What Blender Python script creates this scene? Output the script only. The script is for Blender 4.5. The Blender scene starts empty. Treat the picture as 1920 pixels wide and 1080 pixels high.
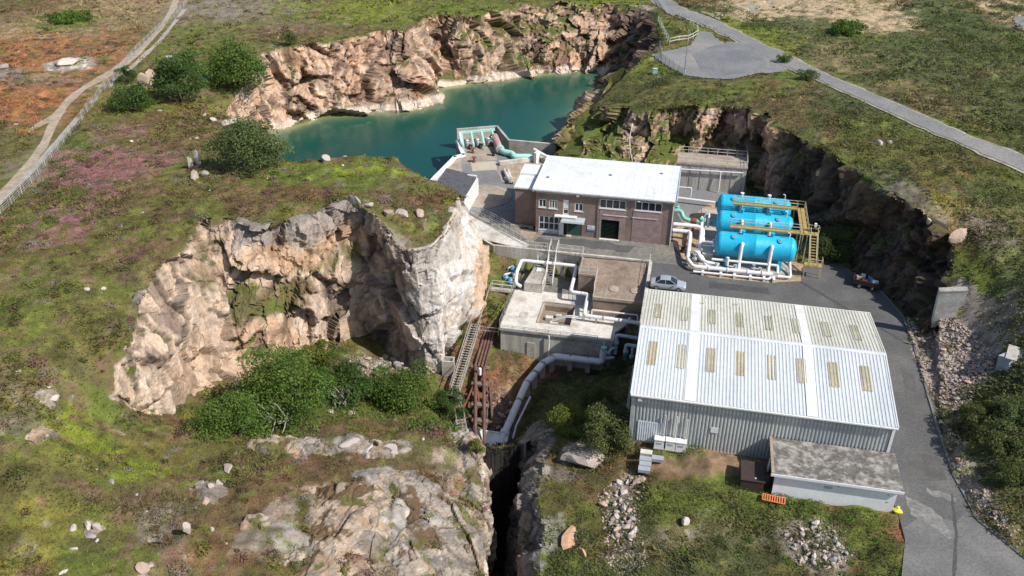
import bpy, math, random
import numpy as np
from mathutils import Vector, Matrix

random.seed(7); RNG = np.random.default_rng(11)
SC = bpy.context.scene
COL = SC.collection

# ------------------------------------------------------------------ camera, sky, sun, exposure
FPX, CAMH = 1650.0, 57.0
PITCH = math.atan(990 / FPX)
CP, SP = math.cos(PITCH), math.sin(PITCH)
cam_d = bpy.data.cameras.new('camera'); cam = bpy.data.objects.new('camera', cam_d); COL.objects.link(cam)
cam.location = (0, 0, CAMH); cam.rotation_euler = (math.pi / 2 - PITCH, 0, 0)
cam_d.sensor_width = 36; cam_d.lens = 36 * FPX / 1920; cam_d.clip_end = 6000; cam_d.clip_start = 0.5
SC.camera = cam
SUN_TO = Vector((0.87, -0.49, 0.0)).normalized(); SUN_EL = math.radians(45)
w = bpy.data.worlds.new('World'); SC.world = w; w.use_nodes = True
nt = w.node_tree; bg = nt.nodes['Background']
sky = nt.nodes.new('ShaderNodeTexSky'); sky.sky_type = 'NISHITA'; sky.sun_disc = False
sky.sun_elevation = SUN_EL; sky.sun_rotation = math.atan2(SUN_TO.x, SUN_TO.y)
nt.links.new(sky.outputs[0], bg.inputs[0]); bg.inputs[1].default_value = 0.10
sd = bpy.data.lights.new('sun', 'SUN'); sd.energy = 4.5; sd.angle = math.radians(0.5); sd.color = (1.0, 0.95, 0.88)
so = bpy.data.objects.new('sun', sd); COL.objects.link(so)
tow = Vector((SUN_TO.x * math.cos(SUN_EL), SUN_TO.y * math.cos(SUN_EL), math.sin(SUN_EL)))
so.rotation_euler = tow.to_track_quat('Z', 'Y').to_euler(); so.location = (60, 40, 120)
SC.view_settings.view_transform = 'Standard'; SC.view_settings.look = 'None'
SC.view_settings.gamma = 1; SC.view_settings.use_curve_mapping = False
SC.view_settings.exposure = 0.3

# ------------------------------------------------------------------ survey: sight lines of the photograph -> metres
def P(px, py, z=0.0):
    u = (px - 960) / FPX; v = (py - 540) / FPX
    t = (CAMH - z) / (SP + v * CP)
    return (t * u, t * (CP - v * SP), z)
SA = math.radians(-12.0); CA_, SA_ = math.cos(SA), math.sin(SA)
def to_site(p): return (p[0] * CA_ + p[1] * SA_, -p[0] * SA_ + p[1] * CA_, p[2])
def to_world(p): return (p[0] * CA_ - p[1] * SA_, p[0] * SA_ + p[1] * CA_, p[2])
def S(px, py, z=0.0): return to_site(P(px, py, z))

# ------------------------------------------------------------------ noise (numpy)
def _h(ix, iy, iz, s):
    ix = ix.astype(np.int64); iy = iy.astype(np.int64); iz = iz.astype(np.int64)
    n = (ix * 374761393 + iy * 668265263 + iz * 2147483647 + s * 974634777) & 0xffffffff
    n = ((n ^ (n >> 13)) * 1274126177) & 0xffffffff
    n = ((n ^ (n >> 16)) * 2246822519) & 0xffffffff
    n = n ^ (n >> 15)
    return (n & 0xffffff) / float(0x1000000)
def vnoise(p, s=0):
    f = np.floor(p); d = p - f; d = d * d * (3 - 2 * d)
    x, y, z = f[:, 0], f[:, 1], f[:, 2]; dx, dy, dz = d[:, 0], d[:, 1], d[:, 2]
    def g(a, b, c): return _h(x + a, y + b, z + c, s)
    c00 = g(0,0,0)*(1-dx)+g(1,0,0)*dx; c10 = g(0,1,0)*(1-dx)+g(1,1,0)*dx
    c01 = g(0,0,1)*(1-dx)+g(1,0,1)*dx; c11 = g(0,1,1)*(1-dx)+g(1,1,1)*dx
    return (c00*(1-dy)+c10*dy)*(1-dz)+(c01*(1-dy)+c11*dy)*dz
def fbm(p, sc, oct=4, s=0, gain=.5):
    r = np.zeros(len(p)); a = 1; t = 0; q = np.asarray(p, float) / sc
    for i in range(oct):
        r += a * vnoise(q + 17.3 * i, s + i); t += a; a *= gain; q = q * 2.03
    return r / t
def worley(p, s=0):
    f = np.floor(p); n = len(p)
    d1 = np.full(n, 9.); d2 = np.full(n, 9.); idv = np.zeros(n); off = np.zeros((n, 3))
    for a in (-1, 0, 1):
        for b in (-1, 0, 1):
            for c in (-1, 0, 1):
                x, y, z = f[:, 0] + a, f[:, 1] + b, f[:, 2] + c
                r1, r2, r3 = _h(x, y, z, s), _h(x, y, z, s + 1), _h(x, y, z, s + 2)
                dx = x + r1 - p[:, 0]; dy = y + r2 - p[:, 1]; dz = z + r3 - p[:, 2]
                d = np.maximum(np.maximum(abs(dx), abs(dy)), abs(dz)) * .5 + .5 * np.sqrt(dx*dx+dy*dy+dz*dz)
                m = d < d1
                d2 = np.where(m, d1, np.minimum(d2, d)); d1 = np.where(m, d, d1)
                idv = np.where(m, _h(x, y, z, s + 5), idv)
                off[m] = np.stack([dx, dy, dz], 1)[m]
    return d1, d2, idv, off
def sstep(a, b, x):
    t = np.clip((x - a) / (b - a), 0, 1); return t * t * (3 - 2 * t)

# ------------------------------------------------------------------ materials
MATS = {}
def newmat(name):
    m = bpy.data.materials.new(name); m.use_nodes = True
    b = m.node_tree.nodes['Principled BSDF']; return m, m.node_tree, b
def N(nt, t, **k):
    n = nt.nodes.new(t)
    for a, v in k.items():
        if hasattr(n, a): setattr(n, a, v)
        else: n.inputs[a].default_value = v
    return n
def mixrgb(nt, fac, a, b, mode='MIX'):
    n = nt.nodes.new('ShaderNodeMix'); n.data_type = 'RGBA'; n.blend_type = mode
    for i, v in ((0, fac), (6, a), (7, b)):
        if hasattr(v, 'links') or isinstance(v, bpy.types.NodeSocket): nt.links.new(v, n.inputs[i])
        else: n.inputs[i].default_value = v if i == 0 else (*v[:3], 1)
    return n.outputs[2]
def ramp(nt, src, lo, hi):
    n = nt.nodes.new('ShaderNodeMapRange'); n.inputs[1].default_value = lo; n.inputs[2].default_value = hi
    nt.links.new(src, n.inputs[0]); return n.outputs[0]
def noise(nt, co, scale, detail=4, rough=.6, stretch=None):
    if stretch:
        mp = nt.nodes.new('ShaderNodeMapping'); mp.inputs[3].default_value = stretch
        nt.links.new(co, mp.inputs[0]); co = mp.outputs[0]
    n = nt.nodes.new('ShaderNodeTexNoise'); n.inputs['Scale'].default_value = scale
    n.inputs['Detail'].default_value = detail; n.inputs['Roughness'].default_value = rough
    nt.links.new(co, n.inputs['Vector']); return n.outputs[0]
def mat(name, c, rough=.7, metal=0., c2=None, sc=.6, lo=.4, hi=.65, fine=6., famt=.25, bump=0., stretch=None, spec=None):
    """base colour, a second colour in large weathered patches, fine grain, optional bump"""
    m, nt, b = newmat(name)
    co = nt.nodes.new('ShaderNodeTexCoord').outputs['Object']
    col = None
    if c2 is not None:
        col = mixrgb(nt, ramp(nt, noise(nt, co, sc, 5, .65, stretch), lo, hi), c, c2)
    f = ramp(nt, noise(nt, co, fine, 3), .3, .7)
    dark = mixrgb(nt, f, (1 - famt,) * 3, (1 + famt * .5,) * 3)
    out = mixrgb(nt, 1.0, col if col is not None else c, dark, 'MULTIPLY')
    nt.links.new(out, b.inputs['Base Color'])
    b.inputs['Roughness'].default_value = rough; b.inputs['Metallic'].default_value = metal
    if spec is not None: b.inputs['Specular IOR Level'].default_value = spec
    if bump:
        bp = nt.nodes.new('ShaderNodeBump'); bp.inputs['Distance'].default_value = bump
        bp.inputs['Strength'].default_value = .8
        nt.links.new(noise(nt, co, fine, 5, .7), bp.inputs['Height']); nt.links.new(bp.outputs[0], b.inputs['Normal'])
    MATS[name] = m; return m
def attrmat(name, rough=.9, lo=.62, hi=1.3, s1=1.3, s2=7., bump=.12, bs=2.5, spec=.2, translucent=0):
    m, nt, b = newmat(name)
    co = nt.nodes.new('ShaderNodeTexCoord').outputs['Object']
    at = nt.nodes.new('ShaderNodeAttribute'); at.attribute_name = 'col'
    f = ramp(nt, noise(nt, co, s1, 6, .7), .3, .7)
    v = mixrgb(nt, f, (lo,) * 3, (hi,) * 3)
    f2 = ramp(nt, noise(nt, co, s2, 3, .6), .3, .7)
    v2 = mixrgb(nt, f2, (.8,) * 3, (1.15,) * 3)
    o = mixrgb(nt, 1., mixrgb(nt, 1., at.outputs['Color'], v, 'MULTIPLY'), v2, 'MULTIPLY')
    nt.links.new(o, b.inputs['Base Color']); b.inputs['Roughness'].default_value = rough
    b.inputs['Specular IOR Level'].default_value = spec
    if bump:
        bp = nt.nodes.new('ShaderNodeBump'); bp.inputs['Distance'].default_value = bump; bp.inputs['Strength'].default_value = 1.
        nt.links.new(noise(nt, co, bs, 7, .72), bp.inputs['Height']); nt.links.new(bp.outputs[0], b.inputs['Normal'])
    MATS[name] = m; return m

# ------------------------------------------------------------------ mesh helpers
def npmesh(name, V, F, cols=None, smooth=False):
    """V (n,3), F (m,k) arrays -> mesh data"""
    me = bpy.data.meshes.new(name)
    V = np.ascontiguousarray(V, np.float32); F = np.ascontiguousarray(F, np.int32)
    me.vertices.add(len(V)); me.vertices.foreach_set('co', V.ravel())
    k = F.shape[1]; me.loops.add(F.size); me.loops.foreach_set('vertex_index', F.ravel())
    me.polygons.add(len(F)); me.polygons.foreach_set('loop_start', np.arange(0, F.size, k, dtype=np.int32))
    me.polygons.foreach_set('use_smooth', np.full(len(F), smooth))
    if cols is not None:
        a = me.color_attributes.new('col', 'FLOAT_COLOR', 'POINT')
        c = np.ones((len(V), 4), np.float32); c[:, :3] = cols; a.data.foreach_set('color', c.ravel())
    me.update(calc_edges=True); me.validate(); return me
def link(name, me, m=None, parent=None, loc=(0, 0, 0)):
    o = bpy.data.objects.new(name, me); COL.objects.link(o); o.location = loc
    if parent is not None: o.parent = parent
    if m is not None and me is not None:
        me.materials.clear(); me.materials.append(MATS[m] if isinstance(m, str) else m)
    return o
def tag(o, label=None, cat=None, group=None, kind=None):
    for k, v in (('label', label), ('category', cat), ('group', group), ('kind', kind)):
        if v: o[k] = v
    return o

class MB:
    def __init__(s): s.v = []; s.f = []
    def add(s, vs, fs):
        n = len(s.v); s.v += [tuple(map(float, q)) for q in vs]; s.f += [tuple(i + n for i in q) for q in fs]; return s
    def box(s, x0, x1, y0, y1, z0, z1):
        return s.add([(x0,y0,z0),(x1,y0,z0),(x1,y1,z0),(x0,y1,z0),(x0,y0,z1),(x1,y0,z1),(x1,y1,z1),(x0,y1,z1)],
                     [(3,2,1,0),(4,5,6,7),(0,1,5,4),(1,2,6,5),(2,3,7,6),(3,0,4,7)])
    def hexa(s, b, t):      # bottom quad, top quad
        return s.add(list(b) + list(t), [(3,2,1,0),(4,5,6,7),(0,1,5,4),(1,2,6,5),(2,3,7,6),(3,0,4,7)])
    def bar(s, a, b, w, h=None):  # square bar between two points
        h = h or w; a = Vector(a); b = Vector(b); d = (b - a).normalized()
        up = Vector((0,0,1)) if abs(d.z) < .95 else Vector((0,1,0))
        x = d.cross(up).normalized() * w / 2; y = x.cross(d).normalized() * h / 2
        return s.hexa([a-x-y, a+x-y, b+x-y, b-x-y], [a-x+y, a+x+y, b+x+y, b-x+y])
    def tube(s, pts, r, n=10, cap=True, R=None):
        pts = [Vector(p) for p in pts]
        if R:
            q = [pts[0]]
            for i in range(1, len(pts) - 1):
                a, b, c = pts[i-1], pts[i], pts[i+1]
                rr = min(R, (a-b).length * .48, (c-b).length * .48)
                p0 = b + (a-b).normalized() * rr; p1 = b + (c-b).normalized() * rr
                for k in range(7):
                    t = k / 6; q.append(p0 * (1-t)**2 + b * 2*t*(1-t) + p1 * t*t)
            q.append(pts[-1]); pts = q
        rs = r if isinstance(r, (list, tuple)) else [r] * len(pts)
        V = []; ref = None
        for i, p in enumerate(pts):
            d = (pts[min(i+1, len(pts)-1)] - pts[max(i-1, 0)]).normalized()
            if ref is None: ref = d.orthogonal().normalized()
            ref = (ref - d * ref.dot(d)).normalized(); e = d.cross(ref)
            for k in range(n):
                a = 2*math.pi*k/n; V.append(p + (ref*math.cos(a) + e*math.sin(a)) * rs[i])
        F = []
        for i in range(len(pts)-1):
            for k in range(n):
                F.append((i*n+k, i*n+(k+1)%n, (i+1)*n+(k+1)%n, (i+1)*n+k))
        if cap: F.append(tuple(range(n-1, -1, -1))); F.append(tuple(range((len(pts)-1)*n, len(pts)*n)))
        return s.add(V, F)
    def lathe(s, c, axis, prof, n=20):   # prof: (along, radius)
        c = Vector(c); ax = Vector(axis).normalized()
        return s.tube([c + ax*p[0] for p in prof], [max(p[1], 1e-3) for p in prof], n)
    def prism(s, poly, z0, z1):
        n = len(poly)
        zt = z1 if isinstance(z1, (list, tuple)) else [z1]*n
        V = [(p[0], p[1], z0) for p in poly] + [(p[0], p[1], zt[i]) for i, p in enumerate(poly)]
        ar = sum(poly[i][0]*poly[(i+1)%n][1]-poly[(i+1)%n][0]*poly[i][1] for i in range(n))
        F = [tuple(range(n-1,-1,-1)), tuple(range(n, 2*n))] + [(i, (i+1)%n, n+(i+1)%n, n+i) for i in range(n)]
        if ar < 0: F = [tuple(reversed(f)) for f in F]
        return s.add(V, F)
    def mesh(s, name, off=(0,0,0), smooth=True, ang=38):
        me = bpy.data.meshes.new(name)
        me.from_pydata([(p[0]-off[0], p[1]-off[1], p[2]-off[2]) for p in s.v], [], s.f); me.update()
        if smooth:
            me.polygons.foreach_set('use_smooth', [True]*len(me.polygons)); me.set_sharp_from_angle(angle=math.radians(ang))
        return me

class Thing:
    """an Empty at the thing's base; parts are given in site metres"""
    def __init__(s, name, label, cat, loc, group=None, kind=None, rot=0.0, local=False):
        s.o = bpy.data.objects.new(name, None); COL.objects.link(s.o)
        s.loc = loc; s.o.location = to_world(loc); s.o.rotation_euler = (0, 0, SA + rot); s.off = (0,0,0) if local else loc
        s.o.empty_display_size = .3
        tag(s.o, label, cat, group, kind)
    def part(s, name, mb, m, parent=None, label=None, smooth=True, kind=None):
        o = link(name, mb.mesh(name, s.off, smooth), m, parent or s.o)
        if label: o['label'] = label
        if kind: o['kind'] = kind
        return o
    def inst(s, name, me, m, loc=(0,0,0), parent=None):
        o = bpy.data.objects.new(name, me); COL.objects.link(o); o.parent = parent or s.o; o.location = loc
        if len(me.materials) == 0: me.materials.append(MATS[m])
        return o
def single(name, label, cat, mb, m, loc, group=None, kind=None, smooth=True):
    o = link(name, mb.mesh(name, loc, smooth), m, None, to_world(loc)); o.rotation_euler = (0,0,SA)
    return tag(o, label, cat, group, kind)
def setting(name, mb, m, smooth=False):     # a piece of the setting given in site metres
    o = link(name, mb.mesh(name, (0,0,0), smooth), m); o.rotation_euler = (0,0,SA); o['kind'] = 'structure'; return o
def settingw(name, mb, m):                  # the same in world metres
    o = link(name, mb.mesh(name, (0,0,0), False), m); o['kind'] = 'structure'; return o
# ------------------------------------------------------------------ terrain: two smooth levels joined by rock faces
# rock faces: columns running from the rim (px, py, z) down to the foot
AMPH = [  # quarry bay on the left, from its near left end round to the pale buttress
 [(258,776,3.),(264,778,2.5),(268,780,2.0)],
 [(205,750,5.6),(238,768,2.8),(285,783,0)],
 [(207,692,7.4),(255,730,3.8),(300,781,-.7)],
 [(247,640,8),(290,700,4.5),(325,776,-1.2)],
 [(263,575,9.3),(305,660,5),(350,762,-1.8)],
 [(291,515,10.3),(335,600,5.6),(375,742,-2.2)],
 [(333,464,11),(375,545,6),(412,728,-2.6)],
 [(379,413,11.5),(425,560,4.6),(455,712,-2.8)],
 [(430,410,11.5),(472,560,4.4),(502,700,-3.4)],
 [(485,427,11.5),(520,555,4.2),(545,690,-4.2)],
 [(560,412,11.5),(574,540,4.0),(585,668,-5.2)],
 [(652,378,11.5),(634,515,3.4),(640,640,-6.2)],
 [(700,404,11.3),(684,520,2.4),(686,632,-7.0)],
 [(719,424,10.8),(714,535,1.2),(716,638,-7.4)],
 [(740,456,9.5),(744,555,1.0),(754,658,-7.8)],
 [(754,470,9.1),(768,575,1.0),(782,680,-8)],
 [(775,472,9.1),(790,590,0.6),(799,695,-8)],
 [(810,464,9.2),(822,580,1.0),(828,697,-8.2)],
 [(838,440,9.5),(846,560,1.5),(840,650,-6.6)],
 [(851,400,9.8),(872,520,1.6),(868,606,-5)],
 [(857,378,9.8),(892,480,2.6),(897,590,-4)],
 [(864,372,9.3),(900,470,2.4),(908,560,-3)],
 [(868,377,8.),(903,462,1.8),(911,510,-2)],
 [(874,386,5),(896,440,.8),(903,474,-.4)]]
LAKE = [
 [(425,222,6.5),(470,232,2),(508,250,-4)],
 [(452,160,9),(470,190,4),(500,246,-4)],
 [(472,113,9),(490,175,2),(512,244,-4)],
 [(500,95,9),(520,165,2),(545,238,-4)],
 [(560,85,9),(580,150,2.4),(602,222,-4)],
 [(640,75,8.5),(660,150,1.5),(682,212,-4)],
 [(720,55,8.5),(732,130,2),(742,208,-4)],
 [(762,60,8.5),(778,135,2),(792,203,-4)],
 [(800,30,8.5),(806,110,2.2),(816,193,-4)],
 [(832,22,8.5),(828,95,2),(822,166,-4)],
 [(855,40,8.2),(858,100,2.4),(862,160,-4)],
 [(900,30,8),(908,90,2.4),(920,152,-4)],
 [(960,6,8),(968,80,2.2),(980,143,-4)],
 [(1060,2,8),(1060,80,2),(1060,137,-4)],
 [(1128,6,8),(1120,80,2),(1112,133,-4)],
 [(1150,8,8),(1140,85,1),(1128,140,-4)],
 [(1196,16,8.3),(1165,90,1),(1140,150,-4)],
 [(1232,30,9),(1190,100,1.5),(1146,157,-4)],
 [(1236,88,9),(1185,130,2),(1140,166,-4)],
 [(1185,128,8.2),(1150,152,2),(1120,178,-4)],
 [(1145,150,6),(1125,172,1),(1108,192,-4)],
 [(1108,198,3.6),(1098,206,0),(1090,220,-4)],
 [(1080,228,2),(1072,242,-1),(1062,268,-4)],
 [(1050,272,.6),(1046,280,-1),(1040,296,-4)]]
RIGHT = [
 [(1050,272,.6),(1046,282,-.4),(1042,292,-1)],
 [(1080,228,2),(1072,262,.6),(1062,296,-.3)],
 [(1108,202,3.8),(1100,250,1.6),(1092,302,0)],
 [(1150,199,6),(1146,250,2.6),(1142,306,0)],
 [(1200,204,7.2),(1200,258,3),(1200,307,0)],
 [(1245,203,8),(1243,256,3.4),(1242,311,0)],
 [(1290,200,8.5),(1295,255,3.8),(1300,308,0)],
 [(1345,198,9),(1348,256,4),(1350,312,0)],
 [(1400,200,9.5),(1404,262,4.4),(1406,332,0)],
 [(1440,222,9.8),(1436,292,4.5),(1432,366,0)],
 [(1480,250,10),(1470,325,4.6),(1462,402,0)],
 [(1560,290,10.5),(1542,370,4.6),(1522,456,0)],
 [(1640,345,10.5),(1618,420,4.6),(1592,502,0)],
 [(1720,395,10),(1692,468,4.4),(1662,547,0)],
 [(1790,450,8.5),(1748,510,3.8),(1702,587,0)],
 [(1782,520,6),(1755,566,2.6),(1727,622,0)],
 [(1762,600,2.4),(1752,622,1),(1742,655,.1)]]
TRL = [   # left bank of the narrow cutting
 [(868,806,-.4),(880,812,-3),(888,825,-9)],
 [(884,822,-.6),(898,845,-5),(905,880,-12)],
 [(897,862,-.8),(905,892,-6),(912,930,-15)],
 [(905,910,-1),(910,950,-7),(915,1000,-16)],
 [(907,960,-1.2),(911,1005,-7),(916,1060,-16)],
 [(908,1020,-1.4),(911,1075,-7),(917,1130,-16)],
 [(908,1100,-1.6),(911,1150,-7),(916,1210,-16)],
 [(907,1190,-1.6),(910,1260,-7),(916,1330,-16)]]
TRR = [   # right bank
 [(1003,822,-5),(985,835,-9),(968,850,-13)],
 [(1030,842,-3),(1000,862,-7),(968,905,-15)],
 [(1016,880,-2.6),(985,905,-6),(960,960,-16)],
 [(1006,925,-2.6),(982,950,-6),(960,1010,-16)],
 [(1012,965,-2.5),(985,985,-6),(960,1050,-16)],
 [(1022,1010,-2.5),(988,1035,-6),(960,1100,-16)],
 [(1008,1070,-2.6),(980,1100,-6),(957,1170,-16)],
 [(1000,1180,-2.6),(975,1230,-7),(955,1310,-16)]]
W3 = lambda L: [P(*q) for q in L]
def rim(cols): return [P(*c[0]) for c in cols]
def foot(cols): return [P(*c[-1]) for c in cols]

PLATEAU_BACK = [(808,342,10),(775,316,10.5),(740,294,10.5),(640,297,10.5),(540,303,10.5),(485,300,10),(445,245,8)]
FORE_RIM = [(268,780,2),(300,795,1.6),(380,812,1),(500,824,.6),(600,814,.2),(700,816,0),(800,812,-.1)]
ROAD_EDGE = [(1762,760,.15),(1795,880,.15),(1840,970,.15),(1925,1040,.15),(2100,1150,.15),(2400,1330,0)]
pit = rim(LAKE[:20]) + rim(RIGHT)[2:] + W3(ROAD_EDGE) + [P(2400,2000,0), P(600,2000,0)] + rim(TRL)[::-1] + W3(FORE_RIM)[::-1] + rim(AMPH)
pit += W3(PLATEAU_BACK)
PIT = np.array([(p[0], p[1]) for p in pit])
lakep = foot(LAKE) + [P(1040,291,0), P(956,283,0), P(934,254,0), P(851,256,0), P(866,289,0), P(854,291,0), P(804,345,0)] + [P(775,316,10.5), P(740,294,10.5), P(640,297,10.5), P(540,303,10.5), P(485,300,10), P(445,245,8)]
LAKEP = np.array([(p[0], p[1]) for p in lakep])
YARD = np.array([P(*q)[:2] for q in [(862,410),(968,424),(1000,380),(1260,380),(1290,440),(1482,470),(1500,500),(1545,488),(1600,506),(1650,545),(1692,592),(1712,645),(1734,720),(1757,800),(1790,895),(1834,976),(1920,1046),(2060,1130),(2060,1300),(1690,1300),(1691,1075),(1697,1012),(1684,962),(1640,860),(1400,700),(1225,650),(1216,560),(1214,492),(1088,481),(984,466),(905,448)]])
DECKP = np.array([P(*q)[:2] for q in [(807,346),(856,294),(869,292),(857,262),(930,259),(952,286),(1038,293),(1060,300),(1400,335),(1400,480),(1000,400),(968,424),(862,412)]])
trl, trr = rim(TRL), rim(TRR)
SLOT = np.array([(p[0], p[1]) for p in trl] + [(p[0], p[1]) for p in trr[::-1]])

def inside(poly, X, Y):
    r = np.zeros(X.shape, bool); n = len(poly); j = n - 1
    for i in range(n):
        xi, yi = poly[i]; xj, yj = poly[j]
        c = (yi > Y) != (yj > Y)
        r ^= c & (X < (xj - xi) * (Y - yi) / (yj - yi + 1e-12) + xi); j = i
    return r
def pdist(poly, X, Y, closed=True):
    d = np.full(X.shape, 1e9); n = len(poly)
    for i in range(n if closed else n - 1):
        ax, ay = poly[i]; bx, by = poly[(i+1) % n]; ex, ey = bx-ax, by-ay
        t = np.clip(((X-ax)*ex + (Y-ay)*ey) / (ex*ex+ey*ey+1e-9), 0, 1)
        d = np.minimum(d, np.hypot(X-ax-t*ex, Y-ay-t*ey))
    return d
def rbf(pts):
    q = {}
    for p in pts: q[(round(p[0], 1), round(p[1], 1))] = p[2]
    XY = np.array(list(q.keys())); z = np.array(list(q.values()))
    K = -np.hypot(XY[:,None,0]-XY[None,:,0], XY[:,None,1]-XY[None,:,1])
    K += np.eye(len(z)) * .5
    n = len(z); M = np.ones((n+1, n+1)); M[:n,:n] = K; M[n,n] = 0
    s = np.linalg.solve(M, np.append(z, 0))
    def f(X, Y):
        sh = X.shape; X = X.ravel(); Y = Y.ravel(); o = np.empty(len(X))
        for i in range(0, len(X), 20000):
            sl = slice(i, i+20000)
            o[sl] = -np.hypot(X[sl,None]-XY[None,:,0], Y[sl,None]-XY[None,:,1]) @ s[:n] + s[n]
        return o.reshape(sh)
    return f
HI = [(0,0,8),(160,0,8),(330,12,8),(0,150,9),(0,290,9.7),(0,400,10),(100,350,10.5),(200,170,9.5),(300,210,9.5),(250,120,8.8),(200,300,11),(200,400,11.4),(380,180,9.6),(430,330,11),(300,330,11.3),(600,340,11.3),(700,330,11.2),(800,380,10.4),(650,360,11.5),(500,390,11.8),(800,425,9.8),
 (150,480,11.6),(60,560,11.8),(130,610,10.2),(0,680,11.2),(100,720,9),(190,790,4.6),(240,830,3.4),(100,860,6.6),(0,850,8.6),(100,960,5.8),(0,1080,6),(0,1250,5),(250,930,4),(300,1080,4),(420,870,1.6),(500,950,2.2),(600,880,1),(600,1080,2.4),(700,900,1.2),(800,880,.3),(820,1000,.2),(860,930,-.4),(600,1300,2),
 (600,30,8.3),(900,5,8),(1100,-20,8),(500,40,8.3),
 (1280,20,9.2),(1300,90,9),(1340,140,9),(1450,130,9.4),(1250,150,8.6),(1400,60,9.6),(1500,100,10),(1600,165,10.4),(1700,215,10.8),(1800,260,11.2),(1920,315,11.6),(1500,200,9.9),(1600,260,10.5),(1700,330,10.8),(1800,400,10.2),(1880,400,10.6),(2050,420,11),
 (1700,60,10.2),(1920,0,10),(1920,150,11.4),(1500,0,9.6),(2200,100,11),(1850,480,8.6),(1920,520,8.6),(1860,560,5.6),(1920,610,6.4),(2100,600,8),(1800,600,3),(1850,650,3),(1790,680,1.2),(1930,700,4.6),(1890,690,3.6),(1760,680,.7),(1800,760,1.0),(1900,800,2.6),(1850,850,1.3),(1920,920,1.8),(1900,990,.8),(2100,900,4),(2300,1000,4)]
highpts = W3(HI) + rim(AMPH) + rim(LAKE[:20]) + rim(RIGHT)[2:] + W3(PLATEAU_BACK) + W3(FORE_RIM) + W3(ROAD_EDGE) + rim(TRL)
highpts += [(-300,400,9),(0,500,9),(300,400,11),(-600,1500,10),(600,1500,12),(0,3000,10),(-120,60,10),(-150,120,11),(120,60,6),(150,130,11),(0,20,0),(-60,20,4),(60,20,0)]
LO = [(900,330,0),(950,300,0),(1000,300,0),(860,400,-.3),(1100,400,0),(1256,460,0),(1500,510,0),(1640,560,0),(1700,700,0),(1750,850,0),(1800,1000,0),(1300,540,0),(1400,650,0),(1600,800,0),(1250,700,0),(1560,640,0),
 (930,482,-1.6),(905,490,-1.2),(920,540,-3.2),(880,610,-5.2),(850,620,-6.2),(835,665,-7.6),(850,720,-9),(900,660,-6.8),(895,720,-9),(935,640,-6.6),(960,680,-7.4),(960,740,-9.3),(900,790,-11.5),(935,800,-12),(935,845,-13.5),(985,790,-10.2),
 (1060,690,-8.2),(1050,760,-6.6),(1100,680,-7.2),(1160,690,-5.6),(1180,720,-2.6),(1180,800,-1.0),(1100,800,-3.2),(1020,790,-6.4),(1050,850,-3),(1110,860,-2),(1188,850,-.5),
 (1250,855,0),(1300,890,0),(1380,870,0),(1200,900,-.5),(1160,950,-1),(1080,900,-1.6),(1050,1000,-2.2),(1040,1060,-2.5),(1300,960,-.4),(1400,1000,-.6),(1200,1060,-1.6),(1500,1070,-.8),(1450,940,-.1),(1600,1000,-.1),(1680,1000,0),(1690,1070,0),(1300,1200,-1.5),(1100,1200,-2.4),
 (640,655,-6.4),(580,685,-5.2),(500,710,-4),(400,745,-2.8),(320,782,-.6),(400,812,-2.6),(500,810,-4),(700,700,-7.4),(760,700,-8.2),(700,770,-7.2),(800,770,-8.6),(560,770,-5.4),(640,790,-3.2),(830,790,-9.6),(870,780,-10.8)]
highF = rbf(highpts)
lowF = rbf(W3(LO) + foot(AMPH) + foot(RIGHT) + rim(TRR) + foot(LAKE) + [P(880,830,-11)])
def H0(X, Y):
    X = np.asarray(X, float); Y = np.asarray(Y, float)
    hi = highF(X, Y); inp = inside(PIT, X, Y)
    z = np.where(inp, lowF(X, Y), hi)
    z = np.where(inside(LAKEP, X, Y), -9.0, z)
    z = np.where(inside(SLOT, X, Y), np.minimum(z, np.maximum(-17.0, -12.6-(76-Y)*1.8)), z)
    return z
# the concrete works sit in a sunken court; floors flattened there and in the yard
def sx(X, Y): return X * CA_ + Y * SA_, -X * SA_ + Y * CA_
ROADL = [(1225,-30),(1262,0),(1330,28),(1400,62),(1470,98),(1540,132),(1620,170),(1700,208),(1780,248),(1850,278),(1925,312),(2100,395)]
PATHL = [(335,-25),(322,10),(300,48),(262,92),(205,140),(150,175),(118,210),(100,245),(85,285),(55,330),(15,375),(-40,425)]
ROADS = [(np.array([P(a, b, 9.6+a/1000.)[:2] for a, b in ROADL]), 2.8), (np.array([P(a, b, 9.)[:2] for a, b in PATHL]), 2.0)]
PADL = [(1222,98),(1262,92),(1296,84),(1312,60),(1330,62),(1350,80),(1400,84),(1440,96),(1448,112),(1482,132),(1470,138),(1420,140),(1370,148),(1330,145),(1285,138),(1250,118)]
PAD = np.array([P(a, b, 9.2)[:2] for a, b in PADL])
OUTL = [(-6.0,88.2,-6.2),(-13.3,88.2,-6.3),(-14.7,87.0,-6.8),(-16.1,84.3,-7.9),(-17.75,77.2,-11.5)]
ROCKY = np.array([P(a, b, 1.)[:2] for a, b in [(560,905),(680,880),(800,895),(880,815),(900,860),(905,1010),(904,1140),(600,1140),(510,1060)]])
FLAT = [(YARD, -.07), (DECKP, -.07)]
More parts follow.
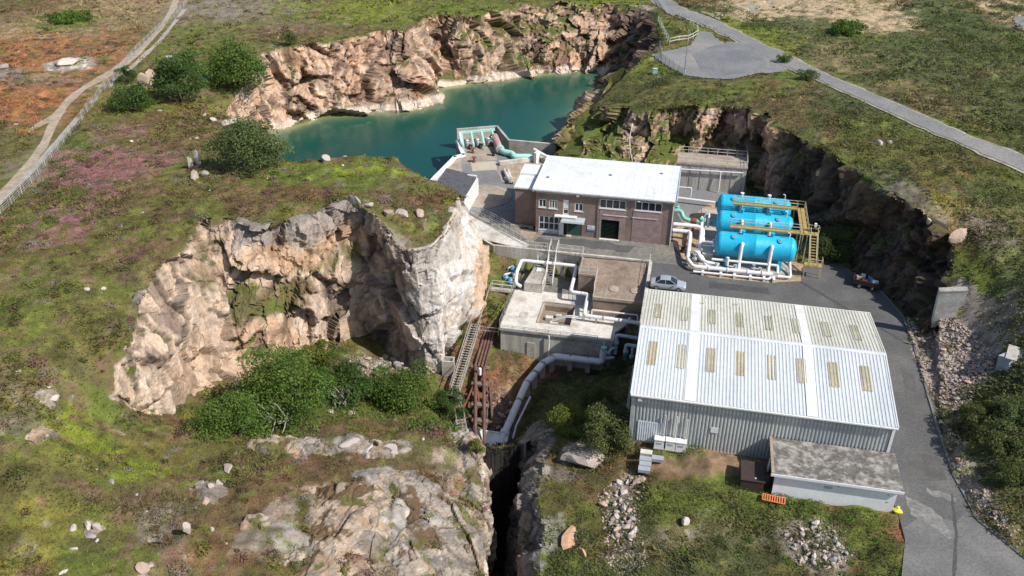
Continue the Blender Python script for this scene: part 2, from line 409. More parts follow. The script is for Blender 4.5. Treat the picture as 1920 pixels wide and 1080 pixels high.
def Hf(X, Y, detail=True):
    X = np.asarray(X, float); Y = np.asarray(Y, float)
    z = H0(X, Y); lake = inside(LAKEP, X, Y)
    if detail:
        p = np.stack([X.ravel(), Y.ravel(), 0*X.ravel()], 1)
        n = (fbm(p, 5., 4, 3) - .5) * 1.0 + (fbm(p, 1.3, 3, 9) - .5) * .38 + np.clip(fbm(p, 2.6, 2, 19) - .55, 0, 1) * 1.6
        rk = inside(ROCKY, X, Y) * sstep(0, 2., pdist(ROCKY, X, Y))
        d1, d2, idw, ofw = worley(np.stack([X.ravel(), Y.ravel()*.85, 0*X.ravel()], 1)/2.3, 55)
        rr_ = (idw-.5)*.55 + ofw[:,0]*.6*np.cos(idw*40)+ofw[:,1]*.6*np.sin(idw*40) - np.clip(1-(d2-d1)*14, 0, 1)*.18
        z = z + rr_.reshape(X.shape)*rk
        fade = np.ones(X.shape)
        for line, hw in ROADS: fade = np.minimum(fade, sstep(hw, hw+3, pdist(line, X, Y, False)))
        fade = np.where(inside(PAD, X, Y), 0, np.minimum(fade, sstep(.3, 3, pdist(PAD, X, Y))))
        z = z + n.reshape(X.shape) * np.where(Y > 150, .6, 1.) * fade - (1-fade)*.06
    for poly, h in FLAT:
        z = np.where(inside(poly, X, Y) & ~lake, h, z)
    a, b = sx(X, Y)
    court = (a > -21.4) & (a < -3.0) & (b > 88.6) & (b < 103.4)
    z = np.where(court, np.where(b > 91.2, np.minimum(z, -3.75), np.minimum(z, -6.9)), z)
    for (x0, y0, z0), (x1, y1, z1) in zip(OUTL[:-1], OUTL[1:]):      # trench the outfall pipe stands in
        t = np.clip(((a-x0)*(x1-x0)+(b-y0)*(y1-y0))/((x1-x0)**2+(y1-y0)**2), 0, 1); d = np.hypot(a-x0-t*(x1-x0), b-y0-t*(y1-y0))
        z = np.where(d < 3.4, np.minimum(z, z0+t*(z1-z0)-1.9+np.maximum(0, d-1.2)*.9), z)
    shed = (a > -3.0) & (a < 21.2) & (b > 66.9) & (b < 86.5)
    z = np.where(shed, -.12, z)
    return z
_ts = np.concatenate([np.arange(50, 160, .25), np.arange(160, 420, 1.)])
def G(px, py, dz=0.0):
    """where the sight line through (px, py) meets the ground"""
    u = (px-960)/FPX; v = (py-540)/FPX; fw = CP - v*SP; dn = SP + v*CP
    x = _ts*u; y = _ts*fw; z = CAMH - _ts*dn
    h = Hf(x, y, False); k = np.argmax(z <= h)
    if k == 0: k = len(_ts)-1
    a, b = z[k-1]-h[k-1], h[k]-z[k]; t = _ts[k-1] + (_ts[k]-_ts[k-1]) * np.clip(a/(a+b+1e-9), 0, 1)
    X, Y = t*u, t*fw
    return (X, Y, float(Hf(np.array([X]), np.array([Y]))[0]) + dz)

# fan-shaped grid, fine near the camera
ys = [38.]
while ys[-1] < 2600:
    y = ys[-1]; ys.append(y + (.27 if y < 95 else .36 if y < 125 else .36 * (y/125.)**2.2))
ys = np.array(ys); ss = np.linspace(-1, 1, 760)
Wd = 56 + .62 * (ys - 38)
GX = ss[None,:] * Wd[:,None]; GY = np.repeat(ys[:,None], len(ss), 1)
GZ = Hf(GX, GY)
TV = np.stack([GX.ravel(), GY.ravel(), GZ.ravel()], 1)

# ---- what grows where: base colours painted as natural patches
C = dict(heath=(.135,.112,.050), olive=(.125,.115,.036), brown=(.145,.092,.045), green=(.112,.142,.028), fr=(.36,.285,.215), fp=(.43,.395,.36), bright=(.168,.198,.026), yellow=(.22,.20,.035),
         pink=(.28,.125,.14), mauve=(.26,.14,.135), rust=(.31,.14,.062), dry=(.30,.22,.12), sand=(.45,.34,.215), grey=(.24,.205,.17), path=(.47,.39,.31),
         dark=(.045,.062,.016), gorse=(.078,.098,.036), rock=(.50,.42,.34), pale=(.60,.53,.45), soil=(.26,.17,.105), redsoil=(.22,.11,.06), rubble=(.30,.25,.22), scrub=(.092,.102,.042), silt=(.16,.13,.1), grock=(.36,.34,.30), cutting_shade=(.022,.020,.018))
PAINT = [  # px, py, radius px across, radius px up-down, colour, strength, patchiness
 (150,60,260,90,'dry',.9,.9),(60,110,160,60,'rust',1,.8),(110,170,170,40,'rust',1,.7),(60,210,150,40,'rust',.95,.9),(200,90,120,40,'rust',.7,1.2),(40,320,110,60,'olive',.9,1.),(90,300,80,50,'grey',.5,1.),(250,15,150,30,'dry',1,.8),(30,20,80,30,'brown',.6,1.),
 (130,40,60,18,'green',.9,.8),(130,122,45,16,'pale',1.,.5),(20,140,40,12,'grey',.9,.7),(60,150,90,12,'grey',.5,1.),(200,165,60,18,'sand',.5,1.),
 (420,40,200,60,'heath',.6,1.),(520,20,160,30,'grey',.55,1.1),(640,35,170,22,'green',.9,.9),(560,60,120,14,'brown',.6,1.),(760,15,260,22,'bright',.85,.8),(480,45,100,16,'mauve',0.4,2.1),(900,12,120,24,'green',.8,.9),(1150,4,90,14,'bright',.9,.7),(380,60,90,26,'green',.7,.9),(400,20,90,20,'grey',.5,1.1),(330,90,100,16,'green',.6,1.),
 (150,275,90,36,'green',.8,.9),(260,160,80,80,'green',.7,1.),(300,205,80,18,'bright',.8,.7),(330,240,120,30,'brown',.6,1.),(390,200,70,30,'brown',.7,.9),(440,200,60,25,'green',.5,1.),
 (230,315,120,52,'pink',0.68,2.1),(150,400,170,45,'mauve',0.68,2.1),(90,450,120,50,'pink',0.48,2.1),(210,370,80,40,'pink',0.6,2.1),(60,540,80,18,'mauve',0.56,2.1),(140,510,60,16,'pink',0.4,2.1),(200,270,90,30,'mauve',0.48,2.1),
 (300,380,130,60,'olive',.8,1.),(330,470,100,60,'brown',.6,1.),(60,600,100,70,'green',.7,1.1),(180,600,70,100,'olive',.9,1.),(100,720,140,70,'heath',.7,1.),(90,520,120,30,'green',.5,1.),
 (630,322,180,26,'bright',1.,.55),(700,345,140,24,'green',.9,.8),(530,330,90,24,'green',.8,.9),(560,380,120,26,'brown',.8,.9),(450,375,80,26,'brown',.7,1.),(700,385,70,16,'brown',.6,1.),(760,350,60,22,'olive',.9,.9),(690,405,40,18,'bright',.9,.6),(790,425,60,34,'olive',1.,.8),(810,415,30,18,'grey',.6,1.),(770,415,30,18,'brown',.6,1.),
 (205,850,125,85,'bright',1.,.75),(150,900,90,40,'green',.8,.9),(230,790,60,26,'green',.9,.8),(80,900,100,80,'olive',.9,1.),(60,1010,120,60,'yellow',.5,1.1),(220,1050,90,50,'green',.8,1.),(300,950,110,50,'heath',.9,1.),(330,850,90,40,'brown',.6,1.),(310,1000,80,50,'grey',.5,1.2),(40,800,50,50,'grey',.4,1.2),
 (420,830,90,22,'olive',.8,1.),(570,870,120,36,'brown',1.,.8),(700,850,90,26,'brown',.8,1.),(470,860,70,40,'olive',.8,1.),(790,850,60,40,'heath',1.,.9),(440,960,50,60,'brown',.8,1.),(400,1040,80,40,'redsoil',.5,1.2),(480,1000,60,40,'grey',.7,1.2),
 (640,950,110,44,'fr',.95,1.1),(740,960,80,70,'fp',.9,.8),(820,1000,70,90,'fp',.95,.8),(860,900,50,60,'fr',.9,.9),(720,895,60,20,'fp',.8,.8),(880,1040,30,80,'fr',1.,.8),(700,1050,110,40,'fr',.8,1.),(560,1030,70,40,'fp',.6,1.1),(640,1030,60,40,'brown',.95,.8),(520,1060,70,30,'brown',.7,1.),(870,925,25,30,'redsoil',.8,.7),(860,980,30,40,'olive',.8,1.),(810,920,30,26,'brown',.7,1.),(650,835,60,16,'fp',.6,.9),(740,840,30,12,'fp',.9,.7),(580,825,50,10,'fp',.7,.9),(890,845,16,22,'bright',1.,.4),(870,815,30,14,'grock',.9,.5),
 (660,790,55,30,'yellow',.5,.8),(640,795,70,30,'olive',1.,.7),(580,640,60,40,'green',.7,.9),(690,640,80,40,'olive',.9,.8),(720,690,60,30,'rubble',.9,.7),(560,760,160,60,'green',.6,1.),(330,800,60,14,'brown',.9,.7),(360,790,40,12,'bright',.7,.7),
 (850,620,40,40,'green',.8,.8),(905,500,30,30,'bright',.8,.7),(860,670,30,50,'olive',.8,.9),(870,720,40,50,'redsoil',.7,.9),(950,670,40,20,'bright',.9,.6),(960,700,50,36,'brown',.9,.8),(940,760,50,50,'redsoil',1.,.8),(970,740,30,30,'soil',.8,1.),(930,820,60,30,'silt',1.,.5),(940,870,50,50,'cutting_shade',1.,.2),(940,960,50,90,'cutting_shade',1.,.2),(900,600,16,70,'redsoil',.9,.6),  # the near-black blobs paint the cutting's shade onto its floor
 (1090,720,80,60,'scrub',.9,.8),(1150,690,50,40,'dark',.7,.8),(1050,760,60,50,'green',.5,1.),(1040,690,60,20,'redsoil',.7,.8),(1090,800,90,40,'green',.7,.9),
 (1060,890,50,40,'grey',.7,1.),(1090,850,50,24,'rock',1.,.5),(1060,940,70,50,'olive',.95,.9),(1110,920,50,50,'brown',.8,1.),(1040,1010,40,50,'grock',.7,1.),(1060,1060,60,30,'green',.8,.9),(1165,950,36,70,'rubble',.8,.7),(1180,1040,70,40,'rubble',.5,1.2),(1000,880,30,60,'grock',.9,.7),(1000,1000,30,80,'grock',.9,.7),
 (1330,870,160,30,'soil',1.,.6),(1270,840,60,14,'green',.95,.6),(1350,975,260,50,'scrub',1.,.7),(1400,960,150,40,'green',.8,1.),(1300,1050,250,50,'scrub',.9,.8),(1450,935,260,18,'green',.8,.7),(1340,1000,150,30,'dry',.3,1.3),(1530,1025,60,50,'rubble',.7,.7),(1600,980,80,40,'green',.8,1.),(1690,1020,24,60,'redsoil',1.,.5),(1660,1040,40,40,'green',.7,1.),(1240,930,60,40,'green',.7,1.),(1450,870,70,30,'soil',.8,.8),(1170,880,24,30,'dry',.6,.7),
 (1450,40,180,34,'sand',.5,.6),(1560,30,220,42,'sand',1.,.45),(1440,10,120,18,'sand',1.,.5),(1720,30,100,36,'sand',.9,.6),(1880,10,60,20,'sand',.9,.6),(1905,40,40,14,'sand',.7,.6),(1900,16,40,8,'dark',.9,.5),
 (1790,40,70,50,'gorse',1.,.6),(1500,60,120,30,'gorse',.95,.8),(1580,70,60,16,'dark',.8,.7),(1590,60,30,14,'green',.7,.6),(1600,120,180,50,'scrub',.9,.8),(1700,130,200,50,'gorse',.9,.8),(1850,180,140,90,'scrub',.9,.8),(1780,90,160,40,'gorse',.95,.7),(1560,110,90,40,'dry',.55,1.2),(1740,200,120,50,'heath',.8,1.),(1900,230,60,50,'dark',.6,1.1),(1660,190,80,40,'dry',.4,1.2),
 (1340,45,60,20,'bright',.9,.7),(1420,75,90,20,'bright',.75,.7),(1300,30,40,20,'gorse',.9,.7),(1480,120,40,16,'bright',.9,.6),(1220,60,40,40,'gorse',.9,.8),(1260,60,40,24,'green',.8,.8),(1200,120,60,24,'bright',.9,.7),(1190,110,30,10,'rock',.7,.7),(1230,150,80,30,'green',.8,.9),
 (1160,210,70,40,'olive',.9,.9),(1250,190,100,40,'scrub',.9,.9),(1300,180,100,30,'olive',.9,1.),(1400,170,100,30,'green',.7,1.),(1500,220,160,50,'scrub',1.,.8),(1560,200,120,40,'gorse',.8,1.),(1480,200,80,40,'brown',.6,1.),(1600,250,70,40,'redsoil',.45,1.),(1650,260,60,24,'brown',.8,.9),(1700,300,140,60,'olive',.9,.9),(1760,330,90,40,'olive',1.,.8),(1650,330,80,30,'scrub',.9,.9),(1740,370,70,40,'brown',.6,1.),(1800,390,50,30,'yellow',.8,.8),(1530,150,90,16,'green',.7,.9),(1700,240,120,30,'green',.7,.9),
 (1870,400,60,90,'gorse',.8,.8),(1860,430,70,60,'dry',.5,1.4),(1840,470,60,40,'redsoil',.4,1.2),(1880,480,50,60,'rubble',.6,1.2),(1830,540,90,50,'green',.75,.9),(1880,600,70,40,'scrub',.9,.9),(1790,640,90,90,'rubble',1.,.6),(1740,640,30,60,'rubble',.8,.8),(1860,650,30,40,'rubble',.6,.9),(1880,720,60,60,'scrub',.9,.8),(1830,800,110,60,'dark',.8,.9),(1880,880,90,70,'scrub',.9,.9),(1900,960,60,40,'dry',.4,1.2),(1830,930,30,50,'rubble',.6,.9),(1790,860,22,60,'rubble',.6,.9),(1750,740,24,60,'rubble',.5,.9),(1770,720,40,30,'redsoil',.4,1.),
 (1600,490,80,30,'dark',.9,.7),(1640,510,60,30,'rubble',.4,1.),(1700,590,30,40,'dark',.8,.8),
]
def blob_world(px, py, rx, ry):
    c = G(px, py); a = P(px, py-ry, c[2]); b = P(px, py+ry, c[2]); e = P(px+rx, py, c[2])
    return c[0], c[1], abs(e[0]-c[0]), max(.4, min(abs(a[1]-b[1])/2, 70))
def paint(X, Y):
    p = np.stack([X, Y, 0*X], 1)
    n1 = fbm(p, 7., 5, 21, .6) - .5; n2 = fbm(p, 2.2, 4, 31, .65) - .5; n3 = fbm(p, 11., 4, 41) - .5
    col = np.empty((len(X), 3)); col[:] = C['heath']
    k = sstep(.0, .16, n1 + .25*n2)[:,None]; col = col*(1-k) + np.array(C['olive'])*k
    k = sstep(.02, .16, n3 + .3*n2)[:,None]*.8; col = col*(1-k) + np.array(C['brown'])*k
    k = sstep(.04, .14, fbm(p, 9., 4, 51)-.5)[:,None]*.7; col = col*(1-k) + np.array(C['green'])*k
    for (px, py, rx, ry, cn, st, pt) in PAINT:
        cx, cy, wx, wy = blob_world(px, py, rx, ry)
        m = (abs(X-cx) < wx*1.7) & (abs(Y-cy) < wy*1.7)
        if not m.any(): continue
        d = np.hypot((X[m]-cx)/wx, (Y[m]-cy)/wy)
        nn = (n1[m]*1.3 + n2[m]*1.5) * pt * 1.5
        a = (sstep(1.12, .78, d + nn) * st)[:,None]
        col[m] = col[m]*(1-a) + np.array(C[cn])*a
    # small grey-white lichened stones and dry stalks everywhere
    g = sstep(.68, .76, fbm(p, 1.1, 3, 61)) * sstep(.5, .62, fbm(p, 9., 3, 71)); a = (g*.6)[:,None]
    col = col*(1-a) + np.array(C['grey'])*a
    # small tussocks of other plants
    t1 = fbm(p, 1.5, 3, 161, .6); a = (sstep(.60, .68, t1)*.55)[:,None]; col = col*(1-a)+np.array((.19,.105,.085))*a*(X < 0)[:,None]+np.array((.07,.078,.03))*a*(X >= 0)[:,None]
    t2 = fbm(p, 1.2, 3, 171, .6); a = (sstep(.61, .69, t2)*.6)[:,None]; col = col*(1-a)+np.array((.15,.17,.035))*a
    t3 = fbm(p, 2.0, 3, 181, .6); a = (sstep(.60, .68, t3)*.5)[:,None]; col = col*(1-a)+np.array((.075,.070,.030))*a
    # bare rock carries grey lichen, brown moss in its joints and paler scars
    br = sstep(.27, .36, col.mean(1))*sstep(.49, .43, (col.max(1)-col.min(1))/(col.max(1)+1e-6)); w1, w2, wid, _o = worley(np.stack([X, Y*.8, 0*X], 1)/1.7, 95)
    a = (br*sstep(.5, .62, fbm(p, 1.8, 4, 85, .65))*.75)[:,None]; col = col*(1-a) + np.array((.27,.255,.235))*a
    a = (br*sstep(.56, .66, fbm(p, 2.6, 4, 87, .65))*.85)[:,None]; col = col*(1-a) + np.array((.15,.105,.06))*a
    a = (br*np.clip(1-(w2-w1)*7, 0, 1)*.6)[:,None]; col = col*(1-a) + np.array((.16,.12,.08))*a
    col *= (1+br*(wid-.5)*.35)[:,None]
    v = (fbm(p, .9, 3, 81, .7)-.5)*.8 + 1; col *= v[:,None]
    return np.clip(col, .006, .7)
TC = paint(TV[:,0], TV[:,1])
lk = inside(LAKEP, TV[:,0], TV[:,1]); TC[lk] = (.10,.14,.11)
nr, nc = GX.shape; idx = np.arange(nr*nc).reshape(nr, nc)
TF = np.stack([idx[:-1,:-1], idx[:-1,1:], idx[1:,1:], idx[1:,:-1]], -1).reshape(-1, 4)
# leave out the steep strips that the rock faces stand in front of
_rims = [np.array([p[:2] for p in rim(c)]) for c in (AMPH, LAKE, RIGHT[2:], TRL, TRR)]
_zz = TV[:,2][TF]; _st = np.where(_zz.max(1)-_zz.min(1) > 1.6)[0]
_cx = TV[TF[_st]].mean(1); _d = np.full(len(_st), 99.)
for _r in _rims: _d = np.minimum(_d, pdist(_r, _cx[:,0], _cx[:,1], False))
_kp = np.ones(len(TF), bool); _kp[_st[_d < 1.1]] = False; TF = TF[_kp]
attrmat('ground', .95, .6, 1.35, .9, 6., .10, 3.)
attrmat('rock', .85, .72, 1.22, .9, 5., .16, 1.7)
ground = tag(link('heath_ground', npmesh('heath_ground', TV, TF, TC, True), 'ground'), kind='structure')

# ---- rock faces
def resample(cols, res):
    cols = [[np.array(P(*q)) for q in c] for c in cols]; K = len(cols[0])
    A = np.array(cols)                                   # n,K,3
    dist = np.linalg.norm(np.diff(A, axis=0), axis=2).mean(1); u = np.concatenate([[0], np.cumsum(dist)])
    nu = max(4, int(u[-1]/res)); uu = np.linspace(0, u[-1], nu)
    B = np.empty((nu, K, 3))
    for k in range(K):
        for c in range(3): B[:,k,c] = np.interp(uu, u, A[:,k,c])
    return B, uu/u[-1]*(len(cols)-1)
def cliff(name, cols, res, amp, pal, seed, veg=None, blk=(4.2,4.2,5.2), lip=1.2, dirt=None, tint=None, under=2.8, flip=1, ampc=None, strata=None):
    B, ci = resample(cols, res); nu, K, _ = B.shape
    out = B[:,-1,:2] - B[:,0,:2]; tang = np.gradient(B[:,0,:2], axis=0)
    for _ in range(int(4/res)):
        tang[1:-1] = (tang[:-2]+tang[1:-1]*2+tang[2:])/4
    nrm = np.stack([tang[:,1], -tang[:,0]], 1)*flip; nrm /= np.linalg.norm(nrm, axis=1, keepdims=True)+1e-9
    L1 = B[:,0].copy(); L1[:,:2] -= nrm*lip; L1[:,2] = np.clip(Hf(L1[:,0], L1[:,1]), B[:,0,2]-1.2, B[:,0,2]+1.2) - .12
    L2 = B[:,0].copy(); L2[:,:2] -= nrm*.25; L2[:,2] += .12
    U = B[:,-1].copy(); U[:,2] -= under
    rows = [L1, L2] + [B[:,k] for k in range(1, K)] + [U]
    rows = np.stack(rows, 1)
    seg = np.linalg.norm(np.diff(rows, axis=1), axis=2).mean(0); s = np.concatenate([[0], np.cumsum(seg)])
    nv = max(5, int(s[-1]/res)); sv = np.linspace(0, s[-1], nv)
    Q = np.empty((nu, nv, 3))
    for c in range(3):
        for i in range(nu): Q[i,:,c] = np.interp(sv, s, rows[i,:,c])
    w = np.interp(sv, [0, s[1]*.8, s[1]+.8, s[-1]], [0, .25, 1, 1])
    p = Q.reshape(-1, 3); nn = np.repeat(np.concatenate([nrm, np.full((nu,1), .25)], 1)[:,None], nv, 1).reshape(-1, 3)
    warp = np.stack([fbm(p, 3., 3, seed+70), fbm(p, 3., 3, seed+80), fbm(p, 3., 3, seed+90)], 1)-.5
    w2_ = np.stack([fbm(p, .55, 2, seed+170), fbm(p, .55, 2, seed+180), fbm(p, .55, 2, seed+190)], 1)-.5
    q = (p + warp*.7 + w2_*.55)
    R = Matrix.Rotation(.35+seed, 3, 'Z') @ Matrix.Rotation(.22, 3, 'X'); q = q @ np.array(R)
    b1 = np.array(blk); d1a, d2a, id1, of1 = worley(q/b1, seed)
    d1b, d2b, id2, of2 = worley(q/(b1*.38), seed+20)
    def tilt(idv, of, k):
        a = idv*6.2832*7; b = (idv*97.31) % 1*2-1; c = np.sqrt(1-b*b*.8)
        return (of[:,0]*np.cos(a)*c + of[:,1]*np.sin(a)*c + of[:,2]*b)*k
    b2 = b1*.38; d1e, d2e, id5, of5 = worley(q/(b1*np.array([.24,.24,.95])), seed+60); d1c, d2c, id3, of3 = worley(q/(b1*np.array([.5,.5,.26])), seed+40)
    disp = (id1-.42)*1.25 + (id5-.5)*.46 + tilt(id1, of1*b1, .34) + (id2-.5)*.8 + tilt(id2, of2*b2, .26) + (id3-.5)*.17*(1 if strata is None else np.repeat(np.interp(ci, range(len(cols)), strata)[:,None], nv, 1).reshape(-1)) + (fbm(p, 7., 3, seed+3)-.5)*.9 + (fbm(p*np.array([1,1,.4]), .7, 3, seed+4)-.5)*.26
    crack = np.clip(1-(d2a-d1a)*14, 0, 1)*.26 + np.clip(1-(d2b-d1b)*12, 0, 1)*.12 + np.clip(1-(d2e-d1e)*10, 0, 1)*.10
    disp = disp - crack + (fbm(p, .35, 2, seed+15)-.5)*.14
    W = np.repeat(w[None], nu, 0).reshape(-1)
    if ampc is not None: W = W*np.repeat(np.interp(ci, range(len(cols)), ampc)[:,None], nv, 1).reshape(-1)
    V = p + nn*(disp*amp*W + .1*W)[:,None]
    V[:,2] += (of1[:,2]*.25*amp)*W
    f = np.arange(nu*nv).reshape(nu, nv)
    F = np.stack([f[:-1,:-1], f[:-1,1:], f[1:,1:], f[1:,:-1]], -1).reshape(-1, 4)
    if flip > 0: F = F[:, ::-1]
    # colours of the stone, then of what grows on its ledges
    pal = np.array(pal); t1 = fbm(p*np.array([1,1,.35]), 2.4, 5, seed+5, .6)
    k = np.clip((t1-.32)/.36 + (id1-.5)*.7 + (id2-.5)*.6 + (id5-.5)*.45, 0, .999)*(len(pal)-1)
    i0 = k.astype(int); fr = (k-i0)[:,None]; col = pal[i0]*(1-fr) + pal[np.minimum(i0+1, len(pal)-1)]*fr
    st = sstep(.56, .72, fbm(p*np.array([1,1,.18]), 1.3, 4, seed+6)); col *= ((1-.5*st)*(.86+.26*id2)*(.9+.2*id5))[:,None]
    ru = (sstep(.55, .70, fbm(p*np.array([1,1,.5]), 4.5, 4, seed+8))*.42)[:,None]; col = col*(1-ru)+col*np.array([1.12,.80,.58])*ru
    col *= (1-np.clip(crack*2.1, 0, .68))[:,None]  # joints darkened in colour: crevice dirt plus the shade of the cracks
    if pal[0][0] > .2: col = col*np.array((1.07,.99,.92))
    G3 = V.reshape(nu, nv, 3); du = np.gradient(G3, axis=0); dv = np.gradient(G3, axis=1)
    n3 = np.cross(du, dv); nz = abs(n3[...,2])/(np.linalg.norm(n3, axis=2)+1e-9); nz = nz.reshape(-1)
    vg = np.interp(ci, range(len(cols)), veg)[:,None]*np.ones((1, nv)) if veg is not None else np.full((nu, nv), .3)
    vg = vg.reshape(-1) + np.repeat(np.interp(sv, [0, s[1]*.6, s[1]+.6, s[1]+1.6], [.9, .75, .2, 0])[None], nu, 0).reshape(-1)
    m = sstep(.0, .18, nz*.62 + vg*.8 + (fbm(p, 2.5, 4, seed+9)-.5)*1.1 + (fbm(p, .8, 3, seed+10)-.5)*.5 - .78)
    vc = paint(V[:,0], V[:,1])
    gm = sstep(.35, .6, fbm(p, 5., 3, seed+12))[:,None]
    gr = np.array(C['olive'])*(1-gm)+np.array(C['green'])*gm
    lipm = np.repeat(np.interp(sv, [0, s[1]+.5, s[1]+2], [1, .6, 0])[None], nu, 0).reshape(-1)[:,None]
    vc = vc*lipm + gr*(1-lipm)*.9
    col = col*(1-m[:,None]) + vc*m[:,None]
    if dirt is not None: col = dirt(p, col, np.repeat(ci[:,None], nv, 1).reshape(-1), seed)  # recolours the face: stone tones, plants, on some faces painted-in shade
    if tint is not None: col = col*np.array(tint)
    o = tag(link(name, npmesh(name, V, F, np.clip(col, .008, .72), False), 'rock'), kind='structure')
    return o, V, m
BEIGE = [(.26,.21,.175),(.42,.345,.28),(.55,.465,.385),(.48,.37,.27),(.60,.53,.46),(.38,.315,.265)]
PALE = [(.42,.38,.34),(.62,.57,.52),(.66,.62,.58),(.56,.47,.39),(.68,.65,.62)]
PINK = [(.26,.19,.15),(.42,.315,.24),(.52,.41,.32),(.47,.31,.20),(.56,.47,.39),(.32,.245,.20)]
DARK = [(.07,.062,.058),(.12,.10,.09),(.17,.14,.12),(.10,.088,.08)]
GREYR = [(.28,.26,.23),(.42,.39,.35),(.50,.46,.41),(.36,.30,.25)]
def amph_dirt(p, col, ci, s):
    m = sstep(14.5, 16.5, ci)*sstep(22.9, 21.5, ci)           # the bare pale buttress
    pal = np.array(PALE); k = np.clip((fbm(p*np.array([1,1,.4]), 3., 4, 77)-.3)/.4, 0, .999)*(len(pal)-1); i = k.astype(int); f = (k-i)[:,None]
    pc = (pal[i]*(1-f)+pal[np.minimum(i+1, 4)]*f)*np.clip(.55+col.mean(1)*1.15, .5, 1.08)[:,None]
    z = p[:,2]; n_ = fbm(p, 3., 4, 191)-.5; n2_ = fbm(p, 1., 3, 193)-.5
    def band(c0, c1, z0, z1, colr, k, soft=.8):
        nonlocal col
        a = sstep(c0-.7, c0+.3, ci+n_*2)*sstep(c1+.7, c1-.3, ci+n_*2)*sstep(z0-soft, z0+soft, z+n_*4+n2_*2)*sstep(z1+soft, z1-soft, z+n_*4+n2_*2)*k
        col = col*(1-a[:,None])+np.array(colr)*a[:,None]
    band(8.2, 12.6, 9.2, 13, (.27,.235,.215), .8); band(8.6, 12.2, 6.2, 9., (.48,.30,.18), .6); band(3, 7, -3, 3, (.55,.38,.26), .35)
    band(7.0, 8.6, 2.6, 5.6, (.115,.105,.04), .95, .5); band(9.0, 10.4, 2.4, 5.0, (.13,.088,.045), .95, .5); band(8.6, 9.4, 2.8, 4.4, C['green'], .9, .5); band(11.6, 12.4, 4.6, 6.6, C['olive'], .9, .4); band(5.6, 6.6, 6.2, 8.0, C['heath'], .7, .5)
    band(6.2, 7.4, 8.6, 10.6, (.17,.13,.085), .6)
    keep = (m*sstep(.045, .09, col.mean(1)-.06+.0*m))[:,None]
    col = col*(1-keep)+pc*keep
    band(19.6, 21.6, -4, 2.2, (.52,.34,.20), .7); band(16.4, 21.5, 6.6, 9.6, (.16,.13,.09), .42, .6); band(14.4, 16.4, 3.5, 9, (.30,.25,.21), .5)
    return col
def lake_tide_shade(p, col, ci, s):
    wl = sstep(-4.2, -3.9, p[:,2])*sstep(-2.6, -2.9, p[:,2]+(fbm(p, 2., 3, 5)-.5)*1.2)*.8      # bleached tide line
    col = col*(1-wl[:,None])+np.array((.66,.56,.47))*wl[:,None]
    dk = (sstep(14.2, 15.2, ci)*sstep(20.0, 19.2, ci)*.72)[:,None]; col = col*(1-dk)+col*np.array((.22,.22,.24))*dk  # corner wall darkened: its shade is put into the stone colour
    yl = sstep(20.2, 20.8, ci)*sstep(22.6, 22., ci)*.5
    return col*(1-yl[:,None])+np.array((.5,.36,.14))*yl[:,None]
def right_rock_shade(p, col, ci, s):
    k = sstep(8.0, 9.2, ci)[:,None]        # the far wall is pink, the long side wall dark damp rock with its shade painted in
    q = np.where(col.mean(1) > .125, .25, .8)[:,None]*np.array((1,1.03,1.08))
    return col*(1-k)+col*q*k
cliff('quarry_cliff', AMPH, .19, .95, BEIGE, 3, blk=(4.8,4.8,6.2), veg=[.4,.25,.15,.08,.08,.1,.15,.25,.32,.3,.28,.25,.32,.2,.05,0,-.15,-.2,-.15,-.1,-.2,-.2,-.1,.2], dirt=amph_dirt, ampc=[.6,.6,.65,.7,.7,.75,.8,.9,1,1,1,1,1,.9,.8,.6,.5,.45,.45,.5,.5,.5,.5,.4], strata=[0]*6+[.5,1,1,1.2,1.2,1.2,1,.6,.3]+[0]*9)
cliff('lake_cliff', LAKE, .36, 1.25, PINK, 9, veg=[.25,.2,.15,.18,.25,.2,.15,.2,.35,.35,.45,.5,.42,.42,.3,.2,.15,.1,.1,.2,.3,.3,.3,.3], blk=(5.5,5.5,8.), under=2.5, dirt=lake_tide_shade, strata=[.7]*24)
cliff('yard_cliff', RIGHT, .3, 1.1, PINK, 14, veg=[.4,.72,.78,.72,.75,.6,.38,.45,.25,.42,.42,.38,.36,.36,.38,.4,.45], blk=(4.4,4.4,7), dirt=right_rock_shade)
cliff('cutting_bank', TRL, .2, .55, GREYR+PALE[:3], 23, veg=[.2,.1,0,0,0,0,0,0], flip=-1)
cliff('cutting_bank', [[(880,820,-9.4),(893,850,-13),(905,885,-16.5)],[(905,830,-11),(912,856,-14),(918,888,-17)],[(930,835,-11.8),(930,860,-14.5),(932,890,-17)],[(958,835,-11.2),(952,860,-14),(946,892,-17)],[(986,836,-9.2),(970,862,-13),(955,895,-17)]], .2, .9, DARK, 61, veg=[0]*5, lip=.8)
cliff('cutting_bank', TRR, .2, .6, [tuple(.7*v for v in q) for q in GREYR], 29, veg=[.2,.1,.05,.05,.0,.0,.0,.0])
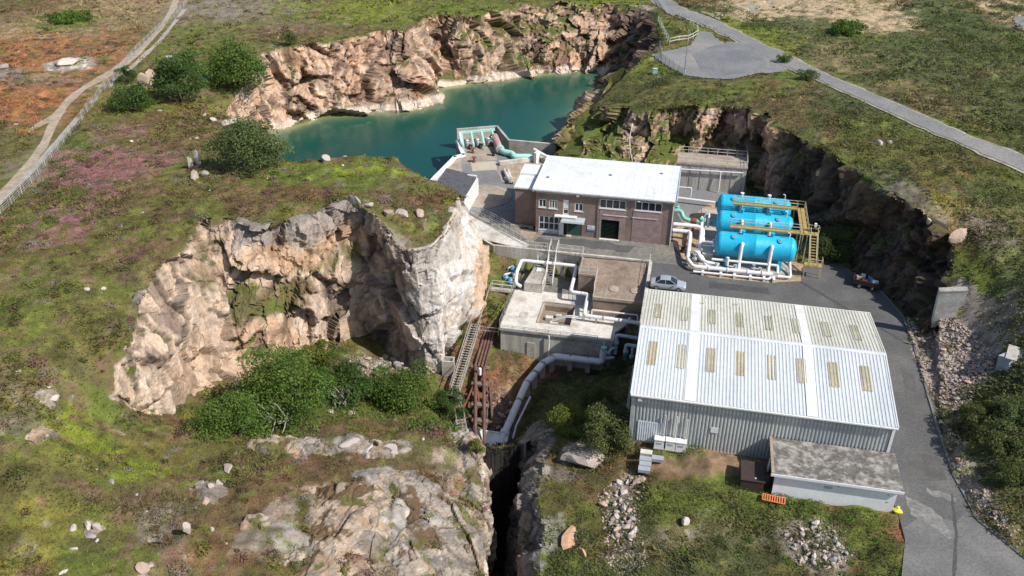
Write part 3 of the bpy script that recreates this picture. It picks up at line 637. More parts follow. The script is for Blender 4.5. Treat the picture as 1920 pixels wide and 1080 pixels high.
# ------------------------------------------------------------------ lake
LX = np.linspace(-62, 36, 197); LY = np.linspace(100, 215, 231); lx, ly = np.meshgrid(LX, LY)
fl = lx.ravel(), ly.ravel(); ins = inside(LAKEP, *fl)
shore = np.array([p[:2] for p in foot(LAKE)]); sd_ = pdist(shore, *fl, closed=False); sd_ = np.where(ins, sd_, 0)
pp = np.stack([fl[0], fl[1], 0*fl[0]], 1)
sh = np.exp(-np.clip(sd_ + (fbm(pp, 6., 4, 2)-.5)*3, 0, 99)/1.8)*sstep(40, 8, fl[0])
sh2 = np.exp(-sd_/9.)
wc = np.array((.006,.060,.056))*(1-sh2[:,None]) + np.array((.013,.092,.055))*sh2[:,None]
wc = wc*(1-sh[:,None]) + np.array((.26,.27,.14))*sh[:,None]
wi = np.arange(len(fl[0])).reshape(lx.shape)
WF = np.stack([wi[:-1,:-1], wi[:-1,1:], wi[1:,1:], wi[1:,:-1]], -1).reshape(-1, 4)
keep = (sd_ > -1)[WF].any(1); near = pdist(LAKEP, *fl) < 4; keep = (ins | near)[WF].any(1)
m, nt, b = newmat('water'); MATS['water'] = m
at = N(nt, 'ShaderNodeAttribute'); at.attribute_name = 'col'; nt.links.new(at.outputs['Color'], b.inputs['Base Color'])
b.inputs['Roughness'].default_value = .14; b.inputs['IOR'].default_value = 1.33; b.inputs['Specular IOR Level'].default_value = .35
co = N(nt, 'ShaderNodeTexCoord').outputs['Object']; bp = N(nt, 'ShaderNodeBump', Distance=.05, Strength=.5)
nt.links.new(noise(nt, co, 1.6, 4, .6, (1, .6, 1)), bp.inputs['Height']); nt.links.new(bp.outputs[0], b.inputs['Normal'])
lake = tag(link('lake_water', npmesh('lake_water', np.stack([fl[0], fl[1], np.full(len(fl[0]), -4.)], 1), WF[keep], wc, True), 'water'), kind='structure')

# ------------------------------------------------------------------ asphalt, roads, paths
mat('asphalt', (.098,.097,.097), .9, c2=(.15,.147,.14), sc=.16, lo=.45, hi=.72, fine=4, famt=.3, bump=.01)
mat('old_asphalt', (.20,.20,.205), .9, c2=(.30,.28,.255), sc=.12, lo=.42, hi=.7, fine=3, famt=.3, bump=.01)
mat('dark_patch', (.16,.165,.175), .9, c2=(.22,.22,.215), sc=.2, fine=3, famt=.25)
mat('road_verge', (.40,.36,.29), .95, c2=(.2,.19,.1), sc=.5, fine=3, famt=.35)
mat('wet_concrete', (.165,.16,.14), .7, c2=(.24,.225,.19), sc=.3, fine=2, famt=.35)
mat('concrete', (.50,.47,.42), .9, c2=(.28,.25,.21), sc=.45, lo=.42, hi=.68, fine=5, famt=.3, bump=.01)
mat('pale_concrete', (.66,.63,.57), .9, c2=(.36,.32,.26), sc=.5, lo=.44, hi=.7, fine=4, famt=.3, bump=.01)
mat('streaked_concrete', (.55,.52,.46), .9, c2=(.30,.28,.24), sc=.8, lo=.42, hi=.7, fine=5, famt=.25, stretch=(1,1,.12))
mat('brown_concrete', (.31,.245,.19), .95, c2=(.19,.14,.10), sc=.5, lo=.4, hi=.65, fine=4, famt=.35, bump=.02)
mat('tan_concrete', (.40,.34,.27), .95, c2=(.28,.22,.16), sc=.4, fine=4, famt=.3)
mat('yellow_slab', (.50,.44,.32), .95, c2=(.42,.37,.28), sc=.4, fine=3, famt=.2)
mat('sand_slab', (.46,.33,.21), .95, c2=(.32,.22,.14), sc=.6, fine=3, famt=.35)
mat('dirt_path', (.44,.36,.28), 1., c2=(.30,.23,.15), sc=.5, fine=3, famt=.3)
def sheet(name, poly, z, m, mod=None):
    return settingw(name, MB().prism([tuple(q) for q in poly], z-.02, z), m)
sheet('yard_asphalt', YARD, 0.0, 'asphalt')
sheet('deck_asphalt', DECKP, -.008, 'old_asphalt')
pg = lambda L, z=0.: [P(a, b, z)[:2] for a, b in L]
sheet('forecourt', pg([(962,424),(1256,461),(1290,498),(1215,492),(1088,481),(984,466),(905,448),(890,430),(930,418)]), .004, 'wet_concrete')
sheet('deck_patch', pg([(868,308),(908,306),(932,322),(946,345),(920,342),(888,345),(872,350)]), -.004, 'dark_patch')
sheet('yellow_slab', pg([(882,304),(930,302),(932,318),(886,321)]), .0, 'yellow_slab')
sheet('tan_slab', pg([(812,345),(856,296),(864,300),(868,330),(866,350),(838,372)]), .004, 'tan_concrete')
sheet('tan_slab', pg([(868,292),(860,264),(925,262),(932,300),(884,303),(869,300)]), .004, 'tan_concrete')
sheet('gravel_verge', pg([(935,312),(1040,296),(1060,304),(1000,330),(965,345),(940,340)]), .002, 'dirt_path')
mat('mid_asphalt', (.135,.133,.13), .9, c2=(.20,.195,.185), sc=.22, lo=.4, hi=.68, fine=4, famt=.3, bump=.01)
sheet('lower_road', pg([(1694,990),(1720,972),(1750,968),(1790,978),(1812,960),(1836,976),(1935,1052),(2060,1135),(2060,1300),(1690,1300),(1691,1075),(1697,1012)]), .005, 'mid_asphalt')
single('round_concrete_slab', 'large round weathered concrete slab lying on the deck beside the brick building', 'slab',
       MB().lathe((-29.5,118.6,-.02), (0,0,1), [(0,4.15),(.08,4.15),(.1,4.08)], 48), 'tan_concrete', (-29.5,118.6,-.02))
def ribbon(name, line, w, m, dz=.06, step=1.2):
    """a strip laid on the ground along (x, y) points"""
    pts = [np.array([q[0], q[1], 0.]) for q in line]; out = []
    for a, b in zip(pts[:-1], pts[1:]):
        n = max(2, int(np.linalg.norm(b-a)/step))
        out += [a+(b-a)*k/n for k in range(n)]
    out.append(pts[-1]); out = np.array(out)
    xy = out[:,:2]
    for _ in range(6): xy[1:-1] = (xy[:-2]+2*xy[1:-1]+xy[2:])/4
    t = np.gradient(xy, axis=0); t /= np.linalg.norm(t, axis=1, keepdims=True); nn = np.stack([-t[:,1], t[:,0]], 1)
    K = 7; V = []
    ww = np.interp(np.arange(len(xy)), np.linspace(0, len(xy)-1, len(w)), w) if isinstance(w, (list, tuple)) else np.full(len(xy), w)
    ww = ww*(1+.4*(fbm(np.stack([xy[:,0], xy[:,1], 0*xy[:,0]], 1), 3., 3, 4)-.5)*2)
    base = Hf(xy[:,0], xy[:,1], False)
    for _ in range(4): base[1:-1] = (base[:-2]+2*base[1:-1]+base[2:])/4
    for k in range(K):
        q = xy + nn*((k/(K-1)-.5)*ww)[:,None]
        V.append(np.stack([q[:,0], q[:,1], Hf(q[:,0], q[:,1], False) + dz], 1))
    V = np.array(V)
    top = V.reshape(-1, 3); n = len(xy); id2 = np.arange(K*n).reshape(K, n)
    F = np.stack([id2[:-1,:-1], id2[:-1,1:], id2[1:,1:], id2[1:,:-1]], -1).reshape(-1, 4)
    o = link(name, npmesh(name, top, F[:, ::-1], None, True), m); o['kind'] = 'structure'
    return xy, base + dz

RD = ROADS[0][0]
ribbon('road_verge', RD, 4.7, 'road_verge', .05)
ribbon('hill_road', RD, 3.6, 'old_asphalt', .1)
mat('fence_gravel', (.42,.38,.34), 1., c2=(.30,.26,.2), sc=.5, fine=3, famt=.3)
PT = ROADS[1][0]
ribbon('dirt_path', PT, [1.7,1.5,1.2,1.2,1.7,1.9,1.5,1.3,1.3,1.5], 'dirt_path', .05)
ribbon('dirt_path', [P(a,b,9.6)[:2] for a,b in [(118,210),(70,240),(20,262),(-50,285)]], 1.6, 'dirt_path', .045)
ribbon('dirt_path', [P(a,b,9.2)[:2] for a,b in [(345,8),(300,70),(225,145),(170,200),(120,262),(60,340),(0,395),(-40,430)]], 1.0, 'fence_gravel', .055)
ribbon('sand_track', [P(a,b,9.7)[:2] for a,b in [(1330,26),(1380,22),(1420,10),(1500,-8),(1600,-40)]], 7, 'road_verge', .04)
def drape(name, poly, m, dz, res=1.0):
    x0, y0 = poly.min(0); x1, y1 = poly.max(0)
    gx, gy = np.meshgrid(np.arange(x0, x1+res, res), np.arange(y0, y1+res, res)); X = gx.ravel(); Y = gy.ravel()
    ins = inside(poly, X, Y); i = np.arange(len(X)).reshape(gx.shape)
    F = np.stack([i[:-1,:-1], i[:-1,1:], i[1:,1:], i[1:,:-1]], -1).reshape(-1, 4); F = F[ins[F].sum(1) >= 2]
    o = link(name, npmesh(name, np.stack([X, Y, Hf(X, Y, False)+dz], 1), F, None, True), m); o['kind'] = 'structure'; return o
drape('viewpoint_pad', PAD, 'old_asphalt', .08, .4)
drape('dark_patch', np.array([P(a,b,9.3)[:2] for a,b in [(1300,100),(1330,88),(1372,80),(1420,100),(1436,122),(1415,136),(1350,140),(1315,128)]]), 'dark_patch', .1, .4)
drape('tarmac_patch', np.array([P(a,b,9.2)[:2] for a,b in [(1238,0),(1250,24),(1262,30),(1280,20),(1262,-2)]]), 'old_asphalt', .11, .5)
drape('car_park', np.array([P(a,b,11)[:2] for a,b in [(1902,28),(1960,22),(1960,62),(1912,52)]]), 'old_asphalt', .1, .6)

# worn and patched surfaces of the yard and the lane
mat('dust', (.24,.235,.22), .95, c2=(.17,.165,.155), sc=.9, lo=.4, hi=.6, fine=3, famt=.35)
mat('tar', (.062,.062,.064), .85, c2=(.085,.085,.085), sc=.8, fine=4, famt=.3)
mat('stained_asphalt', (.115,.112,.106), .85, c2=(.085,.083,.08), sc=.5, fine=4, famt=.35)
def ragged(name, px, z, m, seed, amp=.35):
    q = np.array(pg(px)); out = []
    for a, b in zip(q, np.roll(q, -1, 0)):
        n = max(2, int(np.linalg.norm(b-a)/.5))
        for k in range(n): p = a+(b-a)*k/n; out.append(p+amp*(RNG.random(2)-.5))
    return settingw(name, MB().prism([tuple(v) for v in out], z-.012, z), m)
ragged('dust_streak', [(1700,930),(1735,945),(1765,970),(1788,1005),(1780,1012),(1745,985),(1705,962)], .010, 'dust', 1)
ragged('dust_streak', [(1735,915),(1790,930),(1792,940),(1745,928)], .010, 'dust', 2)
ragged('tar_seam', [(1782,925),(1787,925),(1796,1000),(1792,1082),(1785,1082),(1790,1000)], .011, 'tar', 3, .1)
ragged('tar_patch', [(1560,560),(1640,575),(1650,600),(1575,588)], .006, 'stained_asphalt', 4, .15)
ragged('tar_patch', [(1330,528),(1440,540),(1445,552),(1330,540)], .006, 'tar', 5, .1)
ragged('tar_patch', [(1690,690),(1712,700),(1735,800),(1710,800)], .006, 'stained_asphalt', 6, .15)
ragged('tar_patch', [(1700,850),(1760,850),(1775,900),(1705,905)], .006, 'stained_asphalt', 7, .15)
ragged('damp_stain', [(1010,445),(1090,448),(1190,462),(1180,474),(1080,462),(1000,455)], .008, 'stained_asphalt', 8, .5)
ragged('pale_stain', [(1015,440),(1040,437),(1060,442),(1050,450),(1020,450)], .012, 'dust', 9, .4)
ragged('tar_seam', [(1500,530),(1690,640),(1693,638),(1503,527)], .009, 'tar', 10, .06)
ragged('sand_patch', [(972,432),(1004,436),(1002,446),(985,447)], .012, 'sand_slab', 11, .3)
# ------------------------------------------------------------------ materials of the built things
def brickmat(name, c1, c2, mortar, big=.5):
    m, nt, b = newmat(name); co = N(nt, 'ShaderNodeTexCoord').outputs['Object']
    sp = N(nt, 'ShaderNodeSeparateXYZ'); nt.links.new(co, sp.inputs[0])
    ad = N(nt, 'ShaderNodeMath', operation='ADD'); nt.links.new(sp.outputs[0], ad.inputs[0]); nt.links.new(sp.outputs[1], ad.inputs[1])
    cb = N(nt, 'ShaderNodeCombineXYZ'); nt.links.new(ad.outputs[0], cb.inputs[0]); nt.links.new(sp.outputs[2], cb.inputs[1])
    bt = N(nt, 'ShaderNodeTexBrick'); nt.links.new(cb.outputs[0], bt.inputs['Vector'])
    bt.inputs['Scale'].default_value = 1; bt.inputs['Brick Width'].default_value = .46; bt.inputs['Row Height'].default_value = .155
    bt.inputs['Mortar Size'].default_value = .016; bt.inputs['Color1'].default_value = (*c1, 1); bt.inputs['Color2'].default_value = (*c2, 1); bt.inputs['Mortar'].default_value = (*mortar, 1)
    bt.inputs['Bias'].default_value = -.2
    v = mixrgb(nt, ramp(nt, noise(nt, co, big, 5, .65), .35, .65), (.78,.76,.76), (1.12,1.1,1.08))
    nt.links.new(mixrgb(nt, 1., bt.outputs[0], v, 'MULTIPLY'), b.inputs['Base Color']); b.inputs['Roughness'].default_value = .9
    bp = N(nt, 'ShaderNodeBump', Distance=.01, Strength=.6); bp.invert = True; nt.links.new(bt.outputs[1], bp.inputs['Height']); nt.links.new(bp.outputs[0], b.inputs['Normal'])
    MATS[name] = m
brickmat('brown_brick', (.25,.185,.155), (.205,.15,.125), (.24,.19,.165))
brickmat('mauve_brick', (.27,.185,.175), (.36,.26,.245), (.40,.33,.31), .9)
mat('white_roof', (.72,.74,.75), .5, c2=(.58,.60,.60), sc=.35, lo=.48, hi=.72, fine=2.5, famt=.1)
mat('white_paint', (.76,.76,.74), .5, c2=(.60,.59,.55), sc=.8, lo=.5, hi=.75, fine=4, famt=.1)
mat('white_pipe', (.78,.78,.78), .4, c2=(.66,.66,.64), sc=1.2, lo=.5, hi=.7, fine=3, famt=.08)
mat('bluish_pipe', (.46,.55,.62), .4, c2=(.36,.43,.48), sc=1.2, fine=3, famt=.1)
mat('galvanised', (.46,.47,.47), .45, metal=.55, c2=(.34,.34,.33), sc=2, fine=5, famt=.15)
mat('rail_white', (.66,.66,.63), .5, c2=(.45,.43,.39), sc=2, fine=5, famt=.15)
mat('frame_white', (.72,.73,.73), .5, famt=.08)
mat('dark_void', (.012,.014,.013), .8, famt=.1)
mat('roller_green', (.10,.20,.16), .5, c2=(.085,.165,.135), sc=1., fine=3, famt=.12)
mat('dark_green_door', (.012,.030,.024), .5, famt=.2)
mat('cladding', (.40,.42,.43), .55, c2=(.28,.31,.33), sc=.22, lo=.42, hi=.62, fine=3, famt=.14, stretch=(1,1,.3))
mat('cladding_rib', (.52,.54,.51), .55, c2=(.34,.365,.375), sc=.22, lo=.40, hi=.60, fine=3, famt=.14, stretch=(1,1,.3))
mat('roof_cool', (.54,.58,.605), .5, c2=(.46,.50,.52), sc=.3, fine=2, famt=.1, stretch=(1,.25,1))
mat('roof_cool_rib', (.63,.665,.685), .5, c2=(.54,.57,.59), sc=.3, fine=2, famt=.08, stretch=(1,.25,1))
mat('roof_warm', (.56,.55,.47), .6, c2=(.44,.43,.35), sc=.35, fine=2, famt=.14, stretch=(1,.25,1))
mat('roof_warm_rib', (.64,.63,.56), .6, c2=(.52,.51,.43), sc=.35, fine=2, famt=.12, stretch=(1,.25,1))
mat('skylight_tan', (.47,.41,.28), .4, c2=(.36,.32,.23), sc=1.2, fine=4, famt=.2, stretch=(1,.3,1))
mat('skylight_olive', (.36,.34,.22), .5, c2=(.50,.48,.38), sc=1.2, fine=4, famt=.25, stretch=(1,.3,1))
mat('mottled_roof', (.145,.137,.122), .95, c2=(.36,.335,.30), sc=.9, lo=.46, hi=.62, fine=3.5, famt=.4, bump=.01)
mat('outbuilding_white', (.84,.85,.86), .6, c2=(.70,.72,.73), sc=.3, fine=3, famt=.06)
mat('dark_brown', (.055,.036,.028), .6, c2=(.042,.03,.026), sc=.7, famt=.2)
mat('slate', (.07,.07,.085), .7, c2=(.11,.105,.11), sc=1.5, fine=5, famt=.35, bump=.02)
mat('tank_blue', (.012,.45,.70), .5, c2=(.07,.47,.64), sc=1.3, lo=.5, hi=.72, fine=3, famt=.12, stretch=(1,1,.25))
mat('walk_yellow', (.46,.335,.11), .6, c2=(.36,.26,.10), sc=1.5, fine=5, famt=.2)
mat('rail_yellow', (.55,.48,.29), .5, c2=(.48,.42,.24), sc=2, fine=5, famt=.15)
mat('mint', (.33,.66,.58), .5, c2=(.42,.66,.60), sc=1.5, fine=4, famt=.1)
mat('mint_pipe', (.22,.56,.46), .45, c2=(.18,.46,.38), sc=1.5, fine=4, famt=.12)
mat('pink_pipe', (.52,.35,.34), .6, c2=(.42,.22,.19), sc=1.2, fine=4, famt=.2)
mat('rust', (.115,.062,.05), .8, c2=(.19,.10,.075), sc=1.2, fine=5, famt=.3)
mat('rust_red', (.22,.07,.045), .8, c2=(.13,.06,.045), sc=1.2, fine=5, famt=.3)
mat('grey_timber', (.36,.335,.30), .9, c2=(.26,.24,.21), sc=1.5, fine=5, famt=.3)
mat('brown_support', (.22,.185,.13), .9, c2=(.15,.12,.09), sc=1.2, fine=5, famt=.3)
mat('blue_valve', (.10,.30,.50), .5, famt=.15)
mat('orange', (.72,.20,.07), .6, famt=.15)
mat('yellow_cloth', (.75,.72,.05), .8, c2=(.6,.55,.05), sc=3, famt=.15)
mat('slab_grey', (.36,.39,.43), .8, c2=(.28,.30,.33), sc=1.2, fine=5, famt=.2)
mat('car_paint', (.50,.56,.60), .25, metal=.4, famt=.04)
mat('rubber', (.02,.02,.02), .8, famt=.1)
mat('chrome', (.55,.55,.55), .3, metal=.8, famt=.05)
mat('red_lens', (.4,.02,.02), .3, famt=.05)
mat('blue_board', (.10,.22,.45), .5, famt=.05)
m, nt, b = newmat('glass'); MATS['glass'] = m; b.inputs['Base Color'].default_value = (.025,.034,.045,1); b.inputs['Roughness'].default_value = .08; b.inputs['Specular IOR Level'].default_value = .6

# ------------------------------------------------------------------ brick pump house
BX0, BX1, BY0, BY1, BZ = -19.7, -0.95, 108.6, 120.0, 6.5
bld = Thing('pump_house', 'brown brick two storey pump house with flat white roof and a left wing', 'building', (-10.3, BY0, 0))
def holed(x0, x1, z0, z1, y, holes, depth=.16):
    xs = sorted({x0, x1, *[h[0] for h in holes], *[h[1] for h in holes]}); zs = sorted({z0, z1, *[h[2] for h in holes], *[h[3] for h in holes]})
    M = MB()
    for a, c in zip(xs[:-1], xs[1:]):
        for d, e in zip(zs[:-1], zs[1:]):
            mx, mz = (a+c)/2, (d+e)/2
            if any(h[0] < mx < h[1] and h[2] < mz < h[3] for h in holes): continue
            M.add([(a,y,d),(c,y,d),(c,y,e),(a,y,e)], [(0,1,2,3)])
    for h in holes:
        a, c, d, e = h; Y = y+depth
        M.add([(a,y,d),(a,Y,d),(a,Y,e),(a,y,e)], [(3,2,1,0)]); M.add([(c,y,d),(c,Y,d),(c,Y,e),(c,y,e)], [(0,1,2,3)])
        M.add([(a,y,e),(c,y,e),(c,Y,e),(a,Y,e)], [(3,2,1,0)]); M.add([(a,y,d),(c,y,d),(c,Y,d),(a,Y,d)], [(0,1,2,3)])
    return M
WIN = dict(a=(-19.30,-18.25,3.95,5.2), b=(-17.85,-16.7,3.9,5.2), c=(-15.9,-15.12,3.2,5.4), d=(-14.3,-13.15,3.85,5.05), s1=(-10.9,-7.3,4.65,6.0), s2=(-6.1,-2.5,4.8,6.1), big=(-19.25,-16.4,.55,2.65))
GAR = (-10.55,-8.05,.06,2.95); ROLL = (-15.2,-13.2,.02,2.45); SLOT_ = (-15.72,-15.26,.02,2.05)
front = holed(BX0, BX1, -.3, BZ, BY0, list(WIN.values())+[GAR, ROLL, SLOT_])
bld.part('wall', front, 'brown_brick', smooth=False)
rest = MB(); y0 = BY0
rest.add([(BX0,y0,-.3),(BX0,BY1,-.3),(BX0,BY1,BZ),(BX0,y0,BZ)], [(3,2,1,0)]); rest.add([(BX1,y0,-.3),(BX1,BY1,-.3),(BX1,BY1,BZ),(BX1,y0,BZ)], [(0,1,2,3)]); rest.add([(BX0,BY1,-.3),(BX1,BY1,-.3),(BX1,BY1,BZ),(BX0,BY1,BZ)], [(3,2,1,0)])
bld.part('wall', rest, 'brown_brick', smooth=False)
wing = MB().box(-22.95,-19.72,110.1,117.4,-.3,5.8); wg = bld.part('wing', wing, 'brown_brick', smooth=False)
bld.part('wing_roof', MB().box(-23.1,-19.73,109.95,114.2,5.81,6.02), 'white_roof', wg)
bld.part('wing_roof', MB().box(-23.1,-19.73,114.21,117.6,5.81,6.34), 'white_roof', wg)
bld.part('brick_panel', holed(-10.85,-7.2,0,4.62,BY0-.035,[GAR],.03), 'mauve_brick', smooth=False, label='paler mauve brick panel round the dark doorway')
bld.part('brick_panel', holed(-6.3,-2.3,0,4.78,BY0-.035,[],.03), 'mauve_brick', smooth=False, label='paler mauve brick panel right of the dark doorway')
rf = bld.part('roof', MB().hexa([(-20.0,108.3,6.51),(-.7,108.3,6.51),(-.7,120.3,6.6),(-20.0,120.3,6.6)], [(-20.0,108.3,6.70),(-.7,108.3,6.70),(-.7,120.3,6.80),(-20.0,120.3,6.80)]), 'white_roof', smooth=False)
bld.part('verge_trim', MB().box(-.70,-.55,108.28,120.3,6.3,6.84), 'bluish_pipe', rf)
bld.part('verge_trim', MB().box(-20.16,-20.0,108.28,120.3,6.3,6.88), 'white_roof', rf)
bld.part('gutter', MB().tube([(-20,108.22,6.56),(-.6,108.22,6.56)], .07, 8), 'galvanised', rf)
for k in range(1, 19):
    bld.part('seam', MB().hexa([(-20.0+k*1.015,108.32,6.698),(-19.96+k*1.015,108.32,6.698),(-19.96+k*1.015,120.28,6.798),(-20.0+k*1.015,120.28,6.798)], [(-20.0+k*1.015,108.32,6.725),(-19.96+k*1.015,108.32,6.725),(-19.96+k*1.015,120.28,6.825),(-20.0+k*1.015,120.28,6.825)]), 'white_roof', rf, smooth=False)
for q in ((-18.5,112.5,.5),(-3,117,.6),(-10,115,.4)):
    bld.part('roof_vent', MB().lathe((q[0],q[1],6.72), (0,0,1), [(0,.18),(.25,.18),(.26,.28),(.36,.26),(.38,.02)], 12), 'white_paint', rf)
bld.part('eaves_band', MB().box(BX0+.02,BX1-.02,BY0-.06,BY0-.005,6.16,6.5), 'concrete', smooth=False)
def window(T, x0, x1, z0, z1, nx, nz, y, w=.07, fm='frame_white', splits=None):
    F = MB(); yy = y+.05
    F.box(x0,x1,yy,yy+.08,z0,z0+w).box(x0,x1,yy,yy+.08,z1-w,z1).box(x0,x0+w,yy+.002,yy+.078,z0+w,z1-w).box(x1-w,x1,yy+.002,yy+.078,z0+w,z1-w)
    xs = [x0+(x1-x0)*k/nx for k in range(1, nx)]
    for x in xs: F.box(x-w/2,x+w/2,yy+.002,yy+.078,z0+w,z1-w)
    for k in range(1, nz):
        z = z0+(z1-z0)*k/nz; F.box(x0+w,x1-w,yy+.01,yy+.07,z-w/2,z+w/2)
    F.box(x0-.08,x1+.08,y-.09,y+.04,z0-.09,z0-.005)
    f = T.part('window', F, fm, smooth=False)
    ex = [x0]+xs+[x1]
    for a, c in zip(ex[:-1], ex[1:]):
        for k in range(nz):
            z = z0+(z1-z0)*k/nz
            T.part('pane', MB().box(a+.02,c-.02,yy+.03,yy+.05,z+.02,z+(z1-z0)/nz-.02), 'glass', f, smooth=False)
    return f
window(bld, *WIN['a'], 2, 1, BY0, .12); window(bld, *WIN['b'], 3, 1, BY0, .12); window(bld, *WIN['d'], 2, 1, BY0, .12)
window(bld, *WIN['s1'], 4, 1, BY0, .10); window(bld, *WIN['s2'], 4, 1, BY0, .10); window(bld, *WIN['big'], 4, 2, BY0, .11)
f = window(bld, *WIN['c'], 1, 3, BY0, .12); bld.part('panel', MB().box(-15.8,-15.2,BY0+.04,BY0+.07,4.1,5.3), 'frame_white', f)
bld.part('sill_panel', MB().box(-19.3,-16.35,BY0-.05,BY0-.004,.02,.50), 'pale_concrete', smooth=False)
for a in (-10.0,-6.0):
    bld.part('lintel', MB().box(a-.4,a+3.0,BY0-.1,BY0-.037,3.62,3.74), 'pale_concrete', smooth=False)
bld.part('threshold', MB().box(-10.7,-7.95,BY0-.35,BY0-.04,.0,.07), 'white_paint', smooth=False)
gd = MB()
for k in range(14): gd.bar((GAR[0]+.02,BY0+.22,.12+k*.205), (GAR[1]-.02,BY0+.22,.12+k*.205), .2, .03)
bld.part('garage_door', gd, 'dark_green_door', smooth=False)
rd = MB()
for k in range(16): rd.bar((ROLL[0]+.02,BY0+.09,.09+k*.15), (ROLL[1]-.02,BY0+.09,.09+k*.15), .145, .03)
bld.part('roller_door', rd, 'roller_green', smooth=False)
bld.part('doorway', MB().box(SLOT_[0],SLOT_[1],BY0+.15,BY0+.17,0,2.06), 'dark_void', smooth=False)
dl = bld.part('door', MB().hexa([(-15.75,BY0-.02,.05),(-15.75,BY0-.08,.05),(-16.3,BY0-.42,.05),(-16.32,BY0-.36,.05)], [(-15.75,BY0-.02,2.05),(-15.75,BY0-.08,2.05),(-16.3,BY0-.42,2.05),(-16.32,BY0-.36,2.05)]), 'white_paint', smooth=False, label='white door standing open')
bld.part('handle', MB().box(-16.2,-16.12,BY0-.47,BY0-.40,1.0,1.12), 'galvanised', dl)
cn = bld.part('canopy', MB().box(-15.9,-12.75,107.1,BY0-.005,2.75,2.88), 'bluish_pipe', smooth=False)
bld.part('fascia', MB().box(-15.95,-12.7,107.02,107.09,2.66,2.98), 'white_paint', cn)
bld.part('ledge', MB().box(-17.0,-13.9,107.9,BY0-.005,3.0,3.10), 'white_paint', cn)
sg = bld.part('sign_board', MB().box(-12.42,-11.4,BY0-.05,BY0-.02,1.0,1.85), 'frame_white', smooth=False)
bld.part('blue_strip', MB().box(-12.42,-11.4,BY0-.06,BY0-.052,1.0,1.28), 'blue_board', sg)
bld.part('lettering', MB().box(-12.3,-11.75,BY0-.058,BY0-.052,1.62,1.72).box(-12.3,-11.55,BY0-.058,BY0-.052,1.42,1.48), 'slab_grey', sg)
bld.part('downpipe', MB().tube([(-1.02,BY0-.1,6.3),(-1.02,BY0-.1,0)], .075, 8), 'rail_white')
bld.part('downpipe', MB().tube([(-10.99,BY0-.1,6.3),(-10.99,BY0-.1,0)], .05, 8), 'galvanised')
for x in (-13.9,-5.6): bld.part('flood_light', MB().box(x-.18,x+.18,BY0-.42,BY0-.1,6.2,6.34), 'white_paint')
bld.part('step', MB().box(-15.9,-14.6,BY0-.5,BY0-.01,0,.1), 'pale_concrete', smooth=False)

# ------------------------------------------------------------------ corrugated shed
WX0, WX1, WY0, WY1, WE, WR = -2.6, 20.95, 67.2, 86.1, 5.8, 7.1; WM = (WY0+WY1)/2
shed = Thing('warehouse', 'large corrugated metal warehouse with tan rooflights and two white bands across its roof', 'warehouse', (9.2, WY0, 0))
def corrugated(T, name, m1, m2, x0, x1, pa, pb, nrm, pitch=.33, d=.05, parent=None, label=None):
    """ribbed sheet from line pa (y, z) to line pb (y, z), ribs standing out along nrm (y, z)"""
    V = []; F = []; mi = []; x = x0; prof = []
    while x < x1-.01:
        e = min(x+pitch, x1); q = e-x
        prof += [(x,0,0),(x+q*.42,0,1),(x+q*.54,d,1),(x+q*.88,d,1)]; x = e
    prof.append((x1,0,0)); ny, nz = nrm
    for (xx, h, _) in prof:
        V += [(xx, pa[0]+ny*h, pa[1]+nz*h), (xx, pb[0]+ny*h, pb[1]+nz*h)]
    for i in range(len(prof)-1):
        F.append((2*i, 2*i+2, 2*i+3, 2*i+1)); mi.append(0 if i % 4 == 0 else 1)
    M = MB().add(V, F); o = T.part(name, M, m1, parent, label, smooth=False)
    o.data.materials.append(MATS[m2]); o.data.polygons.foreach_set('material_index', mi); return o
sl = (WR-WE)/(WM-WY0); nf = (-sl/math.hypot(1, sl), 1/math.hypot(1, sl)); nb_ = (-nf[0], nf[1])
fr = corrugated(shed, 'roof', 'roof_cool', 'roof_cool_rib', WX0-.12, WX1+.12, (WY0-.3, WE-.3*sl), (WM, WR), nf, label='bluish white front roof slope')
bk = corrugated(shed, 'roof', 'roof_warm', 'roof_warm_rib', WX0-.12, WX1+.12, (WM, WR), (WY1+.3, WE-.3*sl), nb_, label='yellowish back roof slope')
def roofpt(y, h): return (y + (nf[0] if y < WM else nb_[0])*h, (WE+(y-WY0)*sl if y < WM else WE+(WY1-y)*sl) + nf[1]*h)
def onroof(name, x0, x1, y0, y1, h0, h1, m, parent, sm=False):
    a, b = roofpt(y0, h0), roofpt(y1, h0); c, d = roofpt(y0, h1), roofpt(y1, h1)
    return shed.part(name, MB().hexa([(x0,*a),(x1,*a),(x1,*b),(x0,*b)], [(x0,*c),(x1,*c),(x1,*d),(x0,*d)]), m, parent, smooth=sm)
for x0, x1 in ((2.2,3.08),(13.25,14.2)):
    onroof('roof_band', x0, x1, WY0-.28, WM-.2, .03, .09, 'white_paint', fr); onroof('roof_band', x0, x1, WM+.2, WY1+.25, .03, .09, 'white_paint', bk)
for cx in (-1.25,1.52,4.4,7.27,10.15,13.0,15.95,18.9):
    if True:
        o = corrugated(shed, 'rooflight', 'skylight_tan', 'skylight_tan', cx-.46, cx+.46, roofpt(71.1, .045), roofpt(74.5, .045), nf, parent=fr)
        o = corrugated(shed, 'rooflight', 'skylight_olive', 'skylight_olive', cx-.42, cx+.42, roofpt(79.1, .045), roofpt(82.6, .045), nb_, parent=bk)
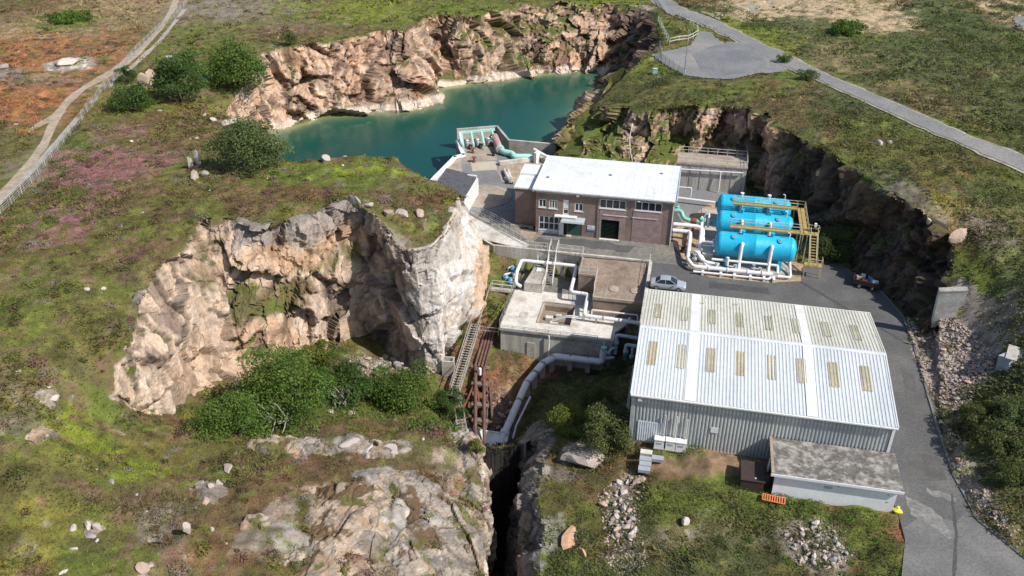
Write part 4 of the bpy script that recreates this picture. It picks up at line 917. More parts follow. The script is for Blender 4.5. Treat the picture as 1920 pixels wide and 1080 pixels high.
shed.part('ridge_cap', MB().hexa([(WX0-.15,WM-.3,WR-.0),(WX1+.15,WM-.3,WR-.0),(WX1+.15,WM+.3,WR-.0),(WX0-.15,WM+.3,WR-.0)], [(WX0-.15,WM-.28,WR+.03),(WX1+.15,WM-.28,WR+.03),(WX1+.15,WM+.28,WR+.03),(WX0-.15,WM+.28,WR+.03)]).hexa([(WX0-.15,WM-.28,WR+.03),(WX1+.15,WM-.28,WR+.03),(WX1+.15,WM+.28,WR+.03),(WX0-.15,WM+.28,WR+.03)], [(WX0-.15,WM-.02,WR+.09),(WX1+.15,WM-.02,WR+.09),(WX1+.15,WM+.02,WR+.09),(WX0-.15,WM+.02,WR+.09)]), 'roof_cool_rib', smooth=False)
fw = corrugated(shed, 'wall', 'cladding', 'cladding_rib', WX0, WX1-.25, (WY0, -.2), (WY0, WE-.06), (-1, 0), label='stained grey corrugated front wall')
def gable(x, s):
    M = MB(); n = 56
    for k in range(n):
        a = WY0+(WY1-WY0)*k/n; c = WY0+(WY1-WY0)*(k+1)/n; h = .04 if k % 2 else 0
        za, zc = WE+min(a-WY0, WY1-a)*sl-.04, WE+min(c-WY0, WY1-c)*sl-.04
        M.add([(x+s*h,a,-3.5 if s < 0 and k > 20 else -.2),(x+s*h,c,-3.5 if s < 0 and k > 20 else -.2),(x+s*h,c,zc),(x+s*h,a,za)], [(0,1,2,3) if s > 0 else (3,2,1,0)])
    return M
shed.part('wall', gable(WX0, -1), 'cladding', smooth=False); shed.part('wall', gable(WX1, 1), 'cladding', smooth=False)
corrugated(shed, 'wall', 'cladding', 'cladding_rib', WX0, WX1, (WY1, -3.4), (WY1, WE-.06), (1, 0))
gt = MB().box(WX0-.15,WX1+.15,WY0-.48,WY0-.32,WE-.16,WE-.02); shed.part('gutter', gt, 'white_paint', smooth=False)
shed.part('gutter', MB().box(WX0-.15,WX1+.15,WY1+.32,WY1+.46,WE-.16,WE-.03), 'roof_warm_rib', smooth=False)
for x, s in ((WX0-.16,-1),(WX1+.16,1)):
    for y0, y1 in ((WY0-.3,WM),(WM,WY1+.3)):
        a, b = (WE+(y0-WY0)*sl if y0 < WM else WR), (WR if y1 <= WM else WE-.3*sl)
        shed.part('verge_trim', MB().hexa([(x-.06,y0,a-.12),(x+.06,y0,a-.12),(x+.06,y1,b-.12),(x-.06,y1,b-.12)], [(x-.06,y0,a+.09),(x+.06,y0,a+.09),(x+.06,y1,b+.09),(x-.06,y1,b+.09)]), 'roof_cool_rib' if y0 < WM else 'roof_warm_rib', smooth=False)
shed.part('corner_post', MB().box(WX1-.2,WX1+.06,WY0-.12,WY0+.1,-.1,WE-.2), 'white_paint', smooth=False)
shed.part('corner_post', MB().box(WX0-.06,WX0+.3,WY0-.06,WY0-.005,-.1,WE-.2), 'cladding_rib', smooth=False)
shed.part('shutter', MB().box(-1.9,.5,WY0-.10,WY0-.06,.1,2.55), 'bluish_pipe', smooth=False)
sh_ = MB()
for k in range(11): sh_.box(-1.82+k*.215,-1.72+k*.215,WY0-.13,WY0-.102,.15,2.5)
shed.part('shutter_ribs', sh_, 'outbuilding_white', smooth=False)
shed.part('sign_board', MB().box(4.98,5.7,WY0-.11,WY0-.07,2.25,2.88), 'frame_white', smooth=False)
shed.part('flood_light', MB().box(-2.05,-1.7,WY0-.4,WY0-.08,5.1,5.28), 'frame_white', smooth=False)
shed.part('plinth', MB().box(WX0+.1,WX1-.3,WY0-.03,WY0+.03,-.25,.06), 'pale_concrete', smooth=False)
shed.part('flue_stub', MB().tube([(3.6,84,6.1),(3.6,84,6.75)], .07, 8), 'white_paint', bk); shed.part('flue_stub', MB().tube([(7.2,84.6,6.0),(7.2,84.6,6.6)], .07, 8), 'white_paint', bk)
shed.part('plinth', MB().box(WX0-.75,WX0-.05,68.5,80,-2.2,-.3), 'streaked_concrete', smooth=False)

# cabinets with tall flues along the shed wall
for k, (x, h) in enumerate(((-.1,3.7),(.97,3.75),(1.95,3.55))):
    c = Thing('electrical_cabinet', ('white cabinet with a tall pole by the pale shutter, leftmost at the warehouse', 'white cabinet with a tall pole between its two twins at the warehouse', 'white cabinet with a tall pole, rightmost at the warehouse')[k], 'cabinet', (x+.46, 66.7, 0), 'white cabinets at the warehouse wall')
    c.part('body', MB().box(x,x+.92,66.4,67.0,0.04,1.0), 'white_paint', smooth=False); c.part('lid', MB().box(x-.04,x+.96,66.34,67.04,1.003,1.10), 'white_paint', smooth=False)
    c.part('vent', MB().box(x+.2,x+.7,66.37,66.395,.55,.75), 'slab_grey', smooth=False); c.part('pole', MB().tube([(x+.80,66.95,1.10),(x+.80,66.95,h)], .06, 8), 'rail_white')
    c.part('plinth', MB().box(x-.05,x+.97,66.3,67.02,-.1,.035), 'concrete', smooth=False)

# ------------------------------------------------------------------ white outbuilding and what lies round it
ob = Thing('outbuilding', 'low white outbuilding with a mottled dark flat roof beside the lane', 'outbuilding', (15.9, 62.2, 0))
ob.part('wall', MB().box(10.75,21.1,62.25,62.5,-.2,2.54), 'outbuilding_white', smooth=False, label='white front wall')
ob.part('wall', MB().box(10.75,10.98,62.51,66.8,-.2,2.54), 'dark_brown', smooth=False, label='dark end wall on the left')
ob.part('wall', MB().box(20.85,21.1,62.51,66.8,-.2,2.54).box(10.99,20.84,66.55,66.8,-.2,2.54), 'outbuilding_white', smooth=False)
orf = ob.part('roof', MB().box(10.35,21.5,61.95,67.05,2.55,2.72), 'mottled_roof', smooth=False)
ob.part('roof_trim', MB().box(10.33,21.52,61.88,61.945,2.5,2.76), 'outbuilding_white', orf, smooth=False); ob.part('roof_kerb', MB().box(10.36,10.62,62.0,67.0,2.722,2.86), 'tan_concrete', orf, smooth=False)
for x, z in ((20.4,1.9),(20.5,1.1),(16.2,2.1)): ob.part('vent', MB().box(x-.06,x+.06,62.21,62.249,z-.06,z+.06), 'slab_grey', smooth=False)
ob.part('leaning_board', MB().hexa([(10.5,65.2,0),(10.62,65.2,0),(10.62,65.9,0),(10.5,65.9,0)], [(10.68,65.2,2.5),(10.74,65.2,2.5),(10.74,65.9,2.5),(10.68,65.9,2.5)]), 'outbuilding_white', smooth=False)
ob.part('painted_mark', MB().box(15.0,15.75,62.243,62.249,1.62,1.95), 'bluish_pipe', smooth=False, label='faint blue paint mark')
bx = Thing('storage_box', 'dark brown covered box in the shade at the left end of the white outbuilding', 'box', (8.95, 63.2, 0))
bx.part('body', MB().box(7.95,9.95,62.2,64.6,.05,1.38), 'dark_brown', smooth=False); bx.part('lid', MB().hexa([(7.85,62.1,1.385),(10.05,62.1,1.385),(10.05,64.7,1.385),(7.85,64.7,1.385)], [(7.9,62.15,1.5),(10.0,62.15,1.5),(10.0,64.65,1.56),(7.9,64.65,1.56)]), 'dark_brown', smooth=False)
bx.part('latch', MB().box(9.1,9.25,62.3,62.5,1.53,1.58), 'frame_white')
for q in ((8.1,62.35),(9.8,62.35),(8.1,64.4),(9.8,64.4)): bx.part('leg', MB().box(q[0]-.06,q[0]+.06,q[1]-.06,q[1]+.06,-.1,.05), 'dark_brown')
sl_ = [(-.75,65.3,.0,'cream'),(0.35,64.7,.03,'grey'),(-.75,64.35,.05,'grey'),(-.72,63.65,.02,'grey'),(-.76,62.95,.04,'grey')]
sll = ['small cream slab at the head of the stack of grey slabs by the scrub','grey slab lying to the right of the grey slab row','grey slab next below the cream one in the row of grey slabs','second lowest grey slab of the row on the bare soil','lowest grey slab of the row, half under weeds']
for (x, y, r, c), lb in zip(sl_, sll):
    M = MB().box(x-.55,x+.55,y-.3,y+.3,.02,.32).box(x-.56,x+.56,y-.31,y+.31,.321,.36); single('concrete_slab', lb, 'slab', M, 'pale_concrete' if c == 'cream' else 'slab_grey', (x, y, .02), 'slabs on the soil behind the warehouse', smooth=False)
ba = Thing('plastic_barrier', 'orange plastic barrier lying flat in the green weeds before the white outbuilding', 'barrier', S(1450, 940), rot=-.1, local=True)
ba.part('frame', MB().box(-1.0,1.0,-.42,-.34,.25,.34).box(-1.0,1.0,.34,.42,.25,.34).box(-1.0,-.9,-.339,.339,.25,.34).box(.9,1.0,-.339,.339,.25,.34), 'orange', smooth=False)
for k in range(8): ba.part('slat', MB().box(-.8+k*.21,-.7+k*.21,-.338,.338,.26,.33), 'orange', smooth=False)
V = []
sbm = MB().lathe((0,0,.0), (0,0,1), [(0,.38),(.12,.45),(.3,.36),(.45,.2),(.55,.1),(.62,.14)], 12)
sbm.v = [(x*(1+.3*math.sin(5*x+9*z)), y*(1+.25*math.cos(7*y+4*z)), z) for x, y, z in sbm.v]
p_ = S(1682, 960)
o = link('sandbag', sbm.mesh('sandbag'), 'yellow_cloth', None, to_world(p_)); tag(o, 'crumpled bright yellow bag at the right corner of the white outbuilding', 'bag')
hut = Thing('stone_hut', 'small hut with dark slate roof and white end wall wedged behind the pale rock buttress', 'hut', (-33, 115, 0))
hut.part('wall', MB().box(-35.4,-30.6,110.9,111.2,-.5,2.9).box(-30.85,-30.55,111.21,119.2,-.5,2.6), 'white_paint', smooth=False)
hut.part('wall', MB().box(-35.4,-35.1,111.21,119.5,-.5,3.4).box(-35.09,-30.86,119.2,119.5,-.5,3.0), 'white_paint', smooth=False)
hrf = hut.part('roof', MB().hexa([(-35.7,111.25,3.45),(-30.9,111.25,2.62),(-30.9,119.8,2.62),(-35.7,119.8,3.45)], [(-35.7,111.25,3.6),(-30.9,111.25,2.76),(-30.9,119.8,2.76),(-35.7,119.8,3.6)]), 'slate', smooth=False)
hut.part('coping', MB().hexa([(-35.7,110.85,2.9),(-30.5,110.85,2.9),(-30.5,111.23,2.9),(-35.7,111.23,2.9)], [(-35.7,110.85,3.75),(-30.5,110.85,3.1),(-30.5,111.23,3.1),(-35.7,111.23,3.75)]), 'white_paint', hrf, smooth=False)
# ------------------------------------------------------------------ railings
def railing(name, label, pts, h=1.05, every=1.6, rails=2, r=.028, m='rail_white', group=None, cat='railing', pr=None):
    t = Thing(name, label, cat, tuple(pts[0]), group)
    seg = []
    for a, b in zip(pts[:-1], pts[1:]):
        a, b = Vector(a), Vector(b); n = max(1, round((b-a).length/every)); seg += [a+(b-a)*k/n for k in range(n)]
    seg.append(Vector(pts[-1]))
    for p in seg: t.part('post', MB().tube([p, p+Vector((0,0,h))], (pr or r)*1.15, 6), m)
    for k in range(rails):
        z = h*(k+1)/rails; t.part('rail', MB().tube([Vector(p)+Vector((0,0,z)) for p in pts], r, 6), m)
    return t

# ------------------------------------------------------------------ concrete treatment works in the sunken court
setting('court_wall', MB().box(-24.6,-3.1,103.35,103.75,-4.2,.06), 'streaked_concrete')
setting('court_wall', MB().hexa([P2 for P2 in [(-31.,108.3,-3),(-24.5,103.2,-4),(-24.5,103.6,-4),(-31.,108.8,-3)]], [(-31.,108.3,.08),(-24.5,103.2,.08),(-24.5,103.6,.08),(-31.,108.8,.08)]), 'streaked_concrete')
setting('court_wall', MB().box(-3.35,-2.95,86.7,103.3,-4.2,.04), 'streaked_concrete')
setting('ramp_paving', MB().prism([S(878,402)[:2],S(992,459)[:2],S(984,467)[:2],S(906,449)[:2],S(884,430)[:2]], -.1, .012), 'pale_concrete')
tk = Thing('treatment_tank', 'pale flat concrete tank below the yard with a square brown sunken pit in its top', 'tank', (-13.3, 89, -7))
top = [(-20.4,98.6),(-20.4,88.95),(-6.3,88.95),(-5.0,91.2),(-4.1,94.9),(-9.72,94.9),(-9.95,99.2),(-9.95,103.3),(-16.2,103.3),(-16.2,98.6)]
pit_ = (-16.1,-12.0,91.15,95.9)
def slabcells():
    M = MB(); xs = [-20.4,-16.1,-12.0,-6.3]; ys_ = [88.95,91.15,95.9,98.6]
    for i in range(3):
        for j in range(3):
            if (i, j) == (1, 1): continue
            x0, x1, y0, y1 = xs[i], xs[i+1], ys_[j], ys_[j+1]
            if i == 2: x1 = (-6.3, -4.3, -9.75)[j] if j != 2 else -9.95
            if i == 2 and j == 1: M.box(x0, -9.75, y0, y1, -3.8, -3.5); M.hexa([(-9.75,y0,-3.8),(-6.2,y0,-3.8),(-4.1,94.9,-3.8),(-9.75,94.9,-3.8)], [(-9.75,y0,-3.5),(-6.2,y0,-3.5),(-4.1,94.9,-3.5),(-9.75,94.9,-3.5)]); continue
            if i == 2 and j == 0: x1 = -6.3
            M.box(x0, x1, y0, y1, -3.8, -3.5)
    return M
tk.part('top_slab', slabcells(), 'pale_concrete', smooth=False)
tk.part('court_floor', MB().box(-20.3,-9.95,98.62,103.3,-3.9,-3.56), 'wet_concrete', smooth=False)
tk.part('wall', MB().box(-20.38,-6.45,89.0,89.3,-8.6,-3.81), 'streaked_concrete', smooth=False, label='streaked grey front wall')
tk.part('wall', MB().box(-20.38,-20.1,89.31,98.6,-8.6,-3.81).box(-6.75,-6.45,89.31,94.6,-7.6,-3.81), 'streaked_concrete', smooth=False)
tk.part('edge_beam', MB().box(-20.5,-6.25,88.80,88.94,-3.78,-3.42).box(-20.55,-20.41,88.8,98.6,-3.78,-3.42), 'concrete', smooth=False)
for z in (-3.18,-2.98): tk.part('edge_rail', MB().tube([(-20.45,88.86,z),(-8.2,88.86,z)], .03, 6), 'galvanised')
for k in range(9): tk.part('rail_post', MB().tube([(-20.4+k*1.52,88.86,-3.42),(-20.4+k*1.52,88.86,-2.98)], .03, 6), 'galvanised')
tk.part('pit_floor', MB().box(-16.1,-12,91.15,95.9,-4.75,-4.55), 'brown_concrete', smooth=False)
tk.part('pit_wall', MB().box(-16.1,-12.0,95.72,95.9,-4.54,-3.81).box(-16.1,-15.92,91.15,95.71,-4.54,-3.81).box(-12.18,-12.0,91.15,95.71,-4.54,-3.81).box(-15.91,-12.19,91.15,91.3,-4.54,-3.81), 'brown_concrete', smooth=False)
tk.part('pit_curb', MB().box(-16.25,-11.85,91.0,91.14,-3.5,-3.42).box(-16.25,-16.11,91.141,95.9,-3.5,-3.42).box(-16.25,-11.85,95.91,96.05,-3.5,-3.38), 'tan_concrete', smooth=False)
for x, y, s in ((-15.0,93.6,.45),(-13.9,94.3,.35),(-14.2,92.4,.5)): tk.part('inlet_block', MB().box(x-s,x+s,y-s*.7,y+s*.7,-4.54,-4.1), 'pale_concrete', smooth=False)
for y in (92.5,92.85): tk.part('pit_pipe', MB().tube([(-14.2,y,-3.9),(-12.6,y,-3.1),(-10.3,y,-3.1)], .07, 8, R=.4), 'white_pipe')
tk.part('hatch', MB().box(-18.6,-17.6,91.8,93.1,-3.495,-3.44), 'concrete', smooth=False)
tk.part('panel', MB().box(-17.0,-16.0,88.9,88.99,-7.4,-5.2), 'concrete', smooth=False); tk.part('panel', MB().box(-12.5,-6.9,88.9,88.99,-6.8,-4.2), 'concrete', smooth=False, label='large grey sheet painting in the warehouse shadow on the front wall')  # the wide right-hand sheet paints the warehouse's shadow on the wall
tk.part('drain_pipe', MB().tube([(-14.2,88.7,-3.7),(-14.2,88.7,-6.9),(-13.9,88.3,-7.2)], .09, 8, R=.2), 'white_pipe')
tk.part('drain_pipe', MB().tube([(-7.4,88.75,-3.7),(-7.4,88.75,-5.4),(-7.9,88.5,-6.2)], .06, 8, R=.2), 'white_pipe')
tk.part('puddle', MB().box(-12.6,-10.1,96.2,101.2,-3.497,-3.488), 'slab_grey', smooth=False, label='damp blue grey strip of slab')
ch = Thing('valve_chamber', 'blocky concrete chamber with a small white lid, left of the steel stair', 'chamber', (-17.9, 98, -3.5))
ch.part('body', MB().hexa([(-19.25,98.1,-3.5),(-16.75,98.1,-3.5),(-16.75,103.2,-3.5),(-19.25,103.2,-3.5)], [(-19.2,98.15,-2.15),(-16.8,98.15,-2.15),(-17.0,103.1,-2.15),(-18.6,103.1,-2.15)]), 'concrete', smooth=False)
ch.part('lid', MB().box(-18.2,-17.5,101.3,102.2,-2.14,-1.98), 'white_paint'); ch.part('kerb', MB().box(-16.9,-16.7,98.1,103.0,-2.149,-2.02), 'pale_concrete', smooth=False)
fl_ = Thing('filter_bed', 'raised brown gravel topped concrete filter bed beside the warehouse', 'filter bed', (-6.6, 95, -3.5))
zz = lambda y: -.08 - (103.3-y)*.147
def wedge(x0, x1, y0, y1, d0, d1): return [(x0,y0,zz(y0)+d0),(x1,y0,zz(y0)+d0),(x1,y1,zz(y1)+d0),(x0,y1,zz(y1)+d0)], [(x0,y0,zz(y0)+d1),(x1,y0,zz(y0)+d1),(x1,y1,zz(y1)+d1),(x0,y1,zz(y1)+d1)]
fl_.part('body', MB().hexa([(-9.7,95.02,-3.7),(-3.45,95.02,-3.7),(-3.45,103.3,-3.7),(-9.7,103.3,-3.7)], wedge(-9.7,-3.45,95.02,103.3,0,-.02)[1]).hexa([(-12.2,99.35,-3.7),(-9.71,99.35,-3.7),(-9.71,103.3,-3.7),(-12.2,103.3,-3.7)], wedge(-12.2,-9.71,99.35,103.3,0,-.02)[1]), 'brown_concrete', smooth=False)
fl_.part('gravel_top', MB().hexa(*wedge(-9.6,-3.6,95.2,103.2,-.019,.0)).hexa(*wedge(-12.0,-9.605,99.5,103.2,-.019,.0)), 'soil_top' if 'soil_top' in MATS else 'brown_concrete', smooth=False)
fl_.part('kerb', MB().hexa(*wedge(-9.75,-3.4,94.9,95.19,-.3,.07)).hexa(*wedge(-3.59,-3.4,95.2,103.2,-.2,.08)).hexa(*wedge(-12.25,-12.01,99.3,103.2,-.2,.09)).hexa(*wedge(-12.0,-9.75,99.3,99.49,-.2,.07)).hexa(*wedge(-9.78,-9.61,95.2,99.29,-.2,.07)), 'tan_concrete', smooth=False)
for x, y in ((-7.3,97.0),(-4.6,97.1)): fl_.part('manhole_cover', MB().lathe((x,y,zz(y)-.01), (.0,-.147,1), [(0,.62),(.10,.62),(.13,.55),(.13,.48),(.06,.46),(.07,.02)], 20), 'tan_concrete')
for k in range(10): fl_.part('rib', MB().hexa(*wedge(-9.4+k*.6,-9.35+k*.6,95.3,98.6,.001,.018)), 'tan_concrete', smooth=False)
fl_.part('low_step', MB().box(-9.6,-3.5,94.3,94.99,-4.0,-3.0), 'brown_concrete', smooth=False)

st = Thing('steel_stair', 'steel stair with white handrails going down from the yard to the concrete tank', 'stair', (-16.3, 100.6, -3.5))
sa_, sb_ = Vector((0,100.5,-3.5)), Vector((0,103.9,.02))
for x in (-16.82,-15.82):
    st.part('stringer', MB().bar((x,100.5,-3.45), (x,103.9,-.05), .07, .24), 'rail_white', smooth=False)
    st.part('handrail', MB().tube([(x,100.3,-3.5),(x,100.35,-2.5),(x,103.9,1.0),(x,105.2,1.0),(x,105.2,0)], .045, 8, R=.2), 'rail_white')
    st.part('handrail', MB().tube([(x,100.4,-2.95),(x,103.9,.5),(x,105.2,.5)], .03, 6), 'rail_white')
    for k in (1, 2, 3): st.part('post', MB().tube([(x,100.4+k*.9,-3.45+k*.92),(x,100.4+k*.9,-2.5+k*.92)], .03, 6), 'rail_white')
for k in range(15):
    t = (k+.5)/15; st.part('tread', MB().box(-16.78,-15.86,100.5+3.4*t-.11,100.5+3.4*t+.11,-3.5+3.5*t-.02,-3.5+3.5*t+.02), 'galvanised', smooth=False)
railing('railing', 'short two bar railing at the yard edge to the left of the steel stair', [(-20.4,103.6,.06),(-17.1,103.6,.06)])
railing('railing', 'two bar railing at the yard edge to the right of the steel stair', [(-15.6,103.6,.06),(-12.2,103.6,.06),(-12.2,102.2,.03)])
railing('railing', 'white railing down the right edge of the brown filter bed', [(-3.3,103.4,.08),(-3.3,95.2,zz(95.2)+.1)], m='rail_white')
railing('railing', 'pale railing round the inner corner of the brown filter bed', [(-12.2,99.4,zz(99.4)+.09),(-9.75,99.4,zz(99.4)+.09),(-9.75,96.0,zz(96)+.07)])
railing('railing', 'long white railing beside the ramp by the pump house, near side', [S(884,401),S(936,431),S(990,461)], rails=3)
railing('railing', 'long white railing beside the ramp by the pump house, far side', [S(893,396),S(945,424),S(997,455)], rails=3)

pp_ = Thing('white_pipeline', 'thick white pipeline zigzagging round the sunken concrete court', 'pipeline', (-20.3, 98.6, -3.5))
pp_.part('pipe', MB().tube([(-19.6,98.3,-2.9),(-20.45,98.4,-2.6),(-20.45,99.2,-1.3),(-20.45,102.4,-1.25),(-12.85,102.4,-1.25),(-12.85,96.75,-1.95),(-10.55,96.7,-2.0),(-10.45,92.5,-2.6),(-3.2,92.2,-2.6)], .235, 14, R=.45), 'white_pipe')
for q in ((-16.9,102.4,-1.25,0),(-8.0,92.4,-2.6,0),(-6.0,92.3,-2.6,0)): pp_.part('flange', MB().tube([(q[0]-.06,q[1],q[2]),(q[0]+.06,q[1],q[2])], .33, 14), 'white_pipe' if q[0] < -10 else 'galvanised')
for q in ((-18.6,102.4,-1.25),(-14.5,102.4,-1.25),(-12.85,99.6,-1.6),(-10.5,94.6,-2.3),(-8.9,92.43,-2.6),(-5.0,92.27,-2.6)): pp_.part('stand', MB().box(q[0]-.1,q[0]+.1,q[1]-.1,q[1]+.1,-3.56,q[2]-.22), 'galvanised', smooth=False)
pp_.part('vent', MB().tube([(-18.2,102.4,-1.05),(-18.2,102.4,-.2)], .05, 8), 'white_pipe'); pp_.part('cap', MB().lathe((-4.75,92.28,-2.4), (0,0,1), [(0,.16),(.3,.16),(.36,.1)], 10), 'mint')
tp = Thing('small_white_pipe', 'thin white pipe bent like a long bracket beneath the filter bed kerb', 'pipe', (-9.6, 93.6, -3.5))
tp.part('pipe', MB().tube([(-9.6,93.2,-3.5),(-9.6,93.4,-2.2),(-3.9,93.5,-2.3),(-3.7,93.0,-3.5)], .085, 8, R=.15), 'white_pipe'); tp.part('bracket', MB().box(-6.8,-6.7,93.4,93.6,-3.5,-2.3), 'galvanised')
bp_ = Thing('bluish_pipework', 'cluster of pale bluish pipes and valves entering the left side of the warehouse', 'pipework', (-4.6, 89.6, -5))
for pts, r in (([(-6.0,89.0,-5.4),(-6.0,89.6,-3.0),(-2.6,89.4,-3.0)],.22), ([(-4.7,88.2,-5.5),(-4.7,88.5,-3.5),(-2.6,88.3,-3.5)],.24), ([(-3.9,87.8,-5.6),(-3.9,88.0,-3.6)],.16), ([(-6.8,88.2,-5.0),(-6.5,88.6,-4.4),(-5.9,88.9,-4.4)],.2)):
    bp_.part('pipe', MB().tube(pts, r, 12, R=.3), 'bluish_pipe')  # bluish tint puts the shade beside the warehouse into the pipe colour
for x, y, z in ((-4.7,88.35,-4.4),(-3.9,87.9,-4.8),(-6.0,89.35,-4.0)): bp_.part('valve', MB().lathe((x,y,z), (0,0,1), [(-.25,.3),(-.2,.34),(.2,.34),(.25,.3)], 12), 'bluish_pipe'); bp_.part('wheel', MB().tube([(x,y-.35,z),(x,y-.6,z)], .05, 6).lathe((x,y-.6,z), (0,1,0), [(-.03,.22),(.03,.22)], 12), 'blue_valve')
op = Thing('outfall_pipe', 'fat white pipe on concrete piers running down the gully from the tank', 'pipeline', (-13.1, 88.2, -7))
line = [(-7.35,88.3,-4.6),(-7.45,88.2,-6.25),(-13.3,88.2,-6.3),(-14.7,87.0,-6.8),(-16.1,84.3,-7.9),(-17.75,77.2,-11.5)]
op.part('pipe', MB().tube(line, .43, 18, R=.35), 'white_pipe'); op.part('valve', MB().lathe((-7.35,88.3,-4.6), (0,0,1), [(0,.3),(.1,.36),(.5,.36),(.55,.2)], 12), 'mint')
op.part('branch', MB().tube([(-7.4,88.2,-5.6),(-6.0,88.2,-5.5)], .26, 12), 'bluish_pipe')
def ground_site(x, y):
    X, Y, _ = to_world((x, y, 0)); return float(Hf(np.array([X]), np.array([Y]))[0])
for x, y, z in ((-9.2,88.2,-6.3),(-11.4,88.2,-6.3),(-13.6,87.9,-6.4),(-14.6,86.9,-6.8),(-15.35,85.6,-7.3),(-16.0,84.3,-7.9),(-16.6,82.0,-9.0)):
    op.part('pier', MB().box(x-.3,x+.3,y-.22,y+.22,min(ground_site(x,y)-.8, z-1.6),z-.3), 'concrete', smooth=False)
    op.part('saddle', MB().lathe((x,y-.14,z), (0,1,0), [(0,.47),(.28,.47)], 16), 'galvanised')
op.part('flange', MB().tube([(-17.45,78.5,-10.9),(-17.55,78.1,-11.1)], .58, 16), 'white_pipe'); op.part('thin_pipe', MB().tube([(-15.3,82.6,-8.6),(-16.3,79.2,-10.4),(-16.6,77.5,-12)], .12, 8), 'white_pipe')
co_ = Thing('white_weir', 'broad white trough across the head of the dark cutting under the outfall pipe', 'trough', (-19.4, 76.6, -11.6))
co_.part('trough', MB().hexa([(-21.6,75.3,-12.4),(-17.0,76.2,-12.4),(-17.0,78.0,-12.4),(-21.6,77.8,-12.4)], [(-21.9,75.0,-11.1),(-17.0,76.2,-11.3),(-17.0,78.0,-11.1),(-21.7,77.9,-11.0)]), 'white_paint', smooth=False)
co_.part('rim', MB().bar((-22.0,74.9,-11.05), (-17.0,76.1,-11.25), .2).bar((-21.8,78.0,-10.95), (-17.0,78.1,-11.05), .2).bar((-22.0,74.9,-11.05), (-21.8,78.0,-10.95), .2), 'white_paint', smooth=False)

# brown pipes and stair going down the gully
gp = Thing('rusty_pipes', 'bundle of rusty brown pipes stepping down the gully into the dark cutting', 'pipes', (-22, 90, -6))
for k in range(4):
    dx = (k-1.5)*.42
    gp.part('pipe', MB().tube([(-21.7+dx*.7,101.6,-2.6),(-22.2+dx*.8,97,-3.5),(-22.25+dx,85.6,-7.4)], .16, 8, R=.5), 'rust')
for dx in (-.55,.5):
    gp.part('pipe', MB().tube([(-22.25+dx,85.6,-7.4),(-19.7+dx,75.0,-11.0),(-19.6+dx,70.5,-14),(-19.4+dx,64,-16.5)], .20, 8, R=.5), 'rust')
for dx, e in ((-.2,-23.4),(.3,-20.2)): gp.part('pipe', MB().tube([(-22.3+dx,82.9,-8.5),(e,78.4,-10.8),(e+.4,76.8,-11.9)], .11, 8), 'rust_red')
for x, y, z, m_, w_ in ((-22.3,93.2,-5.3,'concrete',1.3),(-22.25,85.8,-7.7,'brown_support',1.15),(-21.72,83.4,-8.4,'brown_support',.95),(-21.05,80.6,-9.35,'brown_support',1.05),(-20.57,78.6,-10.05,'brown_support',.95),(-19.65,74.6,-11.3,'brown_support',.95)):
    gp.part('support', MB().box(x-w_,x+w_,y-.32,y+.32,z-.12,z+.22).box(x-w_+.15,x-w_+.5,y-.25,y+.25,z-3.5,z-.121).box(x+w_-.5,x+w_-.15,y-.25,y+.25,z-3.5,z-.121), m_, smooth=False)
for a, b in (((-23.2,84.8,-8.6),(-20.6,83.0,-9.2)), ((-23.3,82.2,-9.3),(-20.2,81.4,-9.4)), ((-22.9,79.4,-10.6),(-19.0,79.2,-10.6)), ((-23.4,84,-9.8),(-21.2,77,-12.2)), ((-20.6,84,-9),(-18.6,77.5,-12)), ((-22.2,78.8,-10.6),(-18.9,75.6,-11.6)), ((-21.2,86.5,-8.6),(-20.6,80,-10.4))):
    gp.part('beam', MB().bar(a, b, .26, .34), 'rust', smooth=False)
gp.part('cap', MB().lathe((-22.0,84.6,-7.8), (0,0,1), [(0,.2),(.9,.2),(1.0,.1)], 10), 'white_pipe')
gs = Thing('gully_stair', 'long grey stairway with side rails descending the gully beside the rusty pipes', 'stair', (-24, 90, -6))
A1, A2 = Vector((-24.05,97.2,-3.0)), Vector((-24.35,81.2,-8.4)); B1, B2 = Vector((-24.2,81.0,-8.5)), Vector((-21.6,75.2,-10.9))
for (a, b, w_, n_) in ((A1, A2, 1.15, 44), (B1, B2, 1.0, 16)):
    d = (b-a); sd2 = Vector((-d.y, d.x, 0)).normalized()*(w_/2)
    for s in (-1, 1):
        gs.part('side_beam', MB().bar(a+sd2*s, b+sd2*s, .12, .3), 'grey_timber', smooth=False)
        gs.part('handrail', MB().tube([a+sd2*s+Vector((0,0,.95)), b+sd2*s+Vector((0,0,.95))], .06, 6), 'grey_timber')
        for k in range(0, 9 if n_ > 20 else 4):
            p = a+d*(k/(8 if n_ > 20 else 3))+sd2*s; gs.part('post', MB().tube([p, p+Vector((0,0,.95))], .045, 6), 'grey_timber')
    for k in range(n_):
        p = a+d*((k+.5)/n_); q = d.normalized(); q.z = 0; q.normalize()
        gs.part('tread', MB().bar(p-sd2*.94+Vector((0,0,.05)), p+sd2*.94+Vector((0,0,.05)), .2, .05), 'grey_timber', smooth=False)
gs.part('trestle', MB().bar((-24.8,89.5,-5.6), (-24.8,89.5,-9), .15).bar((-23.6,89.5,-5.6), (-23.6,89.5,-9), .15), 'grey_timber')
fb = Thing('footbridge', 'small grey footbridge with rails at the left end of the concrete tank', 'footbridge', (-22, 97.6, -3))
fb.part('deck', MB().box(-23.4,-20.6,96.6,97.5,-3.1,-2.95), 'concrete', smooth=False)
